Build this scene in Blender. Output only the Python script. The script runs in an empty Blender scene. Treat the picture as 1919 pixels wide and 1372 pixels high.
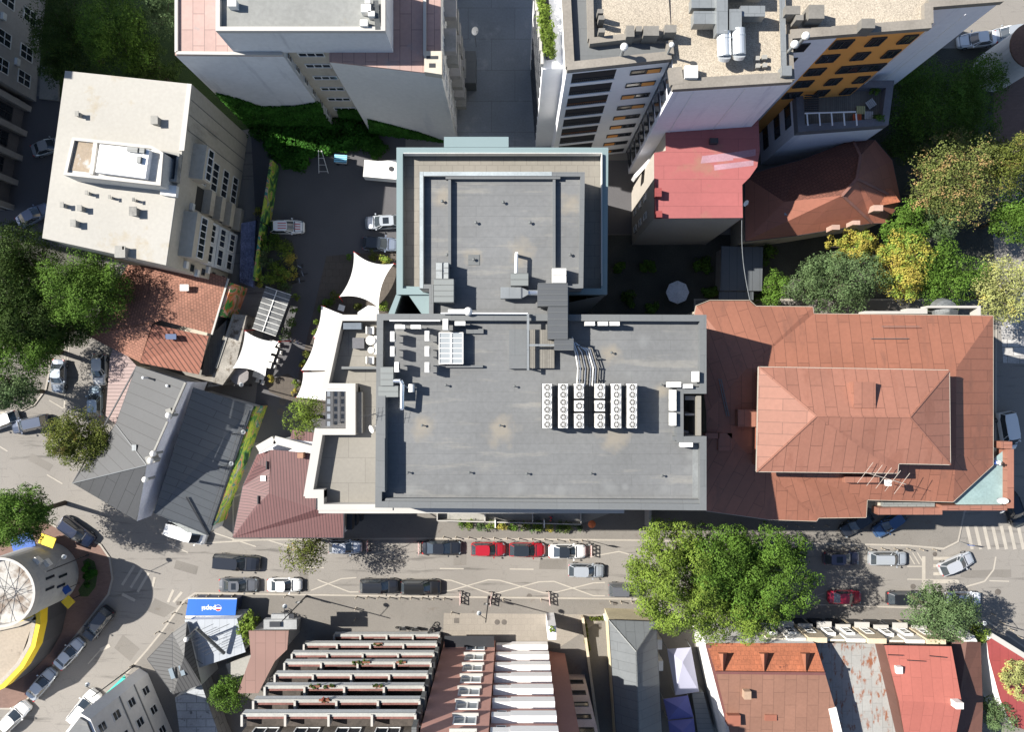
import bpy, math, random
import numpy as np
from mathutils import Vector
R = math.radians
# ---------------------------------------------------------------- camera: looks straight down from the drone
H = 95.0          # flying height (m)
F = 1387.0        # focal length in photo pixels (photo 1919 wide)
NX, NY = 965.0, 715.0   # photo pixel right under the drone
sc = bpy.context.scene
COL = sc.collection
cam = bpy.data.cameras.new("camera"); cam_o = bpy.data.objects.new("camera", cam); COL.objects.link(cam_o)
cam.sensor_width = 36; cam.lens = F / 1919 * 36
cam.shift_x = (959.5 - NX) / 1919; cam.shift_y = (NY - 686) / 1919
cam.clip_start = 1; cam.clip_end = 2000
cam_o.location = (0, 0, H); sc.camera = cam_o
# ---------------------------------------------------------------- sky and sun
EL = R(42); SX, SY = 0.966, -0.258
world = bpy.data.worlds.new("World"); sc.world = world; world.use_nodes = True
nt = world.node_tree; bg = nt.nodes['Background']
sky = nt.nodes.new('ShaderNodeTexSky'); sky.sky_type = 'NISHITA'; sky.sun_disc = False; sky.ozone_density = 3.0
sky.sun_elevation = EL; sky.sun_rotation = math.atan2(-SX, -SY) % (2 * math.pi)
nt.links.new(sky.outputs[0], bg.inputs[0]); bg.inputs[1].default_value = 0.065
sl = bpy.data.lights.new("sun", 'SUN'); sl.energy = 5.0; sl.angle = R(0.5); sl.color = (1.0, 0.95, 0.87)
so = bpy.data.objects.new("sun", sl); COL.objects.link(so)
so.rotation_euler = Vector((SX * math.cos(EL), SY * math.cos(EL), -math.sin(EL))).to_track_quat('-Z', 'Y').to_euler()
so.location = (-60, 20, 80)
sc.view_settings.view_transform = 'Standard'; sc.view_settings.look = 'None'
sc.view_settings.exposure = 1.12; sc.view_settings.gamma = 1
sc.cycles.max_bounces = 6; sc.cycles.diffuse_bounces = 3
# ---------------------------------------------------------------- helpers
def W(px, py, h=0.0):
    k = (H - h) / F
    return Vector(((px - NX) * k, -(py - NY) * k, h))
def W2(px, py, h=0.0):
    w = W(px, py, h); return (w.x, w.y)
def lin(c):
    c /= 255.0
    return c / 12.92 if c <= 0.04045 else ((c + 0.055) / 1.055) ** 2.4
def C(r, g, b, e=2.0):      # colour of a surface from its sunlit look
    v = [lin(x) / e for x in (r, g, b)]; g_ = sum(v) / 3
    return tuple(min(0.82, g_ + (x - g_) * .88) for x in v)
ORG = {}
class M:
    def __init__(s): s.v = []; s.f = []; s.m = []; s.k = 0; s.d = 0; s.p = []
    def poly(s, pts, m=0):
        b = len(s.v); s.v += [tuple(p) for p in pts]; s.f.append(list(range(b, b + len(pts)))); s.m.append(m); s.p.append(s.k)
    def prism(s, xy, z0, z1, m=0, mt=None, top=True, bot=False):
        xy = ccw(xy); n = len(xy)
        for i in range(n):
            a, b = xy[i], xy[(i + 1) % n]
            s.poly([(a[0], a[1], z0), (b[0], b[1], z0), (b[0], b[1], z1), (a[0], a[1], z1)], m)
        if top: s.poly([(p[0], p[1], z1) for p in xy], m if mt is None else mt)
        if bot: s.poly([(p[0], p[1], z0) for p in reversed(xy)], m)
    def ring(s, outer, inner, z0, z1, m=0):
        n = len(outer)
        for i in range(n):
            j = (i + 1) % n; a, b, c, d = outer[i], outer[j], inner[j], inner[i]
            s.poly([(a[0], a[1], z0), (b[0], b[1], z0), (b[0], b[1], z1), (a[0], a[1], z1)], m)
            s.poly([(c[0], c[1], z0), (d[0], d[1], z0), (d[0], d[1], z1), (c[0], c[1], z1)], m)
            s.poly([(a[0], a[1], z1), (b[0], b[1], z1), (c[0], c[1], z1), (d[0], d[1], z1)], m)
    def box(s, cx, cy, z0, sx, sy, sz, rot=0, m=0, mt=None):
        c, n = math.cos(rot), math.sin(rot)
        q = [(cx + x * c - y * n, cy + x * n + y * c) for x, y in ((-sx/2, -sy/2), (sx/2, -sy/2), (sx/2, sy/2), (-sx/2, sy/2))]
        s.prism(q, z0, z0 + sz, m, mt, True, True)
    def beam(s, p0, p1, w, h, m=0):
        p0, p1 = Vector(p0), Vector(p1); d = (p1 - p0)
        if d.length < 1e-6: return
        d.normalize(); u = d.cross(Vector((0, 0, 1)))
        if u.length < 1e-3: u = Vector((1, 0, 0))
        u.normalize(); t = u.cross(d); u *= w / 2; t *= h / 2
        a = [p0 - u - t, p0 + u - t, p0 + u + t, p0 - u + t]; b = [p + (p1 - p0) for p in a]
        for i in range(4): s.poly([a[i], a[(i+1) % 4], b[(i+1) % 4], b[i]], m)
        s.poly(a[::-1], m); s.poly(b, m)
    def tube(s, p0, p1, r0, r1=None, n=8, m=0, cap=True):
        r1 = r0 if r1 is None else r1
        p0, p1 = Vector(p0), Vector(p1); d = (p1 - p0)
        if d.length < 1e-6: return
        d.normalize(); u = d.cross(Vector((0, 0, 1)) if abs(d.z) < .9 else Vector((1, 0, 0))).normalized(); t = d.cross(u)
        A = [p0 + (u * math.cos(a) + t * math.sin(a)) * r0 for a in [i * 2 * math.pi / n for i in range(n)]]
        B = [p1 + (u * math.cos(a) + t * math.sin(a)) * r1 for a in [i * 2 * math.pi / n for i in range(n)]]
        for i in range(n): s.poly([A[i], A[(i+1) % n], B[(i+1) % n], B[i]], m)
        if cap: s.poly(A[::-1], m); s.poly(B, m)
    def lathe(s, cx, cy, prof, n=16, m=0):
        for (r0, z0), (r1, z1) in zip(prof[:-1], prof[1:]):
            for i in range(n):
                a, b = i * 2 * math.pi / n, (i + 1) * 2 * math.pi / n
                q = [(cx + r0 * math.cos(a), cy + r0 * math.sin(a), z0), (cx + r0 * math.cos(b), cy + r0 * math.sin(b), z0),
                     (cx + r1 * math.cos(b), cy + r1 * math.sin(b), z1), (cx + r1 * math.cos(a), cy + r1 * math.sin(a), z1)]
                if r0 < 1e-5: q = q[1:]
                elif r1 < 1e-5: q = q[:3]
                s.poly(q, m)
    def sphere(s, cx, cy, cz, r, n=14, m=0):
        k = n // 2
        s.lathe(cx, cy, [(r * math.sin(math.pi * i / k), cz - r * math.cos(math.pi * i / k)) for i in range(k + 1)], n, m)
    def build(s, name, mats, parent=None, smooth=False, fa=0.0, origin=None):
        if not isinstance(mats, (list, tuple)): mats = [mats]
        if name in SPLIT and parent is not None and len(set(s.p)) > 1:
            last = None
            for q in sorted(set(s.p)):
                g = M(); [g.poly([s.v[i] for i in f], mi) for f, mi, p in zip(s.f, s.m, s.p) if p == q]; last = g.build(name, mats, parent, smooth, fa)
            return last
        V = np.array(s.v, dtype=float).reshape(-1, 3)
        if parent is not None: o0 = ORG.get(parent, Vector((0, 0, 0)))
        elif origin is not None: o0 = Vector(origin)
        else:
            o0 = Vector(((V[:, 0].min() + V[:, 0].max()) / 2, (V[:, 1].min() + V[:, 1].max()) / 2, V[:, 2].min()))
        V = V - np.array(o0)
        me = bpy.data.meshes.new(name); me.from_pydata(V.tolist(), [], s.f)
        for mt in mats: me.materials.append(mt)
        me.polygons.foreach_set('material_index', s.m)
        uvl = me.uv_layers.new(name='uv'); Z = Vector((0, 0, 1)); data = []
        ca, sa = math.cos(fa), math.sin(fa); off = Vector((o0.x, o0.y, 0))
        for p in me.polygons:
            n = p.normal
            if abs(n.z) > 0.995: u = Vector((ca, sa, 0)); v = Vector((-sa, ca, 0))
            else: u = Z.cross(n).normalized(); v = n.cross(u).normalized()
            for vi in p.vertices:
                c = me.vertices[vi].co + off; data += [c.dot(u), c.dot(v)]
        uvl.data.foreach_set('uv', data)
        if smooth:
            me.polygons.foreach_set('use_smooth', [True] * len(me.polygons))
            me.set_sharp_from_angle(angle=R(40)) if hasattr(me, 'set_sharp_from_angle') else None
        ob = bpy.data.objects.new(name, me); COL.objects.link(ob)
        if parent is not None: ob.parent = parent; ORG[ob] = o0
        else: ob.location = o0; ORG[ob] = o0
        return ob
SPLIT = {'chimney', 'leg', 'divider', 'louvre_panel', 'roof_box', 'roof_window', 'vent_block', 'slit_window', 'wall_unit', 'tent_pole', 'bracket', 'snow_guard', 'foot', 'dark_vent', 'flue', 'cart_wheel', 'ridge_cap', 'fin', 'roof_machinery', 'rib', 'shaft_rib', 'sail_post', 'roof_rail', 'pot', 'gutter', 'stripe', 'pillar', 'pergola_post', 'pale_patch'}
def _piece(fn):
    def g(s, *a, **k):
        if s.d == 0: s.k += 1
        s.d += 1; r = fn(s, *a, **k); s.d -= 1; return r
    return g
for _n in ('prism', 'ring', 'box', 'beam', 'tube', 'lathe', 'sphere'): setattr(M, _n, _piece(getattr(M, _n)))
def ccw(xy):
    a = sum(xy[i][0] * xy[(i+1) % len(xy)][1] - xy[(i+1) % len(xy)][0] * xy[i][1] for i in range(len(xy)))
    return list(xy) if a > 0 else list(xy)[::-1]
def inset(xy, d):
    xy = ccw(xy); n = len(xy); out = []
    for i in range(n):
        p0, p1, p2 = (Vector(xy[i-1]), Vector(xy[i]), Vector(xy[(i+1) % n]))
        a = (p1 - p0).normalized(); b = (p2 - p1).normalized()
        na = Vector((-a.y, a.x)); nb = Vector((-b.y, b.x)); k = 1 + na.dot(nb)
        out.append(tuple(p1 + (na + nb) * (d / max(k, .25))))
    return out
def tag(o, label=None, cat=None, group=None, kind=None):
    if label: o['label'] = label
    if cat: o['category'] = cat
    if group: o['group'] = group
    if kind: o['kind'] = kind
    return o
def thing(name, label, cat, loc=(0, 0, 0), group=None):
    o = bpy.data.objects.new(name, None); COL.objects.link(o); o.location = loc; o.empty_display_size = .5
    ORG[o] = Vector(loc); return tag(o, label, cat, group)
def dup(o, loc, rz=0, label=None):
    r = o.copy(); COL.objects.link(r); r.location = loc; r.rotation_euler = (0, 0, rz)
    if label: r['label'] = label
    for ch in list(o.children):
        c = ch.copy(); COL.objects.link(c); c.parent = r
        for g in list(ch.children):
            d = g.copy(); COL.objects.link(d); d.parent = c
    return r
ORD = ['first', 'second', 'third', 'fourth', 'fifth', 'sixth', 'seventh', 'eighth', 'ninth', 'tenth', 'eleventh', 'twelfth', 'thirteenth', 'fourteenth', 'fifteenth', 'sixteenth']
# ---------------------------------------------------------------- materials (all procedural)
MC = {}
def mat(name, col, rough=.85, noise=(1.2, .18), fine=(14, .12), seam=None, metal=0, bump=.0, stain=None, emit=None, spec=.5, trans=0, cracks=None, puddles=None):
    if name in MC: return MC[name]
    m = bpy.data.materials.new(name); m.use_nodes = True; t = m.node_tree; N = t.nodes; L = t.links
    b = N['Principled BSDF']; b.inputs['Roughness'].default_value = rough; b.inputs['Metallic'].default_value = metal
    b.inputs['Specular IOR Level'].default_value = spec
    if name.startswith('car_paint') or name.startswith('car_glass'): b.inputs['Coat Weight'].default_value = 1; b.inputs['Coat Roughness'].default_value = .06
    tc = N.new('ShaderNodeTexCoord'); geo = N.new('ShaderNodeNewGeometry')
    def mul(c_in, fac_socket, lo, hi):
        mr = N.new('ShaderNodeMapRange'); mr.inputs[1].default_value = .25; mr.inputs[2].default_value = .75
        mr.inputs[3].default_value = lo; mr.inputs[4].default_value = hi; L.new(fac_socket, mr.inputs[0])
        vm = N.new('ShaderNodeVectorMath'); vm.operation = 'SCALE'; L.new(c_in, vm.inputs[0]); L.new(mr.outputs[0], vm.inputs['Scale'])
        return vm.outputs[0]
    rgb = N.new('ShaderNodeRGB'); rgb.outputs[0].default_value = (*col, 1); c = rgb.outputs[0]
    if seam:
        w, h, ms, dark, var, swap = seam[:6]
        sx = N.new('ShaderNodeSeparateXYZ'); L.new(tc.outputs['UV'], sx.inputs[0]); cx = N.new('ShaderNodeCombineXYZ')
        L.new(sx.outputs[1 if swap else 0], cx.inputs[0]); L.new(sx.outputs[0 if swap else 1], cx.inputs[1])
        br = N.new('ShaderNodeTexBrick'); L.new(cx.outputs[0], br.inputs['Vector'])
        br.inputs['Scale'].default_value = 1; br.inputs['Brick Width'].default_value = w; br.inputs['Row Height'].default_value = h
        br.inputs['Mortar Size'].default_value = ms; br.inputs['Mortar Smooth'].default_value = .3; br.offset = .5
        br.inputs['Color1'].default_value = (*[x * (1 + var) for x in col], 1); br.inputs['Color2'].default_value = (*[x * (1 - var) for x in col], 1)
        br.inputs['Mortar'].default_value = (*[x * dark for x in col], 1); c = br.outputs[0]
    if stain:
        scol, ssc, thr = stain[:3]
        ns = N.new('ShaderNodeTexNoise'); ns.inputs['Scale'].default_value = ssc; ns.inputs['Detail'].default_value = 6; ns.inputs['Roughness'].default_value = .65
        if len(stain) > 3:
            mp = N.new('ShaderNodeMapping'); mp.inputs['Scale'].default_value = stain[3]; L.new(geo.outputs['Position'], mp.inputs[0]); L.new(mp.outputs[0], ns.inputs['Vector'])
        else: L.new(geo.outputs['Position'], ns.inputs['Vector'])
        mr = N.new('ShaderNodeMapRange'); mr.inputs[1].default_value = thr; mr.inputs[2].default_value = thr + .1; L.new(ns.outputs[0], mr.inputs[0])
        mx = N.new('ShaderNodeMix'); mx.data_type = 'RGBA'; L.new(mr.outputs[0], mx.inputs[0]); L.new(c, mx.inputs[6]); mx.inputs[7].default_value = (*scol, 1); c = mx.outputs[2]
    for sca, amt, det in ((noise[0] if noise else 0, noise[1] if noise else 0, 5), (fine[0] if fine else 0, fine[1] if fine else 0, 3)):
        if amt:
            no = N.new('ShaderNodeTexNoise'); no.inputs['Scale'].default_value = sca * .35; no.inputs['Detail'].default_value = det
            L.new(geo.outputs['Position'], no.inputs['Vector']); c = mul(c, no.outputs[0], 1 - amt, 1 + amt)
    if puddles:
        for (x, y, z), r, pc in puddles:
            ds = N.new('ShaderNodeVectorMath'); ds.operation = 'DISTANCE'; ds.inputs[1].default_value = (x, y, z); L.new(geo.outputs['Position'], ds.inputs[0])
            no = N.new('ShaderNodeTexNoise'); no.inputs['Scale'].default_value = .9; no.inputs['Detail'].default_value = 5; L.new(geo.outputs['Position'], no.inputs['Vector'])
            ad = N.new('ShaderNodeMath'); ad.operation = 'MULTIPLY_ADD'; ad.inputs[1].default_value = r * 1.6; L.new(no.outputs[0], ad.inputs[0]); L.new(ds.outputs['Value'], ad.inputs[2])
            mr = N.new('ShaderNodeMapRange'); mr.inputs[1].default_value = r * 1.0; mr.inputs[2].default_value = r * 1.75; mr.inputs[3].default_value = .5; mr.inputs[4].default_value = 0; L.new(ad.outputs[0], mr.inputs[0])
            mx = N.new('ShaderNodeMix'); mx.data_type = 'RGBA'; L.new(mr.outputs[0], mx.inputs[0]); L.new(c, mx.inputs[6]); mx.inputs[7].default_value = (*pc, 1); c = mx.outputs[2]
    if cracks:
        no = N.new('ShaderNodeTexNoise'); no.inputs['Scale'].default_value = .5; no.inputs['Detail'].default_value = 5; L.new(geo.outputs['Position'], no.inputs['Vector'])
        va = N.new('ShaderNodeVectorMath'); va.operation = 'MULTIPLY_ADD'; va.inputs[1].default_value = (3, 3, 3); L.new(no.outputs['Color'], va.inputs[0]); L.new(geo.outputs['Position'], va.inputs[2])
        vo = N.new('ShaderNodeTexVoronoi'); vo.feature = 'DISTANCE_TO_EDGE'; vo.inputs['Scale'].default_value = cracks[0]; L.new(va.outputs[0], vo.inputs['Vector'])
        mr = N.new('ShaderNodeMapRange'); mr.inputs[1].default_value = 0; mr.inputs[2].default_value = cracks[1]; mr.inputs[3].default_value = .86; mr.inputs[4].default_value = 1; L.new(vo.outputs[0], mr.inputs[0])
        vm = N.new('ShaderNodeVectorMath'); vm.operation = 'SCALE'; L.new(c, vm.inputs[0]); L.new(mr.outputs[0], vm.inputs['Scale']); c = vm.outputs[0]
    L.new(c, b.inputs['Base Color'])
    if bump:
        no = N.new('ShaderNodeTexNoise'); no.inputs['Scale'].default_value = 6; no.inputs['Detail'].default_value = 6; L.new(geo.outputs['Position'], no.inputs['Vector'])
        bp = N.new('ShaderNodeBump'); bp.inputs['Strength'].default_value = bump; bp.inputs['Distance'].default_value = .1; L.new(no.outputs[0], bp.inputs['Height']); L.new(bp.outputs[0], b.inputs['Normal'])
    if trans: b.inputs['Transmission Weight'].default_value = trans
    MC[name] = m; return m
def leafmat(name, c1, c2, c3=None, frac=0.0, tl=.14):
    m = bpy.data.materials.new(name); m.use_nodes = True; t = m.node_tree; N = t.nodes; L = t.links
    b = N['Principled BSDF']; b.inputs['Roughness'].default_value = .7; b.inputs['Specular IOR Level'].default_value = .12
    geo = N.new('ShaderNodeNewGeometry'); no = N.new('ShaderNodeTexNoise'); no.inputs['Scale'].default_value = .55; no.inputs['Detail'].default_value = 4
    L.new(geo.outputs['Position'], no.inputs['Vector'])
    mx = N.new('ShaderNodeMix'); mx.data_type = 'RGBA'; mx.inputs[6].default_value = (*c1, 1); mx.inputs[7].default_value = (*c2, 1)
    L.new(geo.outputs['Random Per Island'], mx.inputs[0]); c = mx.outputs[2]
    if c3:
        mr = N.new('ShaderNodeMapRange'); th = .8 + (.5 - frac) * .5; mr.inputs[1].default_value = th - .08; mr.inputs[2].default_value = th + .08; 
        ad = N.new('ShaderNodeMath'); ad.operation = 'MULTIPLY_ADD'; ad.inputs[1].default_value = .2; L.new(geo.outputs['Random Per Island'], ad.inputs[0]); 
        mu = N.new('ShaderNodeMath'); mu.operation = 'MULTIPLY'; mu.inputs[1].default_value = 1.4; L.new(no.outputs[0], mu.inputs[0]); L.new(mu.outputs[0], ad.inputs[2])
        L.new(ad.outputs[0], mr.inputs[0])
        m2 = N.new('ShaderNodeMix'); m2.data_type = 'RGBA'; L.new(mr.outputs[0], m2.inputs[0]); L.new(c, m2.inputs[6]); m2.inputs[7].default_value = (*c3, 1); c = m2.outputs[2]
    mr = N.new('ShaderNodeMapRange'); mr.inputs[1].default_value = .3; mr.inputs[2].default_value = .7; mr.inputs[3].default_value = .55; mr.inputs[4].default_value = 1.4; L.new(no.outputs[0], mr.inputs[0])
    vm = N.new('ShaderNodeVectorMath'); vm.operation = 'SCALE'; L.new(c, vm.inputs[0]); L.new(mr.outputs[0], vm.inputs['Scale']); L.new(vm.outputs[0], b.inputs['Base Color'])
    tr = N.new('ShaderNodeBsdfTranslucent'); L.new(vm.outputs[0], tr.inputs['Color']); ms = N.new('ShaderNodeMixShader'); ms.inputs[0].default_value = tl
    L.new(b.outputs[0], ms.inputs[1]); L.new(tr.outputs[0], ms.inputs[2]); L.new(ms.outputs[0], N['Material Output'].inputs[0])
    return m
def paint(name, col, rough=.3, metal=0.0): return mat(name, col, rough, None, None, metal=metal)
asphalt = mat('asphalt', C(168, 162, 154), .9, (.25, .12), (30, .12), stain=(C(132, 127, 121), .9, .57, (.12, 1.3, 1)), bump=.15, cracks=(.22, .012))
asphalt_dark_shade = mat('asphalt_dark_shade', C(112, 111, 115), .9, (.4, .15), (30, .12), bump=.15)  # darker courtyard asphalt, with building shade put into the colour
asphalt_warm = mat('asphalt_patch', C(150, 144, 136), .9, (.4, .14), (30, .14), stain=(C(140, 130, 120), .8, .6), cracks=(.3, .012))
pave = mat('paving', C(182, 172, 158), .9, (.4, .10), (20, .1), seam=(.8, .8, .02, .8, .04, 0))
paveb = mat('brown_paving', C(156, 122, 108), .9, (.5, .12), (20, .1), seam=(.4, .2, .01, .85, .08, 0))
kerb = mat('kerb_stone', C(205, 196, 182), .85, (1, .1), (20, .1))
white_line = mat('road_paint', C(214, 205, 190), .8, (2, .12), (30, .1))
soil = mat('soil', (.055, .055, .045), .95, (.8, .35), (20, .3))
grassm = mat('grass_green', (.035, .06, .015), .95, (.8, .3), (20, .4))
concrete = mat('concrete', C(190, 188, 180), .9, (.5, .15), (12, .1), stain=(C(140, 140, 136), .25, .58))
tan = C(190, 176, 150)
membrane = mat('roof_membrane', C(138, 140, 141), .75, seam=(7.5, 1.0, .018, .72, .03, 0), stain=(C(158, 157, 152), .30, .56, (.35, 2.6, 1)), fine=(8, .09), noise=(.35, .14), puddles=[((*W2(x, y, z), z), r, tan) for x, y, z, r in [(792, 800, 23.7, 1.5), (938, 808, 23.7, 1.9), (1150, 820, 23.7, 1.9), (1145, 665, 23.7, 1.3), (829, 368, 23.4, 1.2), (888, 482, 23.4, 1.1), (975, 472, 23.4, 1.6), (1066, 382, 23.4, 1.4), (1240, 730, 23.7, 1.0)]] + [((W2(x, 914, 23.7)[0], W2(x, 914, 23.7)[1], 23.7), .55, C(186, 188, 186))  for x in ()] + [((W2(x, y, 23.7)[0], W2(x, y, 23.7)[1], 23.7), r, C(160, 163, 163)) for x, y, r in [(750, 914, .5), (772, 916, .9), (838, 915, .4), (866, 916, 1.0), (905, 915, .6), (968, 917, 1.1), (1024, 915, .5), (1050, 917, .7), (1142, 916, 1.0), (1171, 914, .4), (1245, 917, .8), (1290, 880, .7), (1292, 855, .5), (1180, 700, .6), (1205, 640, .8)]])
membrane2 = mat('parapet_membrane', C(130, 134, 136), .7, (.35, .08), (10, .05), seam=(4, 2.5, .02, .7, .03, 0))
paver = mat('terrace_paver', C(168, 162, 150), .85, (.5, .08), (10, .05), seam=(1.15, 1.15, .03, .72, .03, 0))
pale = mat('terrace_membrane', C(168, 163, 152), .85, (.3, .08), (10, .06), seam=(3.4, 2.6, .03, .7, .03, 0))
teal = mat('teal_coping', C(152, 178, 182), .5, (.4, .05), None, spec=.4)
whitew = mat('white_render', (.76, .76, .77), .8, (.4, .05), (6, .03))
coping_white = mat('white_coping', C(228, 224, 216), .6, (.5, .05), None)
ltgrey = mat('light_grey_render', (.54, .55, .56), .85, (.3, .10), (6, .06), stain=((.43, .44, .46), .3, .55, (2.6, 2.6, .22)))
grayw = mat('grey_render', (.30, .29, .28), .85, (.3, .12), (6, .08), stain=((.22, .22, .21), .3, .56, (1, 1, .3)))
creamw = mat('cream_render', (.42, .38, .31), .85, (.4, .12), (6, .08), stain=((.3, .27, .22), .3, .6, (1, 1, .3)))
creamroof = mat('cream_membrane', C(214, 210, 200), .8, (.25, .08), (8, .05), stain=(C(205, 190, 160), .15, .55))
pinkroof = mat('pale_pink_sheet', C(212, 172, 160), .6, (.5, .12), (8, .06), seam=(3.2, 1.15, .035, .5, .05, 1), stain=(C(190, 170, 165), .4, .58))
lilac = mat('lilac_white_render', (.74, .74, .80), .8, (.3, .05), (6, .04), stain=((.62, .62, .70), .3, .58, (2.6, 2.6, .15)))
orange = mat('orange_render', (.74, .32, .075), .75, (.4, .06), None)
gravel = mat('gravel_roof', C(216, 202, 180), .95, (.4, .10), (34, .5), stain=(C(196, 176, 146), .2, .6))
redsheet = mat('terracotta_sheet', C(182, 116, 88), .55, (.5, .10), (8, .06), seam=(4.6, 1.2, .026, .42, .07, 1), stain=(C(166, 108, 84), .35, .56, (1.6, .5, 1)))
redsheet2 = mat('terracotta_sheet_upper', C(186, 124, 100), .55, (.5, .10), (8, .06), seam=(4.6, 1.2, .028, .42, .07, 1), stain=(C(178, 116, 92), .35, .56, (1.6, .5, 1)))
pinkred = mat('rose_sheet', C(206, 112, 110), .6, (.4, .08), (8, .05), seam=(8, 1.45, .022, .6, .03, 0), stain=(C(196, 132, 112), .18, .56))
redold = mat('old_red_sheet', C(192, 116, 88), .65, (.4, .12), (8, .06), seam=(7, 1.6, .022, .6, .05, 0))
zinc = mat('zinc_sheet', C(84, 86, 89), .65, (.4, .12), (9, .06), seam=(60, 1.3, .035, .3, .03, 1), metal=.1)
zinc2 = mat('blue_zinc_sheet', C(118, 124, 130), .5, (.4, .10), (9, .05), seam=(60, .95, .03, .4, .03, 1), metal=.1)
tile = mat('clay_tile', C(196, 134, 108), .9, (.5, .14), (10, .1), seam=(.42, .34, .035, .5, .12, 0), stain=(C(128, 92, 76), .5, .6))
ribbed = mat('ribbed_clay_sheet', C(190, 118, 92), .8, (.6, .14), (10, .1), seam=(14, .52, .08, .35, .08, 1))
pinkrib = mat('maroon_ribbed_sheet', C(140, 92, 90), .6, (.4, .08), (8, .05), seam=(40, .34, .055, .45, .03, 1))
paletile = mat('pale_tile_sheet', C(206, 178, 172), .8, (.4, .08), (8, .05), seam=(30, .45, .07, .6, .05, 0))
orangetile = mat('weathered_orange_tile', C(206, 118, 74), .85, (1.2, .22), (18, .2), seam=(.5, .5, .03, .7, .08, 0), stain=(C(130, 70, 50), 1.1, .6))
brownsheet = mat('brown_sheet', C(172, 122, 98), .7, (.5, .12), (10, .08), seam=(3, 1.3, .03, .6, .05, 1), stain=(C(178, 128, 104), .5, .62))
rusty = mat('rusty_white_sheet', C(192, 192, 188), .65, (.6, .1), (10, .06), seam=(1.9, 1.2, .03, .7, .05, 1), stain=(C(172, 104, 66), .7, .53, (2.2, .9, 1)))
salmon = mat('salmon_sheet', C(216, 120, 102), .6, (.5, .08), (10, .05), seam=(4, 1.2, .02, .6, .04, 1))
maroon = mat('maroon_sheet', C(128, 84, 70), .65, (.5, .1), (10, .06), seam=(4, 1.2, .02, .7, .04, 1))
crimson = mat('crimson_sheet', C(186, 78, 76), .6, (.5, .1), (10, .05), seam=(4, 1.0, .02, .6, .04, 1))
pinkwall = mat('pink_render', (.50, .27, .22), .85, (.4, .08), (6, .05))
pinkwall_shade = mat('shaded_pink_render', (.36, .17, .14), .85, (.4, .08), (6, .05))  # pink render with cast shade put into the colour
glass = mat('window_glass', (.02, .025, .032), .12, None, None, spec=.6)
glassb = mat('pale_glass', (.20, .24, .27), .15, None, None, spec=.6)
frame_w = paint('white_frame', (.68, .68, .66), .5)
frame_d = paint('dark_frame', (.03, .033, .038), .5)
metal_l = mat('galvanised_metal', C(184, 190, 192), .38, (1.5, .10), (10, .06), seam=(1.1, 3, .02, .6, .03, 0), metal=.35)
metal_g = mat('grey_clad_panel', C(140, 144, 144), .5, (.6, .08), (8, .04), seam=(14, .62, .03, .55, .03, 0), metal=.2)
panel_l = mat('pale_clad_panel', C(172, 178, 176), .5, (.6, .06), (8, .04), seam=(1.0, .75, .03, .6, .03, 0), metal=.15)
metal_d = mat('dark_metal', (.035, .037, .042), .5, (2, .1), None, metal=.3)
acwhite = mat('enamel_white', (.66, .65, .62), .45, (2, .10), (20, .08))
chrome = mat('silver_duct', (.72, .74, .76), .25, (1, .06), None, metal=.9)
pipew = paint('white_pipe', (.7, .71, .71), .4)
sail = mat('sail_cloth', (.60, .60, .59), .8, (1.2, .07), (9, .04), bump=.25)
rubber = paint('rubber', (.012, .012, .013), .8)
rimm = paint('alloy_rim', (.35, .36, .38), .35, .6)
redpaint = paint('red_paint', (.5, .02, .02), .4)
yellow = mat('yellow_panel', (.72, .50, .02), .5, (.5, .04), None)
bluep = mat('blue_panel', (.01, .07, .30), .5, (.5, .05), None)
bark = mat('bark', (.07, .055, .04), .95, (2, .3), (20, .3))
wood = mat('weathered_wood', C(150, 145, 135), .85, (1, .15), (12, .1), seam=(6, .22, .02, .5, .12, 1))
skin = paint('skin', (.42, .25, .17), .6)
# ---------------------------------------------------------------- builders
def wall_frame(A, B):
    A, B = Vector(A[:2]), Vector(B[:2]); u = (B - A).normalized(); n = Vector((-u.y, u.x))
    if n.dot(-(A + B) / 2) < 0: n = -n
    return A, u, n, (B - A).length
def slab(m, A, u, n, s0, s1, z0, z1, d0, d1, mi=0):
    q = [A + u * s0 + n * d0, A + u * s1 + n * d0, A + u * s1 + n * d1, A + u * s0 + n * d1]
    m.prism([(p.x, p.y) for p in q], z0, z1, mi, None, True, True)
def window(root, fr, s, z, w, h, cols=2, rows=1, fm=None, gm=None, fwid=.09, name='window', proud=0.0):
    A, u, n, _ = fr; m = M(); s0, s1 = s - w / 2, s + w / 2; p = proud
    slab(m, A, u, n, s0 + .01, s1 - .01, z + .01, z + h - .01, -.05, .03 + p, 1)
    for a, b, c, d in [(s0, s1, z, z + fwid), (s0, s1, z + h - fwid, z + h)]: slab(m, A, u, n, a, b, c, d, -.04, .09 + p, 0)
    for k in range(cols + 1):
        x = s0 + (w - fwid) * k / cols; slab(m, A, u, n, x, x + fwid, z + fwid + .002, z + h - fwid - .002, -.04, .085 + p, 0)
    for k in range(1, rows):
        y = z + h * k / rows; slab(m, A, u, n, s0 + fwid, s1 - fwid, y - .03, y + .03, -.04, .075 + p, 0)
    return m.build(name, [fm or frame_w, gm or glass], root)
def part(name, m, mats, root, **k): return m.build(name, mats, root, **k)
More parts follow.
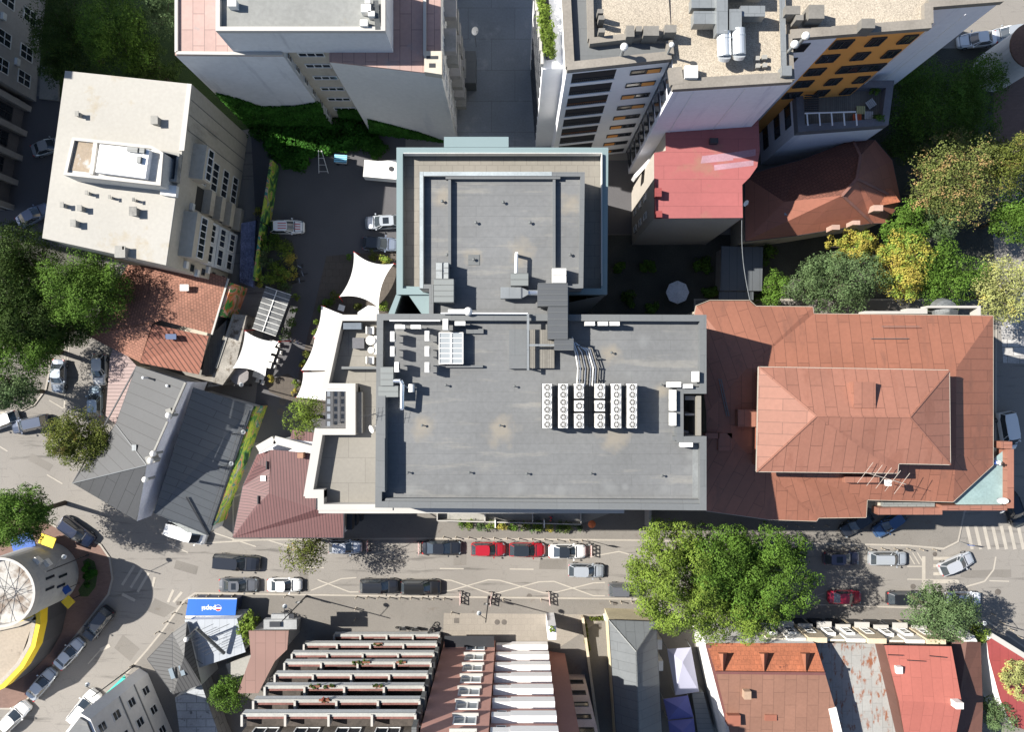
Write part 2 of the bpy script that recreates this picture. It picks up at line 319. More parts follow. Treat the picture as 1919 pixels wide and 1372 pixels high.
def block(name, label, cat, px, h, wallm, roofm, par=None, ph=.7, pw=.35, fa=0.0, group=None, zb=0.0, pxh=None, overhang=0):
    """flat roofed building: walls, roof, parapet; px measured at the roof height"""
    xy = ccw([W2(x, y, h if pxh is None else pxh) for x, y in px]); c = Vector((sum(p[0] for p in xy) / len(xy), sum(p[1] for p in xy) / len(xy), zb))
    root = thing(name, label, cat, c, group); zr = h - (ph if par else 0)
    m = M(); m.prism(xy, zb, zr - .2, top=False); m.build('wall', wallm, root, fa=fa)
    m = M(); m.prism(xy, zr - .2, zr, 0, 0) if not par else m.poly([(p[0], p[1], zr) for p in inset(xy, pw * .5)])
    m.build('roof', roofm, root, fa=fa)
    if par:
        m = M(); m.ring(xy, inset(xy, pw), zr - .2, h); m.build('parapet', par, root, fa=fa)
    return root
def pitched(root, V, faces, mats, eave=None, name='roof', fascia=.18, fm=None, mi=None):
    """V: list of (px, py, h); faces: index lists; eave: index loop for a fascia"""
    m = M(); P = [W(*v) for v in V]
    for k, f in enumerate(faces):
        q = [P[i] for i in f]; a = sum(q[i].x * q[(i+1) % len(q)].y - q[(i+1) % len(q)].x * q[i].y for i in range(len(q)))
        if a < 0: q = q[::-1]
        m.poly(q, mi[k] if mi else 0)
    ob = m.build(name, mats, root)
    if eave:
        g = M(); L = [P[i] for i in eave]
        for i in range(len(L)):
            a, b = L[i], L[(i+1) % len(L)]; g.beam(a - Vector((0, 0, fascia / 2)), b - Vector((0, 0, fascia / 2)), .12, fascia)
        g.build('gutter', fm or metal_d, root)
    return ob
def walls(root, px, h, m_, z0=0, zt=None, d=.35):
    xy = inset([W2(x, y, h) for x, y in px], d); m = M(); m.prism(xy, z0, (zt or h) - .1); return m.build('wall', m_, root)
def seg(root, name, pts, h0, h1, w, m_, **k):
    m = M(); P = [W(x, y, h1) for x, y in pts]
    for a, b in zip(P[:-1], P[1:]): m.beam((a.x, a.y, (h0 + h1) / 2), (b.x, b.y, (h0 + h1) / 2), w, h1 - h0)
    return m.build(name, m_, root, **k)
def pxbox(m, x0, y0, x1, y1, z0, z1, mi=0):
    (a, b), (c, d) = W2(x0, y0, z1), W2(x1, y1, z1); a, c = sorted((a, c)); b, d = sorted((b, d))
    m.prism([(a, b), (c, b), (c, d), (a, d)], z0, z1, mi, None, True, True)
def flat(name, px, z, m_, kind='structure', fa=0.0, label=None, cat=None):
    m = M(); m.poly([(x, y, z) for x, y in ccw([W2(a, b, 0) for a, b in px])]); o = m.build(name, m_, None, fa=fa)
    return tag(o, label, cat, None, kind)
# ---- foliage
LM = {
 'green': leafmat('leaf_green', (.050, .105, .014), (.105, .185, .030)),
 'bright': leafmat('leaf_bright', (.095, .155, .022), (.19, .26, .045)),
 'dark': leafmat('leaf_dark', (.030, .060, .012), (.065, .105, .024)),
 'grey': leafmat('leaf_grey_green', (.062, .105, .040), (.120, .175, .075)),
 'olive': leafmat('leaf_olive', (.070, .095, .018), (.140, .160, .034), (.20, .15, .05), .10),
 'yellow': leafmat('leaf_yellow', (.30, .30, .05), (.50, .38, .09), (.15, .22, .04), .38),
 'autumn': leafmat('leaf_autumn', (.125, .16, .04), (.165, .195, .06), (.27, .18, .08), .28),
 'willow': leafmat('leaf_willow', (.28, .31, .10), (.37, .38, .15), (.34, .30, .08), .15),
 'ivy': leafmat('leaf_ivy', (.022, .085, .008), (.040, .125, .016)),
 'flower': leafmat('leaf_flower', C(160, 60, 60, 1.3), C(120, 110, 60, 1.3)),
}
def leaf_mesh(P, Nn, size, rng):
    n = len(P); r = rng.normal(size=(n, 3)); t = np.cross(Nn, r); t /= np.linalg.norm(t, axis=1)[:, None] + 1e-9; b = np.cross(Nn, t)
    s = size * (.6 + .8 * rng.random(n))[:, None]; a = .75 + .5 * rng.random(n)[:, None]
    bend = Nn * s * .18
    V = np.stack([P - t * s * .55 * a, P - b * s * .42 - bend, P + t * s * .55 * a, P + b * s * .42 - bend], 1).reshape(-1, 3)
    return V
def leaves_obj(name, V, m_, parent=None, o0=Vector((0, 0, 0))):
    n = len(V) // 4; me = bpy.data.meshes.new(name); V = V - np.array(o0)
    me.vertices.add(n * 4); me.loops.add(n * 4); me.polygons.add(n)
    me.vertices.foreach_set('co', V.astype(np.float32).ravel()); me.loops.foreach_set('vertex_index', np.arange(n * 4, dtype=np.int32))
    me.polygons.foreach_set('loop_start', np.arange(0, n * 4, 4, dtype=np.int32)); me.polygons.foreach_set('loop_total', np.full(n, 4, dtype=np.int32))
    me.update(calc_edges=True); me.validate(); me.materials.append(m_); o = bpy.data.objects.new(name, me); COL.objects.link(o)
    if parent is not None: o.parent = parent
    else: o.location = o0
    return o
def crown_pts(c, r, K, n, rng, lob=(.28, .45), up=.35, hollow=.6):
    c = np.array(c); r = np.array(r); L = []
    for k in range(K):
        for _ in range(30):
            d = rng.uniform(-1, 1, 3)
            if np.linalg.norm(d) <= 1: break
        L.append((c + d * r * .84, rng.uniform(*lob) * min(r[0], r[1]) * (1.15 - .3 * np.linalg.norm(d[:2]))))
    ws = np.array([q[1] ** 2 for q in L]); ws /= ws.sum(); P = []; Nn = []
    for (lc, lr), w in zip(L, ws):
        m = max(4, int(n * w)); d = rng.normal(size=(m, 3)); d /= np.linalg.norm(d, axis=1)[:, None]
        d[:, 2] = np.where(d[:, 2] < -.2, -d[:, 2] * .8, d[:, 2]); rr = lr * (max(hollow, .72) + (1.08 - max(hollow, .72)) * rng.random(m) ** .5)
        # bumpy lobe outline
        ph = rng.uniform(0, 6.28, 3); rr *= 1 + .13 * np.sin(5 * d[:, 0] + ph[0]) + .13 * np.sin(6 * d[:, 1] + ph[1]) + .1 * np.sin(9 * d[:, 2] + ph[2])
        P.append(lc + d * rr[:, None] * np.array([1, 1, .8])); q = d * 1.0 + rng.normal(size=(m, 3)) * .42 + np.array([0, 0, up * .4]); Nn.append(q / np.linalg.norm(q, axis=1)[:, None])
    return np.concatenate(P), np.concatenate(Nn), L
SEED = [7]
def tree(label, px, py, hc, rx, ry, rz, col, dens=120, leaf=.21, K=None, name='tree', group=None, bare=0, lob=(.28, .45), hollow=.55):
    """px, py, rx, ry in photo pixels at the crown's middle height hc (m)"""
    SEED[0] += 1; rng = np.random.default_rng(SEED[0]); rnd = random.Random(SEED[0]); k = (H - hc) / F; c = W(px, py, hc); RX, RY = rx * k * 1.13, ry * k * 1.13
    K = int((K or (14 + RX * RY * .9)) * 2.6); rz *= 1.2; lob = (lob[0] * .62, lob[1] * .72); leaf *= .68; dens *= 2.0; root = thing(name, label, 'tree', (c.x, c.y, 0), group)
    P, Nn, L = crown_pts(c, (RX, RY, rz), K, int(dens * math.pi * RX * RY), rng, lob, hollow=hollow)
    z0 = max(.8, hc - rz * 1.3); ok = P[:, 2] > z0 * .6; P = P[ok]; Nn = Nn[ok]
    leaves_obj('crown', leaf_mesh(P, Nn, leaf, rng), LM[col], root, c * 1 - Vector((0, 0, c.z)))
    m = M(); tr = .05 * max(RX, RY) + .09; top = Vector((c.x, c.y, hc - rz * .25)); mid = Vector((c.x + rnd.uniform(-.3, .3), c.y + rnd.uniform(-.3, .3), max(1.2, hc - rz)))
    m.tube((c.x, c.y, 0), mid, tr, tr * .75, 9); m.tube(mid, top, tr * .75, tr * .35, 8)
    for lc, lr in L[::max(1, len(L) // 14)]:
        e = Vector(lc); s = mid.lerp(top, rnd.random() * .8); q = s.lerp(e, .5) + Vector((0, 0, .12 * (e - s).length))
        m.tube(s, q, tr * .35, tr * .2, 6, 0, False); m.tube(q, e, tr * .2, tr * .06, 5, 0, False)
        for _ in range(bare):
            e2 = e + Vector((rnd.uniform(-1, 1), rnd.uniform(-1, 1), rnd.uniform(-.2, .8))) * lr * 1.7; m.tube(q.lerp(e, .6), e2, .045, .012, 4, 0, False)
            m.tube(e2.lerp(e, .4), e2 + Vector((rnd.uniform(-1, 1), rnd.uniform(-1, 1), .3)) * lr, .02, .01, 4, 0, False)
    m.build('trunk', bark, root); return root
def shrub(label, px, py, r, h, col='green', cat='shrub', group=None, name='shrub', z=0.0, n=None, leaf=.16, ry=None):
    """r in photo pixels"""
    SEED[0] += 1; rng = np.random.default_rng(SEED[0]); k = H / F; rr = r * k; r2 = (ry or r) * k; c = W(px, py, z + h * .6)
    root = thing(name, label, cat, (c.x, c.y, z), group)
    P, Nn, L = crown_pts((c.x, c.y, z + h * .55), (rr, r2, h * .42), 7, n or int(150 * rr * r2 * 3.1) + 60, rng, (.4, .6), hollow=.35); P[:, 2] = np.maximum(P[:, 2], z + .05)
    leaves_obj('foliage', leaf_mesh(P, Nn, leaf, rng), LM[col], root, Vector((c.x, c.y, z)))
    m = M()
    for i in range(4): m.tube((c.x, c.y, z), Vector(L[i][0]), .035, .015, 5, 0, False)
    m.build('stem', bark, root); return root
# ---- cars
def loft(m, secs, mi=0, cap=True):
    n = len(secs[0])
    for a, b in zip(secs[:-1], secs[1:]):
        for i in range(n - 1): m.poly([a[i], b[i], b[i+1], a[i+1]], mi)
    if cap: m.poly(list(secs[0]), mi); m.poly(list(secs[-1])[::-1], mi)
def car(label, px, py, ang, L=4.4, Wd=1.8, kind='hatch', col=(.5, .5, .5), cat='car', roofc=None, stripes=None, group=None, glassroof=False, z=0.012, metal=.35, sunroof=False):
    """ang: direction of the bonnet in image degrees (0 = right, 90 = up)"""
    c = W(px, py, .7); root = thing('parked_car', label, cat, (c.x, c.y, z), group); hl, hw = L / 2, Wd / 2
    ca, sa = math.cos(R(ang)), math.sin(R(ang))
    def T(x, y, zz): return (c.x + x * ca - y * sa, c.y + x * sa + y * ca, z + zz)
    cn = 'car_paint_%.3f_%.3f_%.3f' % tuple(col); pm = mat(cn, col, .28, None, None, metal=metal, spec=.6); 
    tall = {'hatch': 1.46, 'sedan': 1.42, 'suv': 1.66, 'van': 1.95, 'pickup': 1.72}[kind]; belt = {'hatch': .92, 'sedan': .9, 'suv': 1.05, 'van': 1.1, 'pickup': 1.08}[kind]
    # body: closed loft from nose to tail ; profile = half width, deck height along the length
    st = {'hatch': [(-1, .72, .55), (-.96, .86, .78), (-.85, .96, .9), (-.5, 1, .94), (0, 1, .93), (.35, .99, .92), (.62, .97, .86), (.82, .9, .76), (.94, .78, .62), (1, .6, .5)],
          'sedan': [(-1, .66, .6), (-.95, .84, .84), (-.8, .95, .92), (-.45, 1, .93), (0, 1, .92), (.33, .99, .9), (.6, .97, .82), (.82, .89, .74), (.94, .76, .62), (1, .58, .5)],
          'suv': [(-1, .8, .7), (-.97, .92, .98), (-.85, .98, 1.04), (-.5, 1, 1.06), (0, 1, 1.05), (.38, 1, 1.04), (.62, .98, 1.0), (.85, .93, .9), (.96, .82, .74), (1, .66, .58)],
          'van': [(-1, .9, .9), (-.98, .96, 1.1), (-.85, 1, 1.12), (0, 1, 1.12), (.45, 1, 1.1), (.68, .98, 1.02), (.86, .93, .9), (.96, .82, .72), (1, .66, .55)],
          'pickup': [(-1, .85, .75), (-.98, .96, 1.05), (-.6, 1, 1.08), (0, 1, 1.08), (.4, 1, 1.06), (.65, .98, 1.02), (.85, .93, .92), (.96, .82, .74), (1, .66, .58)]}[kind]
    prof = [(-.90, .22), (-1, .34), (-1.0, .62), (-.97, .86), (-.86, .985), (-.5, 1.0), (0, 1.015), (.5, 1.0), (.86, .985), (.97, .86), (1.0, .62), (1, .34), (.90, .22)]
    m = M(); S = [[T(x * hl, p * w * hw, max(.2, q * hh)) for p, q in prof] for x, w, hh in st]; loft(m, S)
    body = m.build('body', pm, root, smooth=True)
    if kind == 'pickup' : cab = (-.98, -.93, .12, .42)
    else: cab = {'hatch': (-.97, -.72, .10, .46), 'sedan': (-.78, -.42, .12, .45), 'suv': (-.96, -.80, .18, .50), 'van': (-.985, -.93, .42, .70)}[kind]
    r0, r1, f1, f0 = [q * hl for q in cab]; wb, wt = hw * .93, hw * .74; 
    if kind == 'van': wt = hw * .84
    gl = M(); b0 = belt - .06
    B = [(r0, -wb * .9), (f0, -wb * .86), (f0, wb * .86), (r0, wb * .9)]; m0, m1 = r0 * .55 + f0 * .45, r1 * .5 + f1 * .5
    Tt = [(r1, -wt * .94), (f1, -wt), (f1, wt), (r1, wt * .94)]; zt = tall - .05
    bow = .10 * hl
    lo = [(r0, -wb * .86), (r0 * .8 + f0 * .2, -wb), (f0 * .8 + r0 * .2, -wb), (f0 - bow * .6, -wb * .86), (f0, -wb * .4), (f0, wb * .4), (f0 - bow * .6, wb * .86), (f0 * .8 + r0 * .2, wb), (r0 * .8 + f0 * .2, wb), (r0, wb * .86)]
    up = [(r1, -wt * .86), (r1 * .8 + f1 * .2, -wt), (f1 * .8 + r1 * .2, -wt), (f1 - bow * .4, -wt * .9), (f1, -wt * .4), (f1, wt * .4), (f1 - bow * .4, wt * .9), (f1 * .8 + r1 * .2, wt), (r1 * .8 + f1 * .2, wt), (r1, wt * .86)]
    for i in range(10):
        a, b_, c_, d = lo[i], lo[(i+1) % 10], up[(i+1) % 10], up[i]; gl.poly([T(*a, b0), T(*b_, b0), T(*c_, zt), T(*d, zt)])
    gl.build('window_glass', mat('car_glass', (.035, .045, .055), .1, None, None, spec=.8), root)
    rf = M(); ins = [(x * .99, y * .97) for x, y in up]; rf.poly([T(*p, zt + .045) for p in ins])
    for i in range(10): rf.poly([T(*up[i], zt - .01), T(*up[(i+1) % 10], zt - .01), T(*ins[(i+1) % 10], zt + .045), T(*ins[i], zt + .045)])
    rm = pm if roofc is None else mat('car_roof_%.3f_%.3f' % roofc[:2], roofc, .25, None, None, spec=.6)
    if glassroof: rm = glass
    roof = rf.build('roof', rm, root)
    pl = M()   # pillars in body colour
    for i in (0, 2, 3, 6, 7, 9): pl.beam(T(*lo[i], b0), T(*up[i], zt), .07, .07)
    pl.build('pillar', pm, root)
    if sunroof:
        g = M(); g.poly([T(x, y, zt + .052) for x, y in ((r1 * .1 + f1 * .9 - .25, -wt * .6), (r1 * .1 + f1 * .9 - .25, wt * .6), (r1 * .5 + f1 * .5 - .3, wt * .6), (r1 * .5 + f1 * .5 - .3, -wt * .6))][::-1]); g.build('sunroof', glass, roof)
    if kind in ('suv',) and not glassroof:
        g = M(); [g.beam(T(r1 * .9, s * wt * .9, zt + .09), T(f1 * .8, s * wt * .9, zt + .09), .05, .05) for s in (-1, 1)]; g.build('roof_rail', metal_d, roof)
    tw = M(); tw.beam(T(f0 + .04, -wb * .8, belt + .005), T(f0 + .04, wb * .8, belt + .005), .10, .03); tw.build('cowl', metal_d, root)
    tw = M(); x1 = hl * .93
    for sy in (-1, 1): tw.beam(T(f0 + .1, sy * hw * .78, belt * 1.0), T(x1, sy * hw * .62, st[-3][2] * .99), .03, .02)
    tw.beam(T(x1 + .01, -hw * .6, .70), T(x1 + .01, hw * .6, .70), .03, .03); tw.build('bonnet_gap', metal_d, root)
    tw = M(); tw.beam(T(hl * .985, -.38, .42), T(hl * .985, .38, .42), .05, .12); tw.build('grille', metal_d, root)
    for sx in (-.62, .64):
        for sy in (-1, 1):
            w = M(); w.tube(T(sx * hl, sy * (hw - .20), .32), T(sx * hl, sy * (hw + .005), .32), .32, .32, 14); o = w.build('wheel', rubber, root)
            w = M(); w.tube(T(sx * hl, sy * (hw - .05), .32), T(sx * hl, sy * (hw + .015), .32), .2, .2, 10); w.build('rim', rimm, o)
    for sy in (-1, 1):
        w = M(); w.tube(T(f0 - .25, sy * hw * .9, belt), T(f0 - .3, sy * (hw + .08), belt + .05), .03, .03, 6); w.beam(T(f0 - .36, sy * (hw + .1), belt + .08), T(f0 - .2, sy * (hw + .1), belt + .08), .16, .12); w.build('mirror', pm, root)
        w = M(); w.beam(T(hl * .93, sy * hw * .62, .60), T(hl * .86, sy * hw * .84, .66), .12, .14); w.build('headlight', glassb, root)
        w = M(); w.beam(T(-hl * .985, sy * hw * .66, .74), T(-hl * .93, sy * hw * .86, .76), .1, .16); w.build('tail_light', redpaint, root)
    if stripes:
        w = M()
        for y in (-.32, .0, .32):
            w.poly([T(-hl * .45, y - .05, zt + .056), T(hl * .05, y - .05, zt + .056), T(hl * .05, y + .05, zt + .056), T(-hl * .45, y + .05, zt + .056)])
            w.poly([T(hl * .48, y - .05, .97), T(hl * .8, y - .05, .84), T(hl * .8, y + .05, .84), T(hl * .48, y + .05, .97)])
        w.build('stripe', stripes, root)
    return root
# ---- street furniture
def bollard_proto():
    root = thing('bollard', 'x', 'bollard', (0, 0, 0)); m = M(); m.tube((0, 0, 0), (0, 0, .78), .06, .055, 10); m.lathe(0, 0, [(.12, 0), (.12, .03), (.06, .05)], 10); m.build('post', mat('pale_post', C(190, 178, 160), .6), root)
    m = M(); m.tube((0, 0, .781), (0, 0, .84), .085, .085, 10); m.sphere(0, 0, .86, .09, 8); m.build('cap', mat('post_cap', C(205, 190, 168), .6), root); return root
def lamp(label, bx, by, hx, hy, h=9.5, arm=1.3):
    """base pixel (ground) and direction of the arm given by the head pixel at height h"""
    b = W(bx, by, 0); t = W(hx, hy, h); root = thing('street_lamp', label, 'street lamp', b); m = M(); d = Vector((t.x - b.x, t.y - b.y, 0))
    top = Vector((b.x, b.y, h + .6)); m.lathe(b.x, b.y, [(.16, 0), (.16, .5), (.09, .6)], 10); m.tube(b + Vector((0, 0, .5)), top, .085, .06, 8); m.build('pole', metal_d, root)
    m = M(); pts = [Vector((b.x, b.y, h - .6)), b.lerp(t, .35) + Vector((0, 0, 0)), t]; pts[1].z = h - .25
    pts[2] = Vector((t.x, t.y, h + .35)); q = [pts[0] * (1 - s) ** 2 + pts[1] * 2 * s * (1 - s) + pts[2] * s * s for s in (0, .25, .5, .75, 1)]
    for a, c in zip(q[:-1], q[1:]): m.tube(a, c, .035, .035, 6)
    m.tube(q[-1], (t.x, t.y, h + .1), .03, .03, 6); m.build('arm', metal_d, root)
    m = M(); m.sphere(t.x, t.y, h, .27, 14); g = m.build('globe', mat('frosted_globe', (.62, .64, .66), .3, None, None), root, smooth=True)
    m = M(); m.lathe(t.x, t.y, [(.2, h + .2), (.12, h + .3), (0.0, h + .34)], 12); m.build('cap', mat('globe_cap', C(150, 160, 165), .5), g); return root
def dish(label, px, py, h, r=.4, z=None, az=200, group=None, base=None):
    c = W(px, py, h); z0 = base if base is not None else h - .9; root = thing('satellite_dish', label, 'satellite dish', (c.x, c.y, z0), group); m = M(); m.tube((c.x, c.y, z0), (c.x, c.y, h - .05), .03, .03, 6); m.build('mast', metal_d, root)
    m = M(); a = R(az); ax = Vector((math.cos(a) * .75, math.sin(a) * .75, .62)).normalized(); u = ax.cross(Vector((0, 0, 1))).normalized(); v = u.cross(ax); cc = Vector(c); ring = []
    for rr, dd in ((0, -.02), (.5, .01), (.8, .06), (1, .11)): ring.append([cc + ax * dd * r * 2.2 + (u * math.cos(t) + v * math.sin(t)) * r * rr for t in [i * math.pi / 8 for i in range(16)]])
    for A, B in zip(ring[:-1], ring[1:]):
        for i in range(16): m.poly([A[i], A[(i+1) % 16], B[(i+1) % 16], B[i]] if A is not ring[0] else [A[0], B[(i+1) % 16], B[i]])
    m.build('reflector', acwhite, root, smooth=True); m = M(); m.tube(cc - v * r, cc + ax * r * 1.1, .018, .018, 5); m.beam(cc + ax * r * 1.05, cc + ax * r * 1.25, .09, .09); m.build('feed_arm', metal_d, root); return root
def ball(label, px, py, h, r, base, m_=None, arm=None, cat='roof vent'):
    """round headed roof vent or radome on a stalk"""
    c = W(px, py, h); root = thing('ball_vent', label, cat, (c.x, c.y, base)); m = M(); m.sphere(c.x, c.y, h - r, r, 14); m.build('ball', m_ or acwhite, root, smooth=True)
    m = M(); m.tube((c.x, c.y, base), (c.x, c.y, h - 2 * r + .05), r * .45, r * .45, 8); m.build('stalk', metal_l, root)
    if arm: a = W(arm[0], arm[1], h - r); m = M(); m.tube(a, (c.x, c.y, h - r), r * .55, r * .55, 10); m.build('duct', acwhite, root)
    return root
def acbox(label, px, py, w, d, h, zb, rot=0, group=None, fans=0, legs=.35, name='air_conditioner', zpx=None):
    """split-unit: casing, fan grille on one long side, feet"""
    c = W(px, py, zb + legs + h); root = thing(name, label, 'air conditioner', (c.x, c.y, zb), group); m = M(); m.box(c.x, c.y, zb + legs, w, d, h, rot); m.build('casing', acwhite, root)
    m = M(); ca, sa = math.cos(rot), math.sin(rot)
    for s in (-1, 1):
        x = s * w * .36; m.box(c.x + x * ca, c.y + x * sa, zb, .06, d * .95, legs - .004, rot)
    m.build('feet', metal_d, root)
    g = M(); p = Vector((c.x - sa * 0, c.y)); f0 = Vector((c.x + sa * d * .5, c.y - ca * d * .5, zb + legs + h * .5)); f1 = Vector((c.x + sa * (d * .5 + .03), c.y - ca * (d * .5 + .03), zb + legs + h * .5))
    g.tube(f0, f1, min(h, w) * .38, min(h, w) * .38, 14); g.build('fan_grille', metal_d, root); return root
def person(label, px, py, top, legs_c, hair, z=0.0, rot=0, arms='down'):
    c = W(px, py, z + 1.2); root = thing('person', label, 'person', (c.x, c.y, z)); ca, sa = math.cos(R(rot)), math.sin(R(rot))
    def T(x, y, zz): return Vector((x * ca - y * sa, x * sa + y * ca, zz))
    v = [T(0, 0, .95), T(0, 0, 1.2), T(0, 0, 1.42), T(.02, 0, 1.52), T(.04, 0, 1.66), T(.02, .19, 1.40), T(.05, .25, 1.13), T(.2, .24, .92), T(.02, -.19, 1.40), T(.05, -.25, 1.13), T(.22, -.22, .95),
         T(0, .1, .88), T(.1, .1, .48), T(.02, .11, .08), T(.16, .11, .04), T(0, -.1, .88), T(-.06, -.1, .48), T(-.2, -.11, .10), T(-.06, -.11, .04)]
    e = [(0, 1), (1, 2), (2, 3), (3, 4), (2, 5), (5, 6), (6, 7), (2, 8), (8, 9), (9, 10), (0, 11), (11, 12), (12, 13), (13, 14), (0, 15), (15, 16), (16, 17), (17, 18)]
    r = [.15, .14, .16, .055, .095, .065, .05, .035, .065, .05, .035, .09, .07, .05, .04, .09, .07, .05, .04]
    me = bpy.data.meshes.new('person_body'); me.from_pydata([tuple(q) for q in v], e, []); ob = bpy.data.objects.new('body', me); COL.objects.link(ob); ob.parent = root
    sk = ob.modifiers.new('skin', 'SKIN'); sub = ob.modifiers.new('sub', 'SUBSURF'); sub.levels = sub.render_levels = 1
    for i, q in enumerate(me.skin_vertices[0].data): q.radius = (r[i], r[i]); q.use_root = (i == 0)
    me.materials.append(mat(label[:18] + 'cl', top, .8, None, None))
    g = M(); o = Vector((c.x, c.y, z)); h = o + T(.045, 0, 1.66); g.sphere(h.x, h.y, h.z, .115, 12); hd = g.build('head', skin, root, smooth=True); g = M(); h = o + T(.02, 0, 1.69); g.sphere(h.x, h.y, h.z, .12, 12); g.build('hair', mat('hair' + label[:6], hair, .8, None, None), hd, smooth=True)
    g = M(); 
    for s in (1, -1):
        a = o + T(.22 if s < 0 else .2, s * .23, .93); g.tube(a, a + T(.07, 0, -.09), .035, .025, 6)
        for f in range(4): g.tube(a + T(.05, s * (f - 1.5) * .018, -.07), a + T(.09, s * (f - 1.5) * .02, -.15), .009, .007, 5)
        g.tube(a + T(.03, -s * .03, -.03), a + T(.08, -s * .045, -.09), .01, .008, 5)
    g.build('hands', skin, root)
    g = M(); 
    for s, k in ((1, .1), (-1, -.06)):
        a, b_, d = o + T(0, s * .1, .92), o + T(k, s * .1, .48), o + T(.02 if s > 0 else -.2, s * .11, .1); g.tube(a, b_, .115, .085, 10); g.tube(b_, d, .088, .065, 10)
    g.build('trousers', mat(label[:10] + 'tr', legs_c, .85, None, None), root); return root
# ---------------------------------------------------------------- ground, roads, paving
m = M(); m.poly([(-400, -400, 0), (400, -400, 0), (400, 400, 0), (-400, 400, 0)]); g = m.build('ground', asphalt); tag(g, kind='structure')
flat('ground', [(470, 240), (760, 240), (760, 700), (640, 830), (470, 830), (500, 560), (480, 430)], .005, asphalt_dark_shade)
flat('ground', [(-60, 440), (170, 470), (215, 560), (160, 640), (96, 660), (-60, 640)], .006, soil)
flat('ground', [(-60, 180), (130, 180), (110, 470), (-60, 470)], .005, asphalt_dark_shade)  # dark sheet painting the tall grey building's shadow on the ground
flat('ground', [(840, -80), (1010, -80), (1040, 300), (840, 300)], .005, mat('alley_slab', C(166, 174, 182), .9, (.5, .15), (12, .1), stain=(C(190, 196, 200), .3, .58), seam=(6, 4, .03, .6, .06, 0)))
flat('grass', [(40, -60), (480, -60), (480, 240), (330, 260), (80, 170)], .006, grassm)
flat('ground', [(1130, 440), (1470, 440), (1470, 600), (1040, 600), (1040, 560)], .006, soil)
flat('ground', [(1440, 420), (1860, 420), (1870, 580), (1440, 600)], .009, soil)
flat('ground', [(1560, 90), (1870, 90), (1870, 420), (1560, 420)], .006, soil)
flat('pavement', [(1862, 120), (2100, 120), (2100, 330), (1862, 300)], .011, paveb)
flat('pavement', [(1872, 560), (2100, 480), (2100, 690), (1880, 680)], .010, mat('bright_concrete', C(225, 222, 218), .9, (1.2, .3), (12, .2), seam=(1.6, 1.1, .05, .5, .15, 0)))
flat('road', [(1046, 1195), (1137, 1190), (1160, 1420), (1075, 1420)], .007, asphalt_warm)
flat('ground', [(1095, 300), (1260, 300), (1260, 439), (1095, 439)], .0055, asphalt_dark_shade)  # dark sheet laid on the asphalt as painted shade
for q in [[(700, 1050), (760, 1050), (760, 1057), (700, 1056)], [(1290, 1040), (1340, 1040), (1340, 1058), (1290, 1058)], [(560, 1060), (576, 1060), (580, 1110), (563, 1110)], [(60, 850), (100, 872), (92, 884), (52, 862)], [(330, 1050), (372, 1062), (368, 1078), (326, 1066)], [(1480, 1095), (1530, 1096), (1530, 1104), (1480, 1103)], [(900, 1124), (960, 1124), (960, 1140), (900, 1140)]]: flat('road', q, .0052 if q[0][1] < 1120 else .1215, asphalt_warm)
flat('road', [(1012, 1048), (1062, 1049), (1062, 1068), (1010, 1067)], .004, asphalt_warm)
for i, (q) in enumerate([[(290, 1122), (330, 1140), (308, 1158), (276, 1146)], [(230, 1190), (262, 1216), (244, 1240), (214, 1215)], [(850, 1036), (874, 1036), (874, 1060), (850, 1060)], [(1866, 1068), (1895, 1068), (1895, 1082), (1800, 1082), (1800, 1070)]]):
    flat('road', q, .0045, asphalt_warm)
def walk(name, px, m_, z=.12, kerb_e=True):
    xy = ccw([W2(a, b, 0) for a, b in px]); mm = M(); 
    if kerb_e:
        inn = inset(xy, .22); mm.prism(inn, 0, z, top=True); o = tag(mm.build(name, m_), kind='structure'); k = M(); k.ring(xy, inn, 0, z + .003); tag(k.build('kerb', kerb), kind='structure')
    else: mm.prism(xy, 0, z); tag(mm.build(name, m_), kind='structure')
walk('pavement', [(436, 1014), (640, 1012), (800, 1011), (1180, 1014), (1540, 1020), (1700, 1024), (1768, 1030), (1796, 1016), (1808, 960), (1866, 900), (1868, 560), (1700, 560), (1300, 560), (1300, 860), (640, 860), (436, 930)], asphalt_warm)
walk('pavement', [(366, 1110), (830, 1117), (1180, 1121), (1430, 1128), (1700, 1137), (1790, 1142), (1846, 1160), (1990, 1260), (2100, 1420), (2100, 1520), (250, 1520), (180, 1325), (236, 1262), (276, 1216), (305, 1180), (345, 1124)], asphalt_warm)
walk('pavement', [(-200, 960), (60, 960), (110, 988), (150, 1000), (190, 1020), (208, 1046), (213, 1085), (205, 1115), (170, 1160), (130, 1210), (90, 1265), (48, 1318), (20, 1330), (-200, 1330)], paveb)
walk('pavement', [(-60, 650), (90, 650), (96, 690), (88, 730), (66, 760), (34, 775), (-60, 775)], asphalt_warm)
for q in [[(832, 1149), (1140, 1152), (1046, 1215), (830, 1205)]]: walk('pavement', q, pave, .126, False)
walk('grass', [(157, 1052), (166, 1046), (178, 1052), (184, 1075), (180, 1100), (166, 1118), (152, 1118), (148, 1106), (162, 1085)], grassm, .16, False)
walk('ground', [(478, 442), (512, 436), (548, 452), (558, 500), (554, 530), (520, 548), (478, 535)], soil, .2, False)
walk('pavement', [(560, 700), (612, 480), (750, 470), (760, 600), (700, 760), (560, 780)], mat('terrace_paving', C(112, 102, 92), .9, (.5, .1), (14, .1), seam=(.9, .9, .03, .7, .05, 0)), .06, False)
walk('pavement', [(496, 716), (540, 700), (585, 740), (578, 768), (505, 735)], MC['terrace_paving'], .05, False)
lines = []
def ln(x0, y0, x1, y1, w=.14): lines.append((x0, y0, x1, y1, w))
for x in range(-2, 3): ln(824 + 131 * x, 1066 + x, 869 + 131 * x, 1066.5 + x)
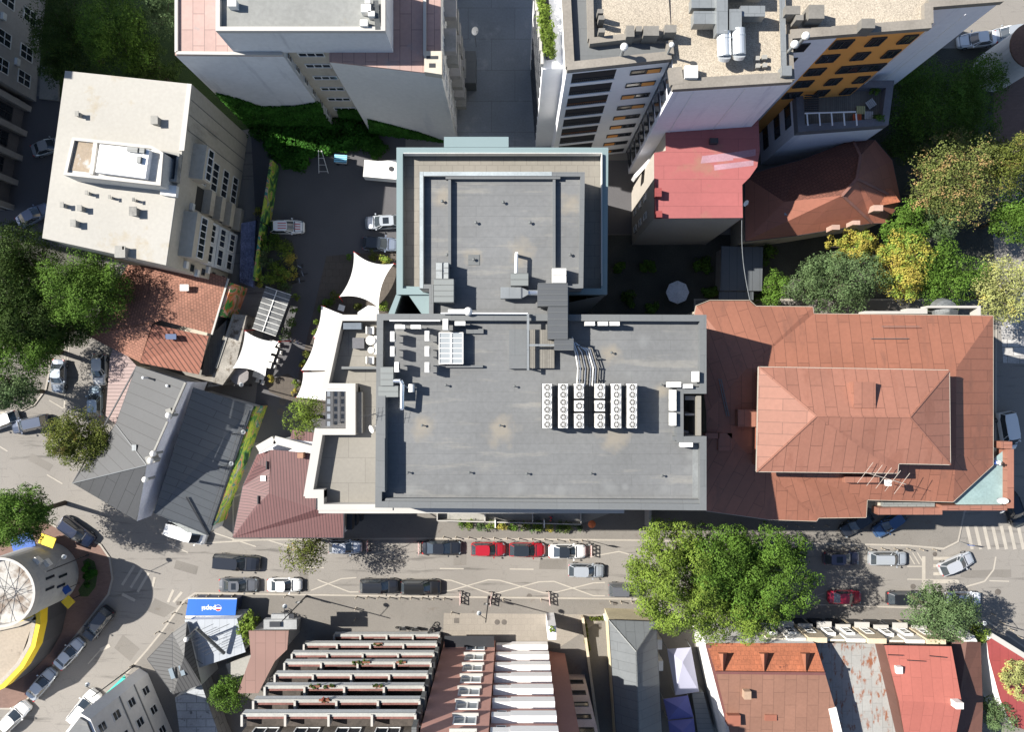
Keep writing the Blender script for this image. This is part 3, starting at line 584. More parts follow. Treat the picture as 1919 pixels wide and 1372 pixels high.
ln(1576, 1082, 1630, 1083); ln(1700, 1086, 1795, 1088); ln(1854, 1089, 1891, 1090); ln(88, 890, 117, 907); ln(-10, 831, 14, 846); ln(313, 1018, 352, 1036); ln(1400, 1078, 1450, 1079)
ln(1731, 1043, 1731, 1106, .45)
for y, x in ((1047, 1783), (1061, 1778), (1076, 1772), (1091, 1797)): ln(1749, y, x, y, .38)
for k in range(9): ln(1812 + 16 * k, 986, 1822 + 16 * k, 1030, .42)
for k in range(3): ln(1701 + 9 * k, 1036, 1714 + 9 * k, 1058, .14)
ln(1700, 1062, 1728, 1062)
Z = [[(583, 1107), (640, 1085), (668, 1083)], [(595, 1087), (655, 1110), (672, 1110)], [(825, 1087), (845, 1088), (915, 1112), (932, 1112), (1010, 1091), (1038, 1090), (1112, 1117), (1134, 1117)],
     [(826, 1109), (845, 1107), (915, 1087), (936, 1088), (1020, 1112), (1044, 1110), (1112, 1093), (1134, 1092)], [(392, 996), (480, 1025)], [(385, 1018), (500, 1012), (560, 1030)], [(1100, 1045), (1160, 1034), (1185, 1041)], [(700, 1024), (760, 1044)], [(690, 1042), (750, 1026)], [(1505, 1112), (1545, 1124)], [(1505, 1126), (1545, 1112)]]
for z in Z:
    for a, b in zip(z[:-1], z[1:]): ln(*a, *b)
for a in [(229, 1097, 252, 1060), (245, 1102, 266, 1068), (258, 1110, 279, 1074), (286, 1100, 290, 1082), (315, 1129, 325, 1106), (325, 1129, 341, 1110)]: ln(*a, .32)
ln(229, 1114, 253, 1126, .38); ln(165, 1245, 188, 1219); ln(188, 1219, 206, 1210, .45)
ln(1862, 1068, 1845, 1090, .2); ln(1845, 1090, 1810, 1100, .2); ln(1862, 1068, 1866, 1044, .2)
ln(122, 640, 122, 765 - 0, .12); ln(92, 750, 119, 766, .12); ln(130, 640, 120, 765, .12)
mm = M()
for x0, y0, x1, y1, w in lines:
    a, b = Vector(W2(x0, y0)), Vector(W2(x1, y1)); d = (b - a).normalized() * 0 + (b - a).normalized(); n = Vector((-d.y, d.x)) * w / 2
    q = [a - n, b - n, b + n, a + n]; zz = .009 + .0002 * len(mm.f); mm.poly([(p[0], p[1], zz) for p in ccw([tuple(p) for p in q])])
tag(mm.build('road_markings', white_line), kind='structure')
mm = M()
for k, (x, y, r) in enumerate([(856, 1163, .42), (932, 1166, .36), (945, 1166, .36), (1123, 1172, .36), (1870, 1110, .4), (992, 1118, .35), (1152, 1131, .3), (530, 753, .5), (526, 772, .5), (335, 1131, .3), (1711, 1100, .35), (1752, 1039, .3)]):
    o = M(); c = W(x, y, .0); z = .131 if y > 1122 and k < 9 and x > 400 and x < 1500 else .02; z = .135 if x in (335, 1152) else z
    if k in (4, 8, 7, 10, 11): z = .016
    if k % 3: o.lathe(c.x, c.y, [(r, z - .01), (r, z), (0, z + .001)], 14)
    else: o.box(c.x, c.y, z - .01, r * 1.6, r * 1.6, .01)
    tag(o.build('manhole_cover', mat('cast_iron', C(120, 112, 104), .7, (4, .2), (30, .2))), ['square iron cover in the pale apron', 'round iron cover left of its twin in the pale apron', 'round iron cover right of its twin in the pale apron', 'square iron cover beside the planted strip of the lane', 'round iron cover in the right junction', 'round drain cover at the kerb between two striped barriers', 'square cover in the pavement near the big tree', 'round cover in the small yard behind the maroon roof', 'round cover next to the maroon roofed house', 'square cover in the pavement at the left corner', 'round cover in the road near the stop line', 'round cover beside the white stop line'][k], 'manhole cover')

# ---------------------------------------------------------------- central building, south block
HB = 24.6
def P2(x, y, h=HB): return W2(x, y, h)
root = thing('central_building', 'large dark grey flat roofed building in the middle with parapets and fan units on top', 'building', (*P2(1000, 780), 0))
main = [(706, 588), (1324, 590), (1324, 738), (1281, 738), (1281, 818), (1324, 818), (1324, 957), (703, 952)]
mxy = [P2(x, y) for x, y in main]
m = M(); m.prism(mxy, 0, HB - 1.0, top=False); m.build('wall', grayw, root)
ins = inset(mxy, .5)
m = M(); m.poly([(x, y, HB - .9) for x, y in ccw(ins)]); m.build('roof', membrane, root)
m = M(); m.ring(ccw(mxy), inset(mxy, .62), HB - 1.0, HB); m.build('parapet', membrane2, root)
m = M(); a = ccw([P2(*p) for p in [(722, 935), (1312, 938), (1312, 950), (716, 948)]]); m.prism(a, HB - .9, HB - .25); m.build('parapet_step', membrane2, root)
m = M(); a = ccw([P2(*p) for p in [(1292, 822), (1312, 822), (1312, 936), (1302, 936), (1302, 830)]]); m.prism(a, HB - .9, HB - .82); m.build('gutter_strip', mat('pale_membrane', C(150, 155, 156), .7), root)
m = M(); pxbox(m, 708, 742, 722, 922, HB - 1.0, HB + .55); pxbox(m, 716.5, 822, 721, 920, HB + .55, HB + .75); m.build('raised_wall', membrane2, root)
# shaft recess at the east side
m = M(); pxbox(m, 1266, 738, 1281, 818, HB - .9, HB - .1); pxbox(m, 1262, 818, 1312, 826, HB - .9, HB - .15); pxbox(m, 1262, 730, 1312, 738, HB - .9, HB - .15); m.build('shaft_kerb', membrane2, root)
m = M(); pxbox(m, 1306, 742, 1314, 817, HB - 4, HB - .6); m.build('shaft_beam', pale, root)
m = M(); pxbox(m, 1284, 742, 1304, 750, HB - 5, HB - 1.4); pxbox(m, 1284, 775, 1304, 779, HB - 5, HB - 1.4); m.build('shaft_rib', grayw, root)
# south ledge strip and street terrace
HL = 20.5
m = M(); a, b = P2(597, 954.5, HL), P2(1170, 962.5, HL); m.prism([(a[0], b[1]), (b[0], b[1]), (b[0], b[1] + .55), (a[0], b[1] + .75)], HL - .5, HL); m.build('cornice', coping_white, root)
m = M(); m.prism([(P2(800, 0, 20)[0], b[1] + .55), (b[0], b[1] + .55), (b[0], b[1] + 1.4), (P2(800, 0, 20)[0], b[1] + 1.4)], HL - .9, HL - .35); m.build('cornice_channel', teal, root)
# west wing with terrace
HT = 20.6
wing = [(640, 591), (722, 591), (722, 962), (597, 962), (597, 931), (571, 931), (592, 803), (662, 812), (662, 731), (607, 731), (607, 721), (622, 680)]
wxy = [W2(x, y, HT) for x, y in wing]
fl = M(); 
outer = ccw([W2(x, y, HT) for x, y in [(640, 592), (730, 592), (730, 955), (597, 955), (597, 931), (571, 931), (594, 803), (664, 803), (664, 731), (607, 731)]])
fl.poly([(x, y, HT - 1.25) for x, y in inset(outer, .3)]); tr = fl.build('terrace_floor', pale, root)
m = M(); m.prism(outer, 0, HT - 1.3, top=False); m.build('wing_wall', grayw, root)
m = M(); path = [(730, 595.5), (637, 595.5), (627, 640), (609, 724), (657, 724.5), (657, 809.5), (597, 809.5), (577.5, 931 - 5), (601, 926), (601, 951), (730, 951)]
off = ccw([W2(x, y, HT) for x, y in path]); 
# coping as separate butt-jointed bars
PW = [W(x, y, HT) for x, y in path]; wd = .62
for i, (a, b) in enumerate(zip(PW[:-1], PW[1:])):
    d = (b - a).normalized() * wd / 2; z = HT + .003 * (i % 2); m.beam((a.x - d.x, a.y - d.y, z - .7), (b.x + d.x, b.y + d.y, z - .7), wd + (.35 if i == 4 else 0) + (.25 if i in (6, 7) else 0), 1.4)
m.build('coping', coping_white, root)
m = M(); pxbox(m, 610, 733, 650, 802, 8, 8.3); m.build('light_well_floor', metal_d, root)
for cx, z in ((616, 17.5), (629, 14.5), (642, 11.5)):
    m = M(); 
    for k in range(5): pxbox(m, cx - 3, 734 + 14 * k, cx + 3, 743 + 14 * k, z - .15, z)
    m.build('louvre_panel', mat('louvre_blue_grey', C(150, 160, 172), .5), root); m = M(); pxbox(m, cx + 4, 733, cx + 8, 802, z - 2.8, z - 2.6); m.build('balcony_slab', mat('dark_concrete', (.06, .062, .068), .8), root)
m = M(); pxbox(m, 667, 735, 679, 812, HT - 1.24, HT - .5); m.build('terrace_step', mat('terrace_shade_grey', C(150, 148, 142), .8), root)
m = M(); pxbox(m, 640, 687, 706, 692, HT - 1.24, HT - .2); m.build('terrace_divider', metal_g, root)
m = M(); pxbox(m, 643, 605, 677, 617, HT - 1.24, HT - .1); m.build('planter_box', mat('planter_blue_grey', C(120, 134, 148), .5), root)
# connection + north wing
HN = 21.2
nx = [P2(x, y, HN) for x, y in [(743, 276), (1140, 276), (1138, 550), (1062, 566), (1010, 600), (800, 600), (735, 590), (742, 540)]]
m = M(); m.prism(nx, 0, HN - 1.1, top=False); m.build('north_wall', mat('blue_grey_wall', (.20, .23, .25), .7, (.4, .1), None), root)
tx = [P2(x, y, HN) for x, y in [(743, 276), (1140, 276), (1138, 552), (743, 552)]]
m = M(); m.ring(ccw(tx), inset(tx, .62), HN - 1.1, HN); m.prism(ccw([P2(x, y, HN) for x, y in [(832, 256), (953, 256), (953, 275.5), (832, 275.5)]]), HN - 2, HN + .003, 0, None, True, True)
m.prism(ccw([P2(x, y, HN - .3) for x, y in [(743, 550), (752, 536), (812, 538), (812, 588), (790, 588), (765, 552), (752, 548)]]), HN - 1.1, HN - .3); m.prism(ccw([P2(x, y, HN - .3) for x, y in [(742, 552), (752, 552), (738, 592), (726, 592)]]), HN - 1.1, HN - .31); m.build('teal_parapet', teal, root)
m = M(); m.poly([(x, y, HN - .95) for x, y in ccw(inset(tx, .4))]); m.build('north_terrace_floor', paver, root)
m = M(); [m.beam(W(a, 1000 * 0 + b, HN - .05), W(c, d, HN - .05), .05, .9) for a, b, c, d in [(1127, 290, 1127, 536), (757, 289, 1127, 289)]]; m.build('railing', acwhite, root)
HI = 24.0
ix = ccw([P2(x, y, HI) for x, y in [(786, 322), (1096, 322), (1093, 540), (1066, 541), (1066, 596), (804, 596), (804, 541), (786, 541)]])
m = M(); m.prism(ix, HN - .95, HI - .7, top=False); m.build('penthouse_wall', grayw, root)
m = M(); m.poly([(x, y, HI - .6) for x, y in inset(ix, .3)]); m.build('penthouse_roof', membrane, root)
m = M(); m.ring(ix, inset(ix, .42), HI - .7, HI); 
m.build('penthouse_parapet', membrane2, root)
m = M(); [pxbox(m, *q, HI - .65, HI + .03) for q in [(786.5, 321.5, 793, 540), (793.5, 321.5, 1034, 329)]]; m.build('pale_coping', mat('pale_blue_coping', C(196, 208, 212), .5), root)
m = M(); [pxbox(m, *q, HI - .6, HI - .08) for q in [(840, 336, 845, 500), (1036, 336, 1041, 505), (835, 330, 1050, 335)]]; m.build('roof_kerb', membrane2, root)
for k, (x, y) in enumerate([(829, 378), (943, 380), (993, 418), (892, 418), (838, 478), (1068, 478), (888, 487)]): 
    m = M(); c = W(x, y, HI - .6); m.tube((c.x, c.y, HI - .6), (c.x, c.y, HI - .3), .06, .06, 8); m.lathe(c.x, c.y, [(.16, HI - .3), (.1, HI - .22), (0, HI - .2)], 10)
    if k == 6: m.box(c.x, c.y, HI - .6, 1.1, 1.0, .05)
    m.build('roof_vent', metal_g, root)
for k, (x, y) in enumerate([(765, 885), (880, 885), (987, 887), (1107, 887), (1240, 891), (792, 797), (937, 797), (1112, 665), (1238, 721), (836, 722), (964, 724), (1145, 661)]):
    m = M(); c = W(x, y, HB - .9); m.tube((c.x, c.y, HB - .9), (c.x, c.y, HB - .5), .05, .05, 8); m.lathe(c.x, c.y, [(.13, HB - .5), (.08, HB - .43), (0, HB - .42)], 10); m.build('roof_vent', metal_g, root)
# street side: ground floor terrace rail, dark windows in the south wall
fr = wall_frame(P2(800, 957), P2(1324, 957))
for k in range(8): window(root, fr, 2.5 + 4.3 * k, 1, 3.2, 2.4, 2, 1, frame_d)
m = M(); z = .35
for a, b in [((820, 960), (820, 975)), ((820, 975), (1088, 982)), ((909, 960), (909, 978)), ((998, 960), (998, 980)), ((1088, 958), (1088, 982))]: m.beam(W(*a, z + .5), W(*b, z + .5), .12, 1.0)
m.build('terrace_rail', coping_white, root)
m = M(); m.prism(ccw([W2(*p, .3) for p in [(820, 940), (1150, 940), (1150, 960), (1090, 982), (820, 975)]]), .125, .3); m.build('street_terrace', concrete, root)
m = M(); pxbox(m, 1216, 930, 1221, 992, .1, 3.2); m.build('fin_wall', grayw, root)
for x in (928, 1020): 
    m = M(); pxbox(m, x - 1, 975, x + 1, 990, .1, 1.5); m.build('bed_post', acwhite, root)

# ---- rooftop equipment
Z0 = HB - .9; n = 0
proto = thing('fan_unit', 'x', 'condenser', (0, 0, 0)); 
m = M(); m.box(0, 0, .95, 1.0, 1.42, .25); [m.box(sx * .42, sy * .6, 0, .06, .06, .95) for sx in (-1, 1) for sy in (-1, 1)]; m.build('stand', metal_d, proto)
m = M(); m.box(0, 0, 1.2, .86, 1.36, 1.15); m.build('casing', acwhite, proto)
for s in (-1, 1):
    m = M(); m.lathe(0, s * .34, [(.335, 2.352), (.335, 2.43), (.30, 2.43), (.30, 2.37)], 18); o = m.build('fan_ring', acwhite, proto); o2 = M(); o2.lathe(0, s * .34, [(.30, 2.36), (.1, 2.365)], 16, 0); o2.lathe(0, s * .335, [(.10, 2.40), (0, 2.41)], 10, 1)
    for q in range(8): a = q * math.pi / 4; o2.beam((.1 * math.cos(a), s * .335 + .1 * math.sin(a), 2.40), (.27 * math.cos(a), s * .335 + .27 * math.sin(a), 2.40), .03, .02, 1)
    o2.build('fan_guard', [mat('fan_shadow', (.035, .035, .035), .6, None, None), acwhite], o)
single = thing('fan_unit', 'x', 'condenser', (0, 0, 0)); m = M(); m.box(0, 0, .95, 1.0, 1.1, .25); [m.box(sx * .42, sy * .5, 0, .06, .06, .95) for sx in (-1, 1) for sy in (-1, 1)]; m.build('stand', metal_d, single)
m = M(); m.box(0, 0, 1.2, .86, .98, 1.15); m.build('casing', acwhite, single); m = M(); m.lathe(0, 0, [(.38, 2.352), (.38, 2.43), (.33, 2.43), (.33, 2.37)], 18); o = m.build('fan_ring', acwhite, single)
o2 = M(); o2.lathe(0, 0, [(.33, 2.36), (.13, 2.365)], 16, 0); o2.lathe(0, 0, [(.13, 2.40), (0, 2.41)], 10, 1)
for q in range(8): a = q * math.pi / 4; o2.beam((.1 * math.cos(a), .1 * math.sin(a), 2.40), (.34 * math.cos(a), .34 * math.sin(a), 2.40), .03, .02, 1)
o2.build('fan_guard', [MC['fan_shadow'], acwhite], o)
rowsn = ['top', 'middle', 'bottom']; used = {}
for ci, cx in enumerate([1025.5, 1055.5, 1085.5, 1125, 1155.5, 1185]):
    for ri, cy in enumerate([733, 761, 789]):
        pr = single if (ri == 1 and ci in (2, 3)) else proto; c = W(cx, cy, Z0 + 2.4); loc = (c.x, c.y, Z0)
        lab = '%s white fan unit of the %s column of the rooftop fan array' % (['topmost', 'middle', 'lowest'][ri], ['first', 'second', 'third', 'fourth', 'fifth', 'sixth'][ci])
        if pr is single: lab = 'single fan unit in the middle of the %s column of the fan array' % ('third' if ci == 2 else 'fourth')
        if pr not in used: used[pr] = 1; o = pr; o.location = loc; o['label'] = lab
        else: o = dup(pr, loc, 0, lab)
        o.rotation_euler.z = R([.8, -.5, .3, -1.0, .6, 0][(ci * 3 + ri * 2) % 6])
        o['group'] = 'fan units on the grey roof'
m = M()
for cx in (1040, 1070, 1105, 1140, 1170):
    for k in range(3): m.beam(W(cx - 2 + 3 * k, 722, Z0 + .9), W(cx - 2 + 3 * k, 802, Z0 + .9), .05, .05)
for y in (745, 773, 797): m.beam(W(1018, y, Z0 + .8), W(1192, y, Z0 + .8), .08, .1)
for x in (1040, 1105, 1170):
    for y in (725, 800): c = W(x, y, Z0 + .4); m.box(c.x, c.y, Z0, .1, .1, .9)
o = tag(m.build('pipe_rack', metal_d), 'dark pipe rack running between the fan unit columns', 'pipe rack')
# silver pipe bundle going up to the clad ducts
root = thing('pipe_bundle', 'bundle of silver refrigerant pipes crossing the roof to the fan units', 'pipes', W(1100, 690, Z0)); 
for k in range(9):
    m = M(); x = 1083 + k * 4.8; pts = [(x - 2, 724), (x + 0, 690), (x - 4 - k * 1.0, 665 - k * 1.5), (1072 + k * 1.2, 632 + k * 2)]
    q = [W(a, b, Z0 + .55 + .03 * (k % 3)) for a, b in pts]
    for a, b in zip(q[:-1], q[1:]): m.tube(a, b, .06, .06, 6)
    m.build('pipe', chrome if k % 2 else (wood if k % 3 else acwhite), root)
m = M(); [m.beam(W(1080, y, Z0 + .25), W(1126, y, Z0 + .25), .1, .5) for y in (712, 690, 672)]; m.build('support', metal_g, root)
def clad(label, rects, h, m_, name='duct_housing', cat='duct', z0=Z0, zpar=None):
    """sheet clad duct housings: body, standing seams, base frame"""
    c = W((rects[0][0] + rects[0][2]) / 2, (rects[0][1] + rects[0][3]) / 2, z0); root = thing(name, label, cat, c)
    for i, (x0, y0, x1, y1) in enumerate(rects):
        m = M(); hh = h - .12 * i; pxbox(m, x0, y0, x1, y1, z0 + .25, z0 + hh); m.build('casing', m_, root, fa=0)
        g = M(); zz = z0 + hh + .02; n = max(2, int(abs(y1 - y0) / 10.5))
        for k in range(n + 1): y = y0 + (y1 - y0) * k / n; g.beam(W(x0, y, zz), W(x1, y, zz), .05, .05)
        g.build('seam', metal_g, root); g = M()
        for x in (x0 + 2, x1 - 2):
            for y in (y0 + 2, y1 - 2): q = W(x, y, z0 + hh); g.box(q.x, q.y, z0, .12, .12, .25)
        g.build('foot', metal_d, root)
    return root
cl_d = mat('dark_clad', C(108, 112, 116), .5, (.6, .06), None, metal=.1)
cl_l = mat('light_clad', C(160, 166, 164), .5, (.6, .06), None, metal=.1)
clad('wide dark grey clad duct housing where the two roofs meet', [(1008, 531, 1064, 573), (1027, 573.2, 1064, 635), (1039, 635.2, 1075, 656)], 2.3, cl_d)
clad('pale grey clad duct housing at the left corner of the north wing roof', [(813, 523, 850, 566)], 1.9, cl_l, z0=HI - .6)
clad('pair of white panel housings above the pale grey clad duct', [(817, 491.5, 828.5, 522.5), (829.5, 491, 840, 522.5)], 1.7, mat('white_clad', C(190, 196, 196), .5), z0=HI - .6)
clad('grey clad box with a pipe chimney in the middle of the north roof', [(957, 512, 990, 535)], 1.6, cl_l, z0=HI - .6)
clad('stacked grey clad cover by the left parapet of the main roof', [(713, 688, 737, 723), (709, 723.5, 746, 744)], 1.5, cl_l)
clad('small white open unit on the right side of the north roof', [(1035, 502, 1061, 530)], 1.2, acwhite, z0=HI - .6)
m = M(); a, b = W(968, 475, HI + .6), W(967, 512, HI + .6); m.tube(a, b, .16, .16, 10); m.tube(a, (a.x, a.y, HI - .5), .16, .16, 10); m.tube(b, (b.x, b.y, HI - .5), .12, .12, 8); tag(m.build('vent_pipe', pipew), 'white horizontal vent pipe on the north roof', 'pipe')
root = thing('air_duct', 'white tapered sheet metal duct beside the grey clad box', 'duct', W(965, 548, HI - .6)); m = M(); pxbox(m, 938, 538, 977, 559, HI - .2, HI + .7); m.build('duct_box', metal_l, root)
m = M(); a = [W(977, 538, HI + .7), W(977, 559, HI + .7), W(990, 552, HI + .5), W(990, 545, HI + .5)]; m.prism([(p.x, p.y) for p in a], HI - .1, HI + .6, 0, None, True, True); m.build('duct_taper', metal_l, root); m = M(); m.tube(W(990, 548.5, HI + .2), W(1009, 548.5, HI + .2), .27, .27, 12); m.build('duct_collar', chrome, root)
ball('white ball headed chimney on the edge of the north roof', 877, 583, HI + 1.3, .42, HI - .6, arm=(840, 584))
root = thing('skylight', 'pale glazed skylight with white bars on the main roof', 'skylight', W(845, 652, Z0)); m = M(); pxbox(m, 822.5, 622.5, 868, 683, Z0, Z0 + .85); m.build('kerb', coping_white, root)
m = M(); pxbox(m, 824, 624, 866.5, 681.5, Z0 + .85, Z0 + .9); m.build('pane', mat('skylight_glass', C(196, 204, 208), .15, None, None), root); m = M()
for k in range(7): y = 624 + 9.6 * k; m.beam(W(823, y, Z0 + .93), W(867.5, y, Z0 + .93), .06, .06)
for x in (823, 844.5, 846.5, 867.5): m.beam(W(x, 624, Z0 + .94), W(x, 682, Z0 + .94), .07, .07)
m.build('bar', frame_w, root)
m = M(); [pxbox(m, *q, Z0, Z0 + .35) for q in [(858, 616, 906, 625), (823, 684.5, 905, 689)]]; tag(m.build('skylight_kerb', membrane2), 'two low grey roof kerbs above and below the skylight', 'roof kerb')
root = thing('service_deck', 'low weathered plank deck with a grey lid beside it', 'deck', W(1015, 655, Z0)); m = M(); pxbox(m, 993, 618, 1039, 690, Z0 + .3, Z0 + .55); m.build('planks', wood, root); m = M(); pxbox(m, 954, 617, 987, 691, Z0, Z0 + .5); m.build('lid', membrane2, root)
m = M(); m.beam(W(989.5, 588, Z0 + 1.4), W(989.5, 694, Z0 + 1.4), .22, .22); m.beam(W(991, 647, Z0 + 1.38), W(1041, 647, Z0 + 1.38), .2, .2)
for x, y in ((989.5, 592), (989.5, 690), (1038, 647)): c = W(x, y, Z0 + 1.3); m.box(c.x, c.y, Z0, .14, .14, 1.3)
tag(m.build('cable_tray', metal_l), 'pale metal cable tray crossing the deck', 'cable tray')
m = M(); m.tube(W(826, 587, Z0 + 1.3), W(989, 587.5, Z0 + 1.3), .07, .07, 8); m.tube(W(730, 601, HB + .1), W(825, 601, HB + .1), .07, .07, 8); tag(m.build('conduit', pipew), 'thin white conduit along the joint of the two roofs', 'conduit')
# ducts near left parapet
root = thing('bent_duct', 'bent silver duct beside the stacked clad cover', 'duct', W(752, 740, Z0)); m = M(); q = [W(738, 714, Z0 + 1.3), W(751, 714, Z0 + 1.4), W(754, 720, Z0 + 1.4), W(753, 765, Z0 + 1.3)]
for a, b in zip(q[:-1], q[1:]): m.tube(a, b, .22, .22, 12)
m.tube(q[-1], (q[-1].x, q[-1].y, Z0), .2, .2, 10); m.build('duct', chrome, root, smooth=True); m = M(); a = W(770, 728, Z0 + 1.5); m.tube((a.x, a.y - .35, Z0 + 1.1), (a.x, a.y + .4, Z0 + 1.1), .28, .28, 14); m.tube((a.x, a.y, Z0), (a.x, a.y, Z0 + 1), .1, .1, 8); m.build('fan_drum', acwhite, root); m = M(); m.tube(W(754, 722, Z0 + 1.2), W(768, 728, Z0 + 1.2), .08, .08, 8); m.build('link', metal_l, root)
G = 'white split units on the roofs'
for x, y in ((749, 612.5), (779, 612.5)): acbox('%s flat white split unit under the top parapet of the main roof' % ('left' if x < 760 else 'right'), x, y, .95, .38, .75, Z0 + .5, 0, G)
for i, y in enumerate((630.5, 658.5, 688)): acbox('%s white split unit in the column beside the left parapet' % ['top', 'middle', 'bottom'][i], 735 + (8 if i == 2 else 0), y, .95, .4, .8, Z0 + .55, math.pi / 2, G)
for i, y in enumerate((629.5, 658.5, 688.5)): acbox('%s white split unit in the column left of the skylight' % ['top', 'middle', 'bottom'][i], 800, y, .95, .42, .8, Z0 + .55, math.pi / 2, G)
acbox('tall white split unit above the skylight', 834.5, 608, 1.0, .5, 1.1, Z0 + .4, math.pi / 2, G); acbox('small white split unit right above the skylight', 862, 606, 1.0, .4, .6, Z0 + .5, 0, G)
for i, x in enumerate((1105.5, 1130, 1152)): acbox('%s white split unit in the row of three by the upper parapet' % ['left', 'middle', 'right'][i], x, 606.5, .92, .38, .7, Z0 + .4, 0, G)
acbox('white split unit against the east parapet above the shaft', 1305, 706, .98, .55, .8, Z0 + .3, math.pi / 2, G)
acbox('long white split unit left above the shaft', 1264, 721, 1.25, .5, .8, Z0 + .3, 0, G); acbox('small white unit right above the shaft', 1289, 724, .95, .4, .5, Z0 + .4, 0, G)
for i, y in enumerate((741, 760, 786)): acbox('%s white split unit on the left wall of the shaft' % ['upper', 'middle', 'lower'][i], 1262, y, 1.0 + .2 * (i == 2), .55, .8, Z0 + .2, math.pi / 2, G)
acbox('white split unit below the shaft recess', 1287, 834, 1.15, .4, .7, Z0 + .3, 0, G)
for i, y in enumerate((619, 675)): 
    c = W(693, y, HT - .6); root = thing('lounge_chair', '%s pale lounge chair on the small west terrace' % ['upper', 'lower'][i], 'chair', (c.x, c.y, HT - 1.25)); m = M(); m.box(c.x, c.y, HT - 1.0, .75, .75, .15); m.build('seat', acwhite, root); m = M(); m.box(c.x - .32, c.y, HT - .85, .12, .75, .45); m.build('backrest', acwhite, root); m = M(); [m.box(c.x + sx * .3, c.y + sy * .3, HT - 1.25, .06, .06, .25) for sx in (-1, 1) for sy in (-1, 1)]; m.build('leg', metal_d, root)
for i, (x, y, r) in enumerate(((694, 638, .48), (695, 656, .33))):
    c = W(x, y, HT - .7); root = thing('round_table', '%s round pale table on the small west terrace' % ['bigger', 'smaller'][i], 'table', (c.x, c.y, HT - 1.25)); m = M(); m.tube((c.x, c.y, HT - .75), (c.x, c.y, HT - .7), r, r, 18); m.build('tabletop', acwhite, root); m = M(); m.tube((c.x, c.y, HT - 1.25), (c.x, c.y, HT - .75), .05, .05, 8); m.build('leg', metal_d, root)
c = W(705, 647, HT - .9); root = thing('bench', 'long white bench against the wall of the west terrace', 'bench', (c.x, c.y, HT - 1.25)); m = M(); m.box(c.x, c.y, HT - .95, .45, 1.9, .12); m.build('seat', acwhite, root); m = M(); [m.box(c.x, c.y + s * .7, HT - 1.25, .4, .08, .3) for s in (-1, 1)]; m.build('leg', metal_d, root)
c = W(671, 643, HT - .5); root = thing('hot_tub', 'square dark cushioned hot tub cover on the west terrace', 'hot tub', (c.x, c.y, HT - 1.25)); m = M(); m.box(c.x, c.y, HT - 1.25, 1.15, 1.05, .55); m.build('tub', mat('dark_vinyl', C(90, 90, 96), .6), root); m = M(); m.box(c.x, c.y, HT - .695, 1.2, 1.1, .1); m.build('lid', mat('vinyl_lid', C(112, 112, 118), .6), root)
for i, (x, y) in enumerate(((697, 804), (705, 800))): dish('%s small white satellite dish beside the raised grey wall' % ['left', 'right'][i], x, y, HT - .3, .42, base=HT - 1.25, az=200 + 60 * i)
for i, (x, y) in enumerate(((696, 778),)):
    root = thing('antenna', 'thin rake shaped antenna over the raised grey wall', 'antenna', W(x, y, Z0)); c = W(x, y, HB + 1.2); m = M(); m.tube((c.x, c.y, HT - 1.2), (c.x, c.y, HB + 1.2), .03, .03, 6); m.build('mast', metal_d, root); m = M(); m.tube(c + Vector((-1.1, -.2, 0)), c + Vector((1.1, .3, 0)), .02, .02, 5)
    for k in range(6): d = c + Vector((-1 + .4 * k, -.2 + .1 * k, 0)); m.tube(d + Vector((-.1, -.5, 0)), d + Vector((.1, .5, 0)), .015, .015, 4)
    m.build('elements', metal_d, root)
# ================================================================ other buildings
def rows(root, A, B, h_list, s_list, w, h, cols=2, rws=1, fm=None, gm=None, **k):
    fr = wall_frame(A, B)
    for z in h_list:
        for s in s_list: window(root, fr, s, z, w, h, cols, rws, fm, gm, **k)
    return fr
# ---- red building east
root = thing('red_roof_building', 'large building with a terracotta sheet roof and a smaller hipped roof on top', 'building', (*W2(1600, 780, 16), 0))
lo = [(1324, 958), (1324, 592), (1301, 592), (1305, 573), (1330, 563), (1405, 563), (1417, 574), (1523, 575), (1525, 588), (1861, 592), (1861, 872), (1786, 941), (1625, 937), (1623, 970), (1534, 971), (1530, 977), (1440, 974)]
he = 15.0; walls(root, lo, he, creamw, d=.5)
hx = 16.6
V = [(x, y, he) for x, y in lo] + [(1400, 690, hx), (1792, 690, hx), (1792, 850, hx), (1400, 850, hx), (1324, 775, hx)]
# slopes (index): 0..16 eave, 17.. inner ring
pitched(root, V, [[2, 3, 4, 5, 6, 7, 8, 17, 21], [1, 2, 21], [8, 9, 18, 17], [9, 10, 19, 18], [10, 11, 19], [11, 12, 20, 19], [12, 13, 14, 20], [14, 15, 16, 20], [16, 0, 21, 20], [0, 1, 21], [17, 21, 20], [17, 18, 19, 20]], [redsheet], eave=list(range(17)), fm=mat('eave_cream', C(205, 190, 170), .7))
up = [(1422, 688), (1779, 694), (1781, 871), (1684, 869), (1682, 887), (1418, 884)]; hu = 19.2; walls(root, up, hu, redold, z0=hx - 1.6, d=.45)
V = [(x, y, hu) for x, y in up] + [(1530, 780, 21.0), (1705, 782, 21.0)]
pitched(root, V, [[0, 1, 7, 6], [1, 2, 7], [2, 3, 4, 6, 7][:5], [4, 5, 6], [5, 0, 6]], [redsheet2], eave=list(range(6)), name='upper_roof', fm=mat('eave_cream2', C(215, 205, 188), .7)); m = M(); [m.beam(W(*V[a]) + Vector((0, 0, .03)), W(*V[b]) + Vector((0, 0, .03)), .16, .08) for a, b in ((6, 7), (0, 6), (5, 6), (1, 7), (2, 7))]; m.build('ridge_cap', redsheet2, root)
m = M(); pxbox(m, 1600, 716, 1641, 765, 19.8, 20.8); m.build('dormer', redsheet2, root)
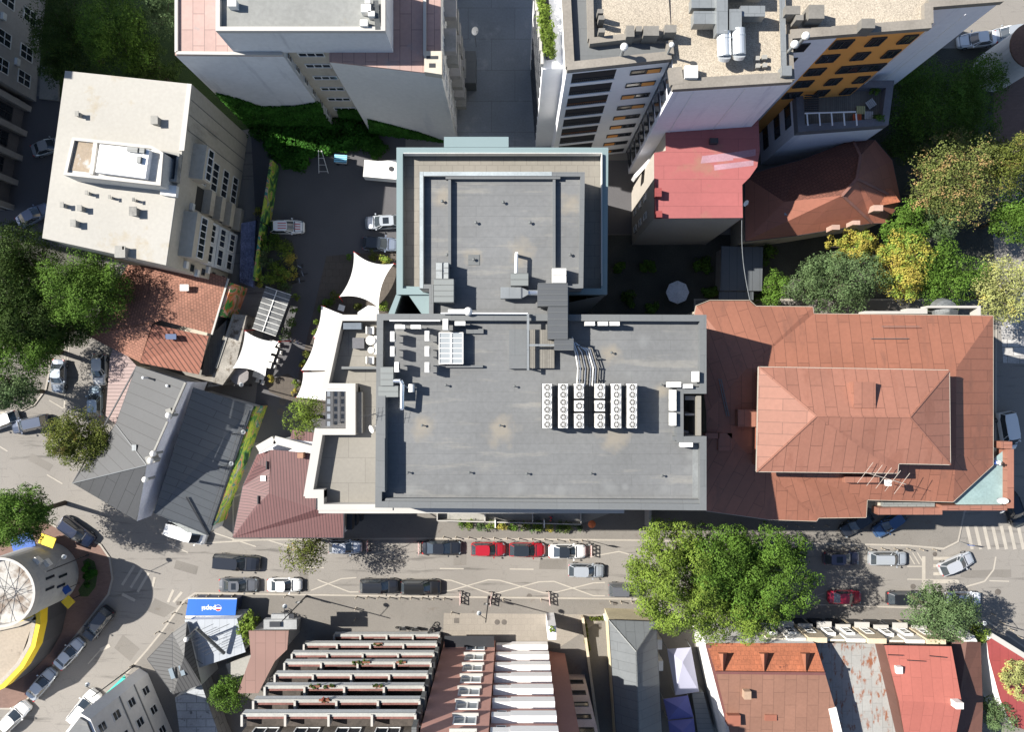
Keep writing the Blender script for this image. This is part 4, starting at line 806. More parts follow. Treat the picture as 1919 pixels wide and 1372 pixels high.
m = M(); pxbox(m, 1383, 768, 1420, 800, 15.8, 17.6); pxbox(m, 1322, 812, 1348, 822, 15.2, 16.6); pxbox(m, 1346, 812, 1372, 845, 15, 16.6); pxbox(m, 1584, 893, 1648, 905, 15.8, 16.6); m.build('roof_box', redsheet2, root)
for y, x0, x1 in ((612, 1652, 1723), (634.5, 1632, 1703), (652, 1656, 1730), (675, 1635, 1707)): m = M(); m.beam(W(x0, y, 15.9), W(x1, y, 15.9), .05, .07); m.build('snow_guard', metal_g, root)
m = M(); m.beam(W(1347, 710, 16.7), W(1362, 780, 16.7), .08, .08); m.beam(W(1351, 710, 16.7), W(1366, 780, 16.7), .08, .08); [m.beam(W(1348 + 1.6 * k, 715 + 8 * k, 16.7), W(1352 + 1.6 * k, 714 + 8 * k, 16.7), .05, .05) for k in range(8)]; m.build('roof_ladder', metal_g, root)
m = M(); c = ccw([W2(x, y, 14.2) for x, y in [(1862, 860), (1888, 838), (1888, 948), (1800, 950), (1786, 942)]]); m.poly([(x, y, 14.2) for x, y in c]); m.build('corner_terrace', mat('mint_membrane', C(168, 200, 200), .6), root)
m = M(); [pxbox(m, *q, 13.2, 15.0) for q in [(1888, 842, 1900, 953), (1766, 948, 1887.5, 957), (1876, 828, 1897, 841)]]; pxbox(m, 1645, 952, 1766, 965, 13.2, 14.6); m.build('corner_parapet', redsheet2, root)
m = M(); c = ccw([W2(x, y, 13.2) for x, y in [(1640, 880), (1896, 842), (1896, 952), (1640, 956)]]); m.prism(c, 0, 13.15); m.build('corner_wall', creamw, root)
m = M(); pxbox(m, 1655, 942, 1752, 951, 13.3, 13.9); m.build('glazed_canopy', panel_l, root)
m = M(); [pxbox(m, *q, 12, 13.4) for q in [(1620, 583, 1700, 588), (1700, 578, 1738, 588), (1738, 573, 1838, 577)]]; pxbox(m, 1832, 577, 1838, 592, 12, 13.4); m.build('rear_balcony', coping_white, root)
m = M(); c = W(1772, 584, 12.6); m.lathe(c.x, c.y, [(1.6, 12), (1.3, 12.8), (0, 13.4)], 16); m.build('balcony_dome', metal_g, root)
rows(root, W(1440, 974, 16), W(1623, 970, 16), (2, 6.5, 11), (2, 5, 8), 1.2, 1.9)
root = thing('antenna', 'tall rake shaped antenna standing over the lower red roof', 'antenna', W(1700, 898, 17)); a = W(1662, 906, 18.6); a2 = W(1672, 908, 18.4); m = M(); m.tube(W(1664, 905, 16.9), W(1664, 905, 21), .045, .035, 6); m.build('mast', metal_l, root)
m = M(); e0, e1 = W(1620, 885, 20.2), W(1698, 908, 20.2); m.tube(e0, e1, .03, .03, 5)
for k in range(5): p = e0.lerp(e1, .02 + .22 * k); m.tube(p + Vector((-.8, -1.1, 0)), p + Vector((.8, 1.0, 0)), .022, .028, 5)
m.build('elements', mat('pale_metal', C(220, 205, 190), .5), root); m = M(); c = W(1664, 905, 19.4); m.box(c.x, c.y, 19.2, .55, .6, .4); m.build('amplifier_box', acwhite, root)
dish('white satellite dish at the corner of the mint green terrace', 1879, 937, 15.2, .55, az=240); dish('small white satellite dish below the corner of the terrace', 1878, 958, 14, .35, az=290)
# ---- cream block, west
hC = 16.5
px = [(122, 132), (359, 157), (311, 497), (79, 446)]
root = block('cream_building', 'cream office block with a flat pale roof and a windowed east wall', 'building', px, hC, creamw, creamroof, None, fa=R(-82))
m = M(); q = [W(x, y, hC + .12) for x, y in [(351, 156), (359, 157), (345, 282), (335, 282)]]; m.prism([(p.x, p.y) for p in q], hC, hC + .12); m.build('edge_strip', coping_white, root)
m = M(); q = ccw([W2(x, y, hC + 2.6) for x, y in [(134, 256), (283, 272), (305, 285), (300, 347), (118, 327)]]); m.prism(q, hC, hC + 2.2, top=False); m.poly([(x, y, hC + 2.2) for x, y in q]); m.build('penthouse_wall', mat('pale_render', (.5, .49, .46), .85), root)
m = M(); m.ring(q, inset(q, .3), hC + 2.2, hC + 2.5); m.beam(W(180, 268, hC + 2.4), W(172, 327, hC + 2.4), .4, .3); m.build('penthouse_parapet', coping_white, root)
m = M(); q2 = ccw([W2(x, y, hC + 2.9) for x, y in [(187, 270), (280, 280), (272, 334), (179, 322)]]); m.prism(q2, hC + 2.2, hC + 2.9); m.build('white_roof_slab', mat('bright_white_coat', (.82, .82, .82), .7, (1, .04), None), root)
m = M(); q = ccw([W2(x, y, hC + 2.24) for x, y in [(138, 262), (176, 267), (169, 323), (126, 318)]]); m.poly([(x, y, hC + 2.24) for x, y in q]); m.build('stained_roof', mat('stained_beige', C(196, 176, 150), .9, stain=(C(225, 222, 215), .9, .56)), root)
m = M(); [m.box(W(x, y, hC + 3).x, W(x, y, hC + 3).y, hC + 2.9, a, b, .35, R(-8)) for x, y, a, b in ((250, 281, 1.1, .5), (268, 283, .5, .5), (262, 300, .4, .7))]; m.build('roof_machinery', metal_g, root)
m = M(); q = ccw([W2(x, y, hC + .1) for x, y in [(301, 284), (342, 291), (336, 344), (299, 340)]]); m.prism(q, hC, hC + .1); m.build('dark_terrace', mat('dark_snow_mottle', C(84, 92, 104), .8, stain=(C(210, 214, 222), .8, .55)), root)
m = M(); m.ring(q, inset(q, .25), hC + .05, hC + .8); m.build('terrace_parapet', concrete, root)
m = M(); q = ccw([W2(x, y, hC + .6) for x, y in [(300, 344), (331, 348), (329, 368), (300, 364)]]); m.prism(q, hC, hC + .6); m.build('white_hatch', acwhite, root)
for k, (x, y, s) in enumerate([(290, 225, .75), (250, 396, .8), (226, 472, 1.1), (145, 213, .4), (117, 384, .4), (150, 390, .5), (138, 418, .6), (163, 361, .3), (206, 369, .25), (251, 374, .25), (232, 465, .2)]):
    m = M(); c = W(x, y, hC + .6); m.box(c.x, c.y, hC, s, s, .7 if s > .45 else .45, R(-8)); m.beam((c.x - s*.5, c.y, hC + .72), (c.x + s * .5, c.y, hC + .72), s + .15, .06); m.build('chimney', concrete, root)
fr = wall_frame(W(359, 157, hC), W(311, 497, hC)); Lw = fr[3]
for z in (1.0, 4.0, 7.0, 10.0): 
    for s in (7.6, ): window(root, fr, s, z, 3.3, 1.7, 4, 1, frame_w)
    for s in (11.0,):  
        mm = M(); slab(mm, fr[0], fr[1], fr[2], s - 1.4, s + 1.4, z - .9, z + .2, 0, 1.0); mm.build('balcony', creamw, root)
        mm = M(); slab(mm, fr[0], fr[1], fr[2], s - 1.3, s + 1.3, z + .2, z + 1.9, .0, .05); mm.build('balcony_opening', mat('dark_opening', (.03, .028, .025), .9, None, None), root)
    if z < 10:
        mm = M(); slab(mm, fr[0], fr[1], fr[2], 12.9, 17.9, z - .8, z + 2.0, .005, .65); mm.build('enclosed_balcony', mat('pale_panel', (.50, .52, .54), .7), root)
        window(root, fr, 14.2, z + .1, 2.2, 1.6, 3, 1, frame_w, proud=.66); window(root, fr, 16.6, z + .1, 2.0, 1.6, 2, 1, frame_w, proud=.66)
    window(root, fr, 18.8, z, .8, .8, 1, 1, frame_d)
for s0, s1 in ((5.6, 9.4), (13.0, 18.0)):
    mm = M(); slab(mm, fr[0], fr[1], fr[2], s0, s1, 11.9 if s0 < 10 else 9.9, 14.2, .004, 1.5); mm.build('bay', creamw, root)
window(root, fr, 15.5, 11.5, 4.6, 1.6, 6, 1, frame_w, proud=1.5); window(root, fr, 7.5, 12.3, 3.4, 1.4, 4, 1, frame_w, proud=1.5)
for k, (s, z) in enumerate(((18.7, 12), (19.2, 9), (18.4, 6.2), (12.3, 12.5), (19.0, 3), (9.9, 9))): mm = M(); slab(mm, fr[0], fr[1], fr[2], s - .4, s + .4, z, z + .6, .01, .35); tag(mm.build('wall_unit', acwhite, root))
for s in (1.5, 3.1, 4.7): mm = M(); slab(mm, fr[0], fr[1], fr[2], s, s + .08, 0, hC - .4, .001, .03); mm.build('wall_joint', metal_g, root)
m = M(); m.prism(ccw([W2(x, y, 0) for x, y in [(455, 420), (482, 415), (478, 540), (452, 530)]]), .005, .6); tag(m.build('tarpaulin', mat('crumpled_tarp', C(150, 160, 205), .6, (3, .5), (14, .4), bump=.8)), 'crumpled blue grey tarpaulin at the foot of the cream block', 'tarpaulin')
# ---- dark grey block at the far left
xy = [W2(*p) for p in [(92, -70), (68, 190), (-200, 160), (-180, -90)]]; root = thing('grey_building', 'grey building in shade at the far left top edge with tall windows', 'building', (*W2(-60, 60), 0))
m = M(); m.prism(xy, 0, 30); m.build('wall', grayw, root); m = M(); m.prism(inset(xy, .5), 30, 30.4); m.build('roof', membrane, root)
for z in (1.5, 5.5, 9.5, 13.5): rows(root, W(92, -70), W(68, 190), (z,), (3.5, 8.2, 12.8, 16), 1.7, 2.3, 2, 2)
fr = wall_frame(W(92, -70), W(68, 190))
for s, z in ((6, 6.5), (10.5, 7), (14.6, 4)): mm = M(); slab(mm, fr[0], fr[1], fr[2], s - .4, s + .4, z, z + .6, .01, .35); mm.build('wall_unit', acwhite, root)
xy = [W2(*p) for p in [(48, 192), (12, 395), (-270, 370), (-230, 166)]]; root = thing('grey_building', 'grey building in shade at the left edge with tall pilasters', 'building', (*W2(-80, 280), 0))
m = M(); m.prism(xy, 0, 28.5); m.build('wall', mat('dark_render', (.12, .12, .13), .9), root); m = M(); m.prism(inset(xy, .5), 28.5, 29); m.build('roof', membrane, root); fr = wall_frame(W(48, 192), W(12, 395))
for s in (.4, 3.6, 6.8, 10, 13.2): mm = M(); slab(mm, fr[0], fr[1], fr[2], s, s + .7, 0, 21, .002, .9); mm.build('pilaster', grayw, root)
for z in (2, 6, 10, 14): rows(root, W(48, 192), W(12, 395), (z,), (2.3, 5.5, 8.7, 11.9), 1.8, 2.6, 2, 2, frame_d)
walk('pavement', [(80, 125), (112, 128), (112, 190), (76, 186)], concrete, .3, False)
# ---- old block at the top with pink sheet roofs
root = thing('old_apartment_block', 'old grey apartment block with pale pink sheet roofs and ivy on its lower walls', 'building', (*W2(600, 60, 21), 0)); hT = 21.0
def fl_roof(pxs, h, m_, nm='roof', fa=0):
    m = M(); c = ccw([W2(x, y, h) for x, y in pxs]); m.prism(c, h - .18, h); return m.build(nm, m_, root, fa=fa)
parts = [([(327, -260), (530, -260), (530, 104), (328, 103)], ltgrey), ([(530, -260), (622, -260), (622, 85), (530, 85)], creamw), ([(617, -260), (826, -260), (826, 139), (617, 115)], mat('light_wall', (.56, .55, .52), .85, (.3, .08), (6, .06), stain=((.46, .46, .46), .2, .6, (1, 1, .25))))]
for q, wm in parts: m = M(); m.prism([W2(x, y, hT) for x, y in q], 0, hT - .18, top=False); m.build('wall', wm, root)
fl_roof(parts[0][0], hT, pinkroof); fl_roof(parts[2][0], hT, pinkroof); fl_roof([(530, -60), (617, -60), (617, 85), (530, 85)], hT - .01, membrane)
m = M(); [m.beam(W(*a, hT + .12), W(*b, hT + .12), .3, .24) for a, b in [((331, 99), (530, 101)), ((331, -40), (331, 98)), ((796, -40), (796, 105))]]; m.build('gutter', coping_white, root)
hP = 25.6; q = [(404, -60), (722, -60), (722, 57), (404, 57)]; m = M(); c = ccw([W2(x, y, hP) for x, y in q]); m.prism(c, hT, hP - .5, top=False); m.poly([(x, y, hP - .5) for x, y in c]); m.build('penthouse_wall', ltgrey, root)
m = M(); m.poly([(x, y, hP - .45) for x, y in inset(c, .3)]); m.build('penthouse_roof', mat('old_grey_roof', C(168, 170, 166), .9, (.5, .12), (8, .1), stain=(C(190, 180, 150), .3, .58)), root)
m = M(); m.ring(c, inset(c, .4), hP - .5, hP); m.build('penthouse_parapet', coping_white, root)
m = M(); 
for x, y, s in ((437, 8, .8), (687, 18, .9), (697, 28, .6), (683, 45, .7), (690, 5, .5)): cc = W(x, y, hP); m.box(cc.x, cc.y, hP - .45, s, s * .8, .8)
m.build('roof_machinery', acwhite, root)
m = M(); 
for k in range(5): m.tube(W(700 + 2 * k, 0, hP), W(704 + 2 * k, 55, hP), .05, .05, 5)
m.build('pipe', metal_g, root)
m = M(); cc = ccw([W2(x, y, hT + 1) for x, y in [(795, 95), (828, 95), (828, 139), (795, 134)]]); m.prism(cc, hT, hT + 1); m.build('chimney', creamw, root); m = M(); pxbox(m, 799, 104, 821, 110, hT + 1.004, hT + 1.03); pxbox(m, 804, 118, 816, 126, hT + 1.004, hT + 1.03); m.build('flue', metal_d, root)
fr = wall_frame(W(530, 85, hT), W(617, 85, hT))
for z in (3.5, 6.6, 9.7, 12.8, 15.9, 18.6): window(root, fr, 2.3, z, 2.7, .9, 3, 1, frame_w)
fr = wall_frame(W(530, -60, hT), W(530, 104, hT))
for z in (2.5, 5.7, 8.9, 12.1, 15.3, 18.2): window(root, fr, fr[3] - .8, z, .9, 1.5, 1, 2, frame_w); 
fr = wall_frame(W(826, -60, hT), W(826, 139, hT)); 
for z in (2, 5.1, 8.2, 11.3, 14.4, 17.5):
    for s in (.8, 3.6, 6.4, 9): window(root, fr, s, z, 1.6, 1.5, 2, 1, frame_w)
    for s in (2.2, 5.8):
        mm = M(); slab(mm, fr[0], fr[1], fr[2], s - 1.2, s + 1.2, z - .4, z + .6, .01, 1.3); mm.build('balcony', concrete if z % 2 < 1 else grayw, root)
mm = M(); slab(mm, fr[0], fr[1], fr[2], 0, 4, 0, 2.5, .01, 2.5); mm.build('ground_annex', membrane2, root)
c = W(888, 58, 9); dish('white satellite dish on the side of the old apartment block', 889, 57, 12, .45, base=8, az=320)
def onwall(px, py, A, B):
    """world point where the view ray through a pixel meets the vertical wall plane A-B"""
    A, B = Vector(A[:2]), Vector(B[:2]); u = (B - A).normalized(); n = Vector((-u.y, u.x)); d = Vector(((px - NX) / F, -(py - NY) / F)); t = A.dot(n) / d.dot(n); return Vector((d.x * t, d.y * t, H - t))
def ivy(label, A, B, poly, n, seed, size=.26):
    rng = np.random.default_rng(seed); fr = wall_frame(A, B); xs = [p[0] for p in poly]; ys = [p[1] for p in poly]; P = []
    while len(P) < n:
        x, y = rng.uniform(min(xs), max(xs)), rng.uniform(min(ys), max(ys)); c = False; j = len(poly) - 1
        for i in range(len(poly)):
            if (poly[i][1] > y) != (poly[j][1] > y) and x < (poly[j][0] - poly[i][0]) * (y - poly[i][1]) / (poly[j][1] - poly[i][1]) + poly[i][0]: c = not c
            j = i
        if not c: continue
        p = onwall(x, y, A, B)
        if p.z < .1: continue
        P.append((p.x + fr[2].x * rng.uniform(.03, .35), p.y + fr[2].y * rng.uniform(.03, .35), p.z))
    P = np.array(P); Nn = rng.normal(size=(n, 3)) * .5 + np.array([fr[2].x, fr[2].y, .5]); Nn /= np.linalg.norm(Nn, axis=1)[:, None]; o0 = Vector((P[:, 0].mean(), P[:, 1].mean(), 0)); root = thing('ivy', label, 'ivy', o0)
    leaves_obj('foliage', leaf_mesh(P, Nn, size, rng), LM['ivy'], root, o0); m = M(); rnd = random.Random(seed)
    for k in range(14):
        p = onwall(min(xs) + (max(xs) - min(xs)) * (k + .5) / 14, sum(ys) / len(ys), A, B); off = fr[2] * .02; q = Vector((p.x + off.x, p.y + off.y, 0)); t = Vector((q.x + fr[1].x * rnd.uniform(-1.5, 1.5), q.y + fr[1].y * rnd.uniform(-1.5, 1.5), max(.5, p.z) * rnd.uniform(.6, 1.2))); m.tube(q, t, .03, .01, 4, 0, False)
    m.build('stem', bark, root)
A, B = W(328, 103, hT), W(530, 104, hT)
ivy('dark ivy covering the lower left wall of the old block', A, B, [(404, 172), (450, 184), (490, 198), (560, 196), (600, 188), (606, 210), (626, 238), (470, 240)], 9000, 3)
ivy('ivy in the recess between the two wings of the old block', W(530, 85, hT), W(617, 85, hT), [(633, 203), (672, 203), (700, 240), (640, 240)], 2600, 4)
A, B = W(617, 115, hT), W(826, 139, hT)
ivy('ivy climbing the right wing of the old block', A, B, [(690, 222), (730, 232), (780, 245), (860, 272), (870, 290), (700, 290)], 4500, 5)
# hanging ivy hedge spilling to the ground
for k, (x, y, r, h) in enumerate([(535, 256, 42, .7), (588, 256, 42, .7), (640, 254, 38, .7), (700, 264, 32, .7), (565, 290, 36, .9), (508, 230, 36, .8)]): shrub('%s dark bush at the foot of the ivy wall' % ['leftmost', 'second', 'third', 'rightmost', 'lowest', 'topmost'][k], x, y, r, h, 'ivy', 'bush', 'dark bushes below the ivy wall', leaf=.26, n=4200)
# ---- white and orange modern building
hW = 27.5; root = thing('white_modern_building', 'tall white apartment building with orange panels and a gravel roof', 'building', (*W2(1300, 40, hW), 0))
def W_(x, y): return W2(x, y, hW)
p1 = [(1048, -260), (1257, -260), (1257, 111), (1062, 132)]; p2 = [(1257, -260), (1480, -260), (1487, 152), (1264, 167)]; p3 = [(1480, -260), (1742, -260), (1742, 51), (1479, 71)]; p4 = [(1742, -260), (1960, -260), (1879, 0), (1740, 12)]
mats_ = [whitew, lilac, orange, lilac]
for q, wm, dz in ((p1, whitew, 0), (p2, lilac, .003), (p3, orange, .006), (p4, lilac, .009)):
    m = M(); xy = [W_(*p) for p in q]; m.prism(xy, 0, hW - .6, top=False); m.build('wall', wm, root)
g = M(); [g.poly([(*p, hW - .6 + dz) for p in ccw([W_(*a) for a in q])]) for q, dz in (([(1100, -80), (1250, -80), (1262, 75), (1108, 75)], .02), ([(1257, -80), (1482, -80), (1482, 140), (1264, 150)], .024), ([(1480, -80), (1735, -80), (1735, 45), (1482, 64)], .028), ([(1730, -80), (1880, -80), (1860, -5), (1735, 5)], .032))]; g.build('roof', gravel, root)
g = M(); g.poly([(*p, hW - .6) for p in ccw([W_(*a) for a in p1])]); g.build('grey_roof', membrane2, root)
pm = mat('warm_parapet', C(168, 160, 148), .8)
m = M(); 
def par(a, b, w=.9, z=0.0, h=.62): m.beam(W(*a, hW - .31 + z), W(*b, hW - .31 + z), w, h)
par((1057, -80), (1068, 127), .8); par((1062, 126), (1257, 105), .75, .004); par((1253, 78), (1256, 104), .6, .007); par((1259, 160), (1482, 146), .95, .004); par((1476, 66), (1481, 152), .6, .010); par((1480, 66), (1742, 46), .85, .012); par((1738, 46), (1737, 8), .8, .016); par((1737, 8), (1877, -3), .8, .02); par((1264, 128), (1268, 160), 1.2, .024)
par((1104, -60), (1107, 76), .55, .1, .9); par((1104, 80), (1258, 62), .55, .104, .9)
m.build('parapet', pm, root)
m = M(); [pxbox(m, *q, hW - .6, hW + 1.0) for q in [(1206, 48, 1235, 66), (1246, 46, 1268, 60), (1174, 47, 1189, 68), (1120, 16, 1131, 24), (1122, 28, 1133, 36), (1122, 52, 1134, 60), (1516, 8, 1545, 34), (1472, 10, 1500, 26), (1615, 34, 1640, 52), (1492, 27, 1506, 37), (1192, 48, 1203, 58)]]; m.build('chimney', mat('grey_chimney', C(150, 146, 138), .8), root)
m = M(); [pxbox(m, *q, hW - .6, hW - .1) for q in [(1416, 104, 1424, 112), (1429, 102, 1438, 110), (1417, 118, 1425, 126), (1430, 117, 1438, 125)]]; m.build('vent_block', concrete, root)
m = M(); pxbox(m, 1284, 122, 1308, 145, hW - .5, hW + .4); m.build('roof_hatch', acwhite, root)
fr = wall_frame(W(1062, 132, hW), W(1257, 111, hW))
for k in range(9):
    z = hW - 2.6 - 3.0 * k
    if z < .5: break
    mm = M(); slab(mm, fr[0], fr[1], fr[2], .6, 4.7, z - .35, z + 1.75, .001, .02); mm.build('balcony_opening', mat('balcony_dark', (.012, .013, .018), .8, None, None), root)
    mm = M(); slab(mm, fr[0], fr[1], fr[2], .6, 4.7, z + .35, z + .42, .03, .08)
    for q in range(22): slab(mm, fr[0], fr[1], fr[2], .65 + .185 * q, .68 + .185 * q, z - .3, z + .35, .03, .06)
    mm.build('railing', frame_d if k not in (2, 5) else mat('brown_rail', (.16, .06, .02), .6), root)
    mm = M(); slab(mm, fr[0], fr[1], fr[2], .5, 4.8, z - .5, z - .35, .001, .12); mm.build('slab_edge', whitew, root)
    window(root, fr, 7.6, z + .1, 2.9, 1.0, 2, 1, frame_d, glass)
    mm = M(); a = 7.75 if k in (0, 1, 3) else 6.25; slab(mm, fr[0], fr[1], fr[2], a, a + 1.2, z + .2, z + 1.0, .04, .10); mm.build('orange_panel', orange, root)
fr = wall_frame(W(1257, 105, hW), W(1264, 167, hW)); mm = M()
for k in range(9): slab(mm, fr[0], fr[1], fr[2], .5, 2.6, hW - 2.6 - 3 * k, hW - .6 - 3 * k, .003, .04)
mm.build('side_glazing', glass, root)
fr = wall_frame(W(1479, 71, hW), W(1742, 51, hW))
mm = M(); slab(mm, fr[0], fr[1], fr[2], 0.05, 4.6, 0, hW - .62, .001, .05); mm.build('white_panel', lilac, root)
for k in range(5):
    z = hW - 2.9 - 3.1 * k
    for s, w in (((1.5, 1.9), (5.7, 1.8), (8.9, 1.4), (11.9, 1.3)) if k != 2 else ((1.5, 1.9), (5.7, 1.8), (10.4, 4.6))):
        window(root, fr, s, z, w, 1.7, 2 if w < 3 else 4, 1, frame_d, glass, proud=.06)
m = M(); m.prism(ccw([W2(x, y, 24) for x, y in [(1003, -80), (1056, -80), (1060, 124), (1017, 126)]]), 0, 23.6); m.build('west_wing', whitew, root)
m = M(); [pxbox(m, 1003 + .11 * y, y, 1008 + .11 * y, y + 24, 23.6, 24.4) for y in range(-80, 120, 25)]; m.build('terrace_frame', coping_white, root)
fr = wall_frame(W(1003, -80, 24), W(1017, 126, 24))
for k in range(8): window(root, fr, fr[3] * .55, 1 + 2.8 * k, fr[3] * .8, 1.3, 6, 1, frame_d)
root2 = thing('roof_hedge', 'bright green hedge on the narrow terrace of the white building', 'hedge', W(1022, 40, 23.6)); rng = np.random.default_rng(5); P = []; Nn = []
for k in range(13):
    x, y = 1014 + 1.3 * k, -20 + 10 * k; c = W(x, y, 24.4); p, n_, _ = crown_pts(tuple(c), (.75, .6, .8), 5, 420, rng, (.5, .7), hollow=.4); P.append(p); Nn.append(n_)
leaves_obj('foliage', leaf_mesh(np.concatenate(P), np.concatenate(Nn), .14, rng), LM['yellow' if False else 'bright'], root2, ORG[root2]); m = M(); m.prism(ccw([W2(x, y, 23.9) for x, y in [(1006, -40), (1024, -40), (1040, 108), (1024, 110)]]), 23.6, 24.0); m.build('planter', metal_d, root2)
root = thing('roof_ventilation', 'big silver ventilation ducts with two round outlets on the gravel roof', 'ventilation ducts', W(1370, 50, hW - .6)); 
m = M(); [pxbox(m, *q, hW + .1, hW + 1.2) for q in [(1300, 20, 1348, 44), (1296, -6, 1345, 14), (1388, 10, 1434, 30), (1300, -30, 1430, -8)]]; m.build('duct_box', metal_l, root)
m = M(); pxbox(m, 1343, -20, 1364, 62, hW + .5, hW + 1.6); pxbox(m, 1367, 16, 1390, 56, hW + .5, hW + 1.5); m.build('riser_duct', metal_l, root)
for x, y0, y1 in ((1356, 60, 105), (1383, 54, 102)): m = M(); a, b = W(x, y0, hW + 1.0), W(x + 1.5, y1, hW + .7); m.tube(a, b, .62, .62, 18); m.tube(a.lerp(b, .25), a.lerp(b, .3), .66, .66, 18); m.tube(b, b + Vector((0, -.25, -.25)), .62, .5, 18); m.build('round_outlet', mat('bright_steel', (.62, .65, .67), .35, (1, .08), None, metal=.5), root, smooth=True)
m = M(); [m.box(W(x, y, hW).x, W(x, y, hW).y, hW - .6, .15, .15, .8) for x, y in ((1305, 40), (1340, 40), (1350, 60), (1390, 50), (1430, 28), (1303, 12))]; m.build('support', metal_d, root)
m = M(); [m.beam(W(1459 + 2.6 * k + 2, -40, hW + .3 + .002 * k), W(1465 + 2.6 * k, 132, hW + .3 + .002 * k), .12, .1) for k in range(4)]; c = W(1471, 136, hW); m.box(c.x, c.y, hW - .6, .9, .9, 1.1); tag(m.build('cable_tray', metal_l), 'long silver cable tray along the right side of the gravel roof', 'cable tray')
for k, (x, y, t) in enumerate(((1171, 84, 'near the corner of the grey roof'), (1260, 81, 'beside the gravel edge'), (1513, 63, 'at the parapet above the orange wall'), (1492, 79, 'at the inner corner of the parapet'))): ball('white ball head on a stalk %s' % t, x, y, hW + 2.0, .36 if k != 1 else .24, hW - .6)
for A_, B_, hh in ((W(1264, 167, hW), W(1487, 152, hW), hW), (W(1742, 40, hW), W(1870, 0, hW), hW)):
    f_ = wall_frame(A_, B_)
    for s_ in (f_[3] * .18, f_[3] * .62): mm = M(); slab(mm, f_[0], f_[1], f_[2], s_, s_ + .06, .2, hh - 1, .02, .06); mm.build('downpipe', whitew, root)
# annex with roof terrace
hA = 12.5; px = [(1490, 150), (1676, 150), (1665, 234), (1496, 247)]; root = block('white_annex', 'white annex with a shaded roof terrace below the orange wall', 'building', px, hA, lilac, wood, mat('shade_coping', C(140, 140, 150), .7), ph=1.0, pw=.8)
fr = wall_frame(W(1490, 150, hA), W(1496, 247, hA))
for z in (1.5, 5.5, 9): window(root, fr, 2.6, z, 3.6, 1.7, 3, 1, frame_d)
fr = wall_frame(W(1496, 247, hA), W(1665, 234, hA)); m = M()
for k in range(5): x = 1512 + 23 * k; m.beam(W(x, 212, hA + 1.2), W(x + 2, 235, hA + 1.2), .12, .12); 
m.beam(W(1508, 212, hA + 1.3), W(1604, 209, hA + 1.3), .12, .12); m.build('pergola', whitew, root); m = M()
for k in range(9): m.beam(W(1508, 178 + 4 * k, hA + 1.3), W(1534, 178 + 4 * k, hA + 1.3), .12, .1)
m.build('slats', metal_d, root)
for k, (x, y, nm, lb, cm) in enumerate([(1606, 221, 'sun_lounger', 'orange lounger on the shaded roof terrace', (.5, .1, .03)), (1632, 194, 'deck_table', 'tilted slatted table on the shaded roof terrace', (.4, .4, .4)), (1628, 216, 'deck_table', 'square slatted table on the shaded roof terrace', (.42, .42, .42)), (1613, 206, 'deck_chair', 'pale yellow chair on the shaded roof terrace', (.45, .42, .2))]):
    c = W(x, y, hA - .6); root = thing(nm, lb, nm.split('_')[1], (c.x, c.y, hA - 1)); m = M(); rr = .6 if k == 1 else 0
    for q in range(5): m.box(c.x + (q - 2) * .2 * math.cos(rr), c.y + (q - 2) * .2 * math.sin(rr), hA - .6, .14, .9, .06, rr)
    m.build('top', mat('terr%d' % k, cm, .7), root); m = M(); [m.box(c.x + sx * .35, c.y + sy * .35, hA - 1, .06, .06, .4) for sx in (-1, 1) for sy in (-1, 1)]; m.build('leg', metal_d, root)
shrub('potted green plant at the corner of the shaded roof terrace', 1646, 222, 9, 1.4, 'green', 'plant', z=hA - 1, n=260); shrub('potted plant by the terrace wall under the orange facade', 1640, 170, 8, 1.4, 'green', 'plant', z=hA - 1, n=260)
# ---- tall red roof house
hR = 15.5; px = [(1247, 231), (1421, 211), (1424, 282), (1419, 312), (1405, 332), (1391, 346), (1392, 408), (1227, 409), (1226, 286), (1248, 282)]
root = thing('rose_roof_house', 'tall narrow house with a rose red sheet roof and cream side wall', 'house', (*W2(1320, 310, hR), 0)); m = M(); xy = ccw([W2(x, y, hR) for x, y in px]); m.prism(xy, 0, hR - .15, top=False); m.build('wall', mat('taupe_render', (.36, .33, .29), .85, (.3, .1), (6, .06)), root)
V = [(x, y, hR + (.9 if x > 1390 else 0) * 0) for x, y in px]; m = M(); m.prism(xy, hR - .15, hR); m.build('roof', pinkred, root); m = M(); [m.poly([(*p, hR + .006) for p in ccw([W2(x, y, hR) for x, y in q])]) for q in [[(1316, 292), (1374, 285), (1374, 300), (1313, 306)], [(1338, 309), (1412, 300), (1412, 310), (1339, 319)], [(1374, 285), (1416, 279), (1416, 291), (1390, 296), (1374, 296)]]]; m.build('pale_patch', mat('lilac_patch', C(208, 158, 172), .6), root)
m = M(); pxbox(m, 1331, 258, 1346, 268, hR, hR + .5); m.build('roof_window', frame_d, root); m = M(); m.beam(W(1227.5, 342, hR + .15), W(1227.5, 409, hR + .15), .12, .3); pxbox(m, 1228, 352, 1240, 368, hR, hR + .9); pxbox(m, 1230, 395, 1241, 407, hR, hR + .8); m.build('chimney', crimson, root)
rows(root, W(1227, 409, hR), W(1226, 286, hR), (2, 5.5, 9), (1.5, 3.6), .8, 1.6, 1, 1, frame_w, glassb); dish('white satellite dish at the right edge of the rose roof', 1397, 380, hR + .6, .36, az=310)
tag(seg(None, 'party_wall', [(1190, 330), (1232, 285)], 8, 10, .4, whitew), 'sunlit white wall piece left of the rose roof house', 'wall')
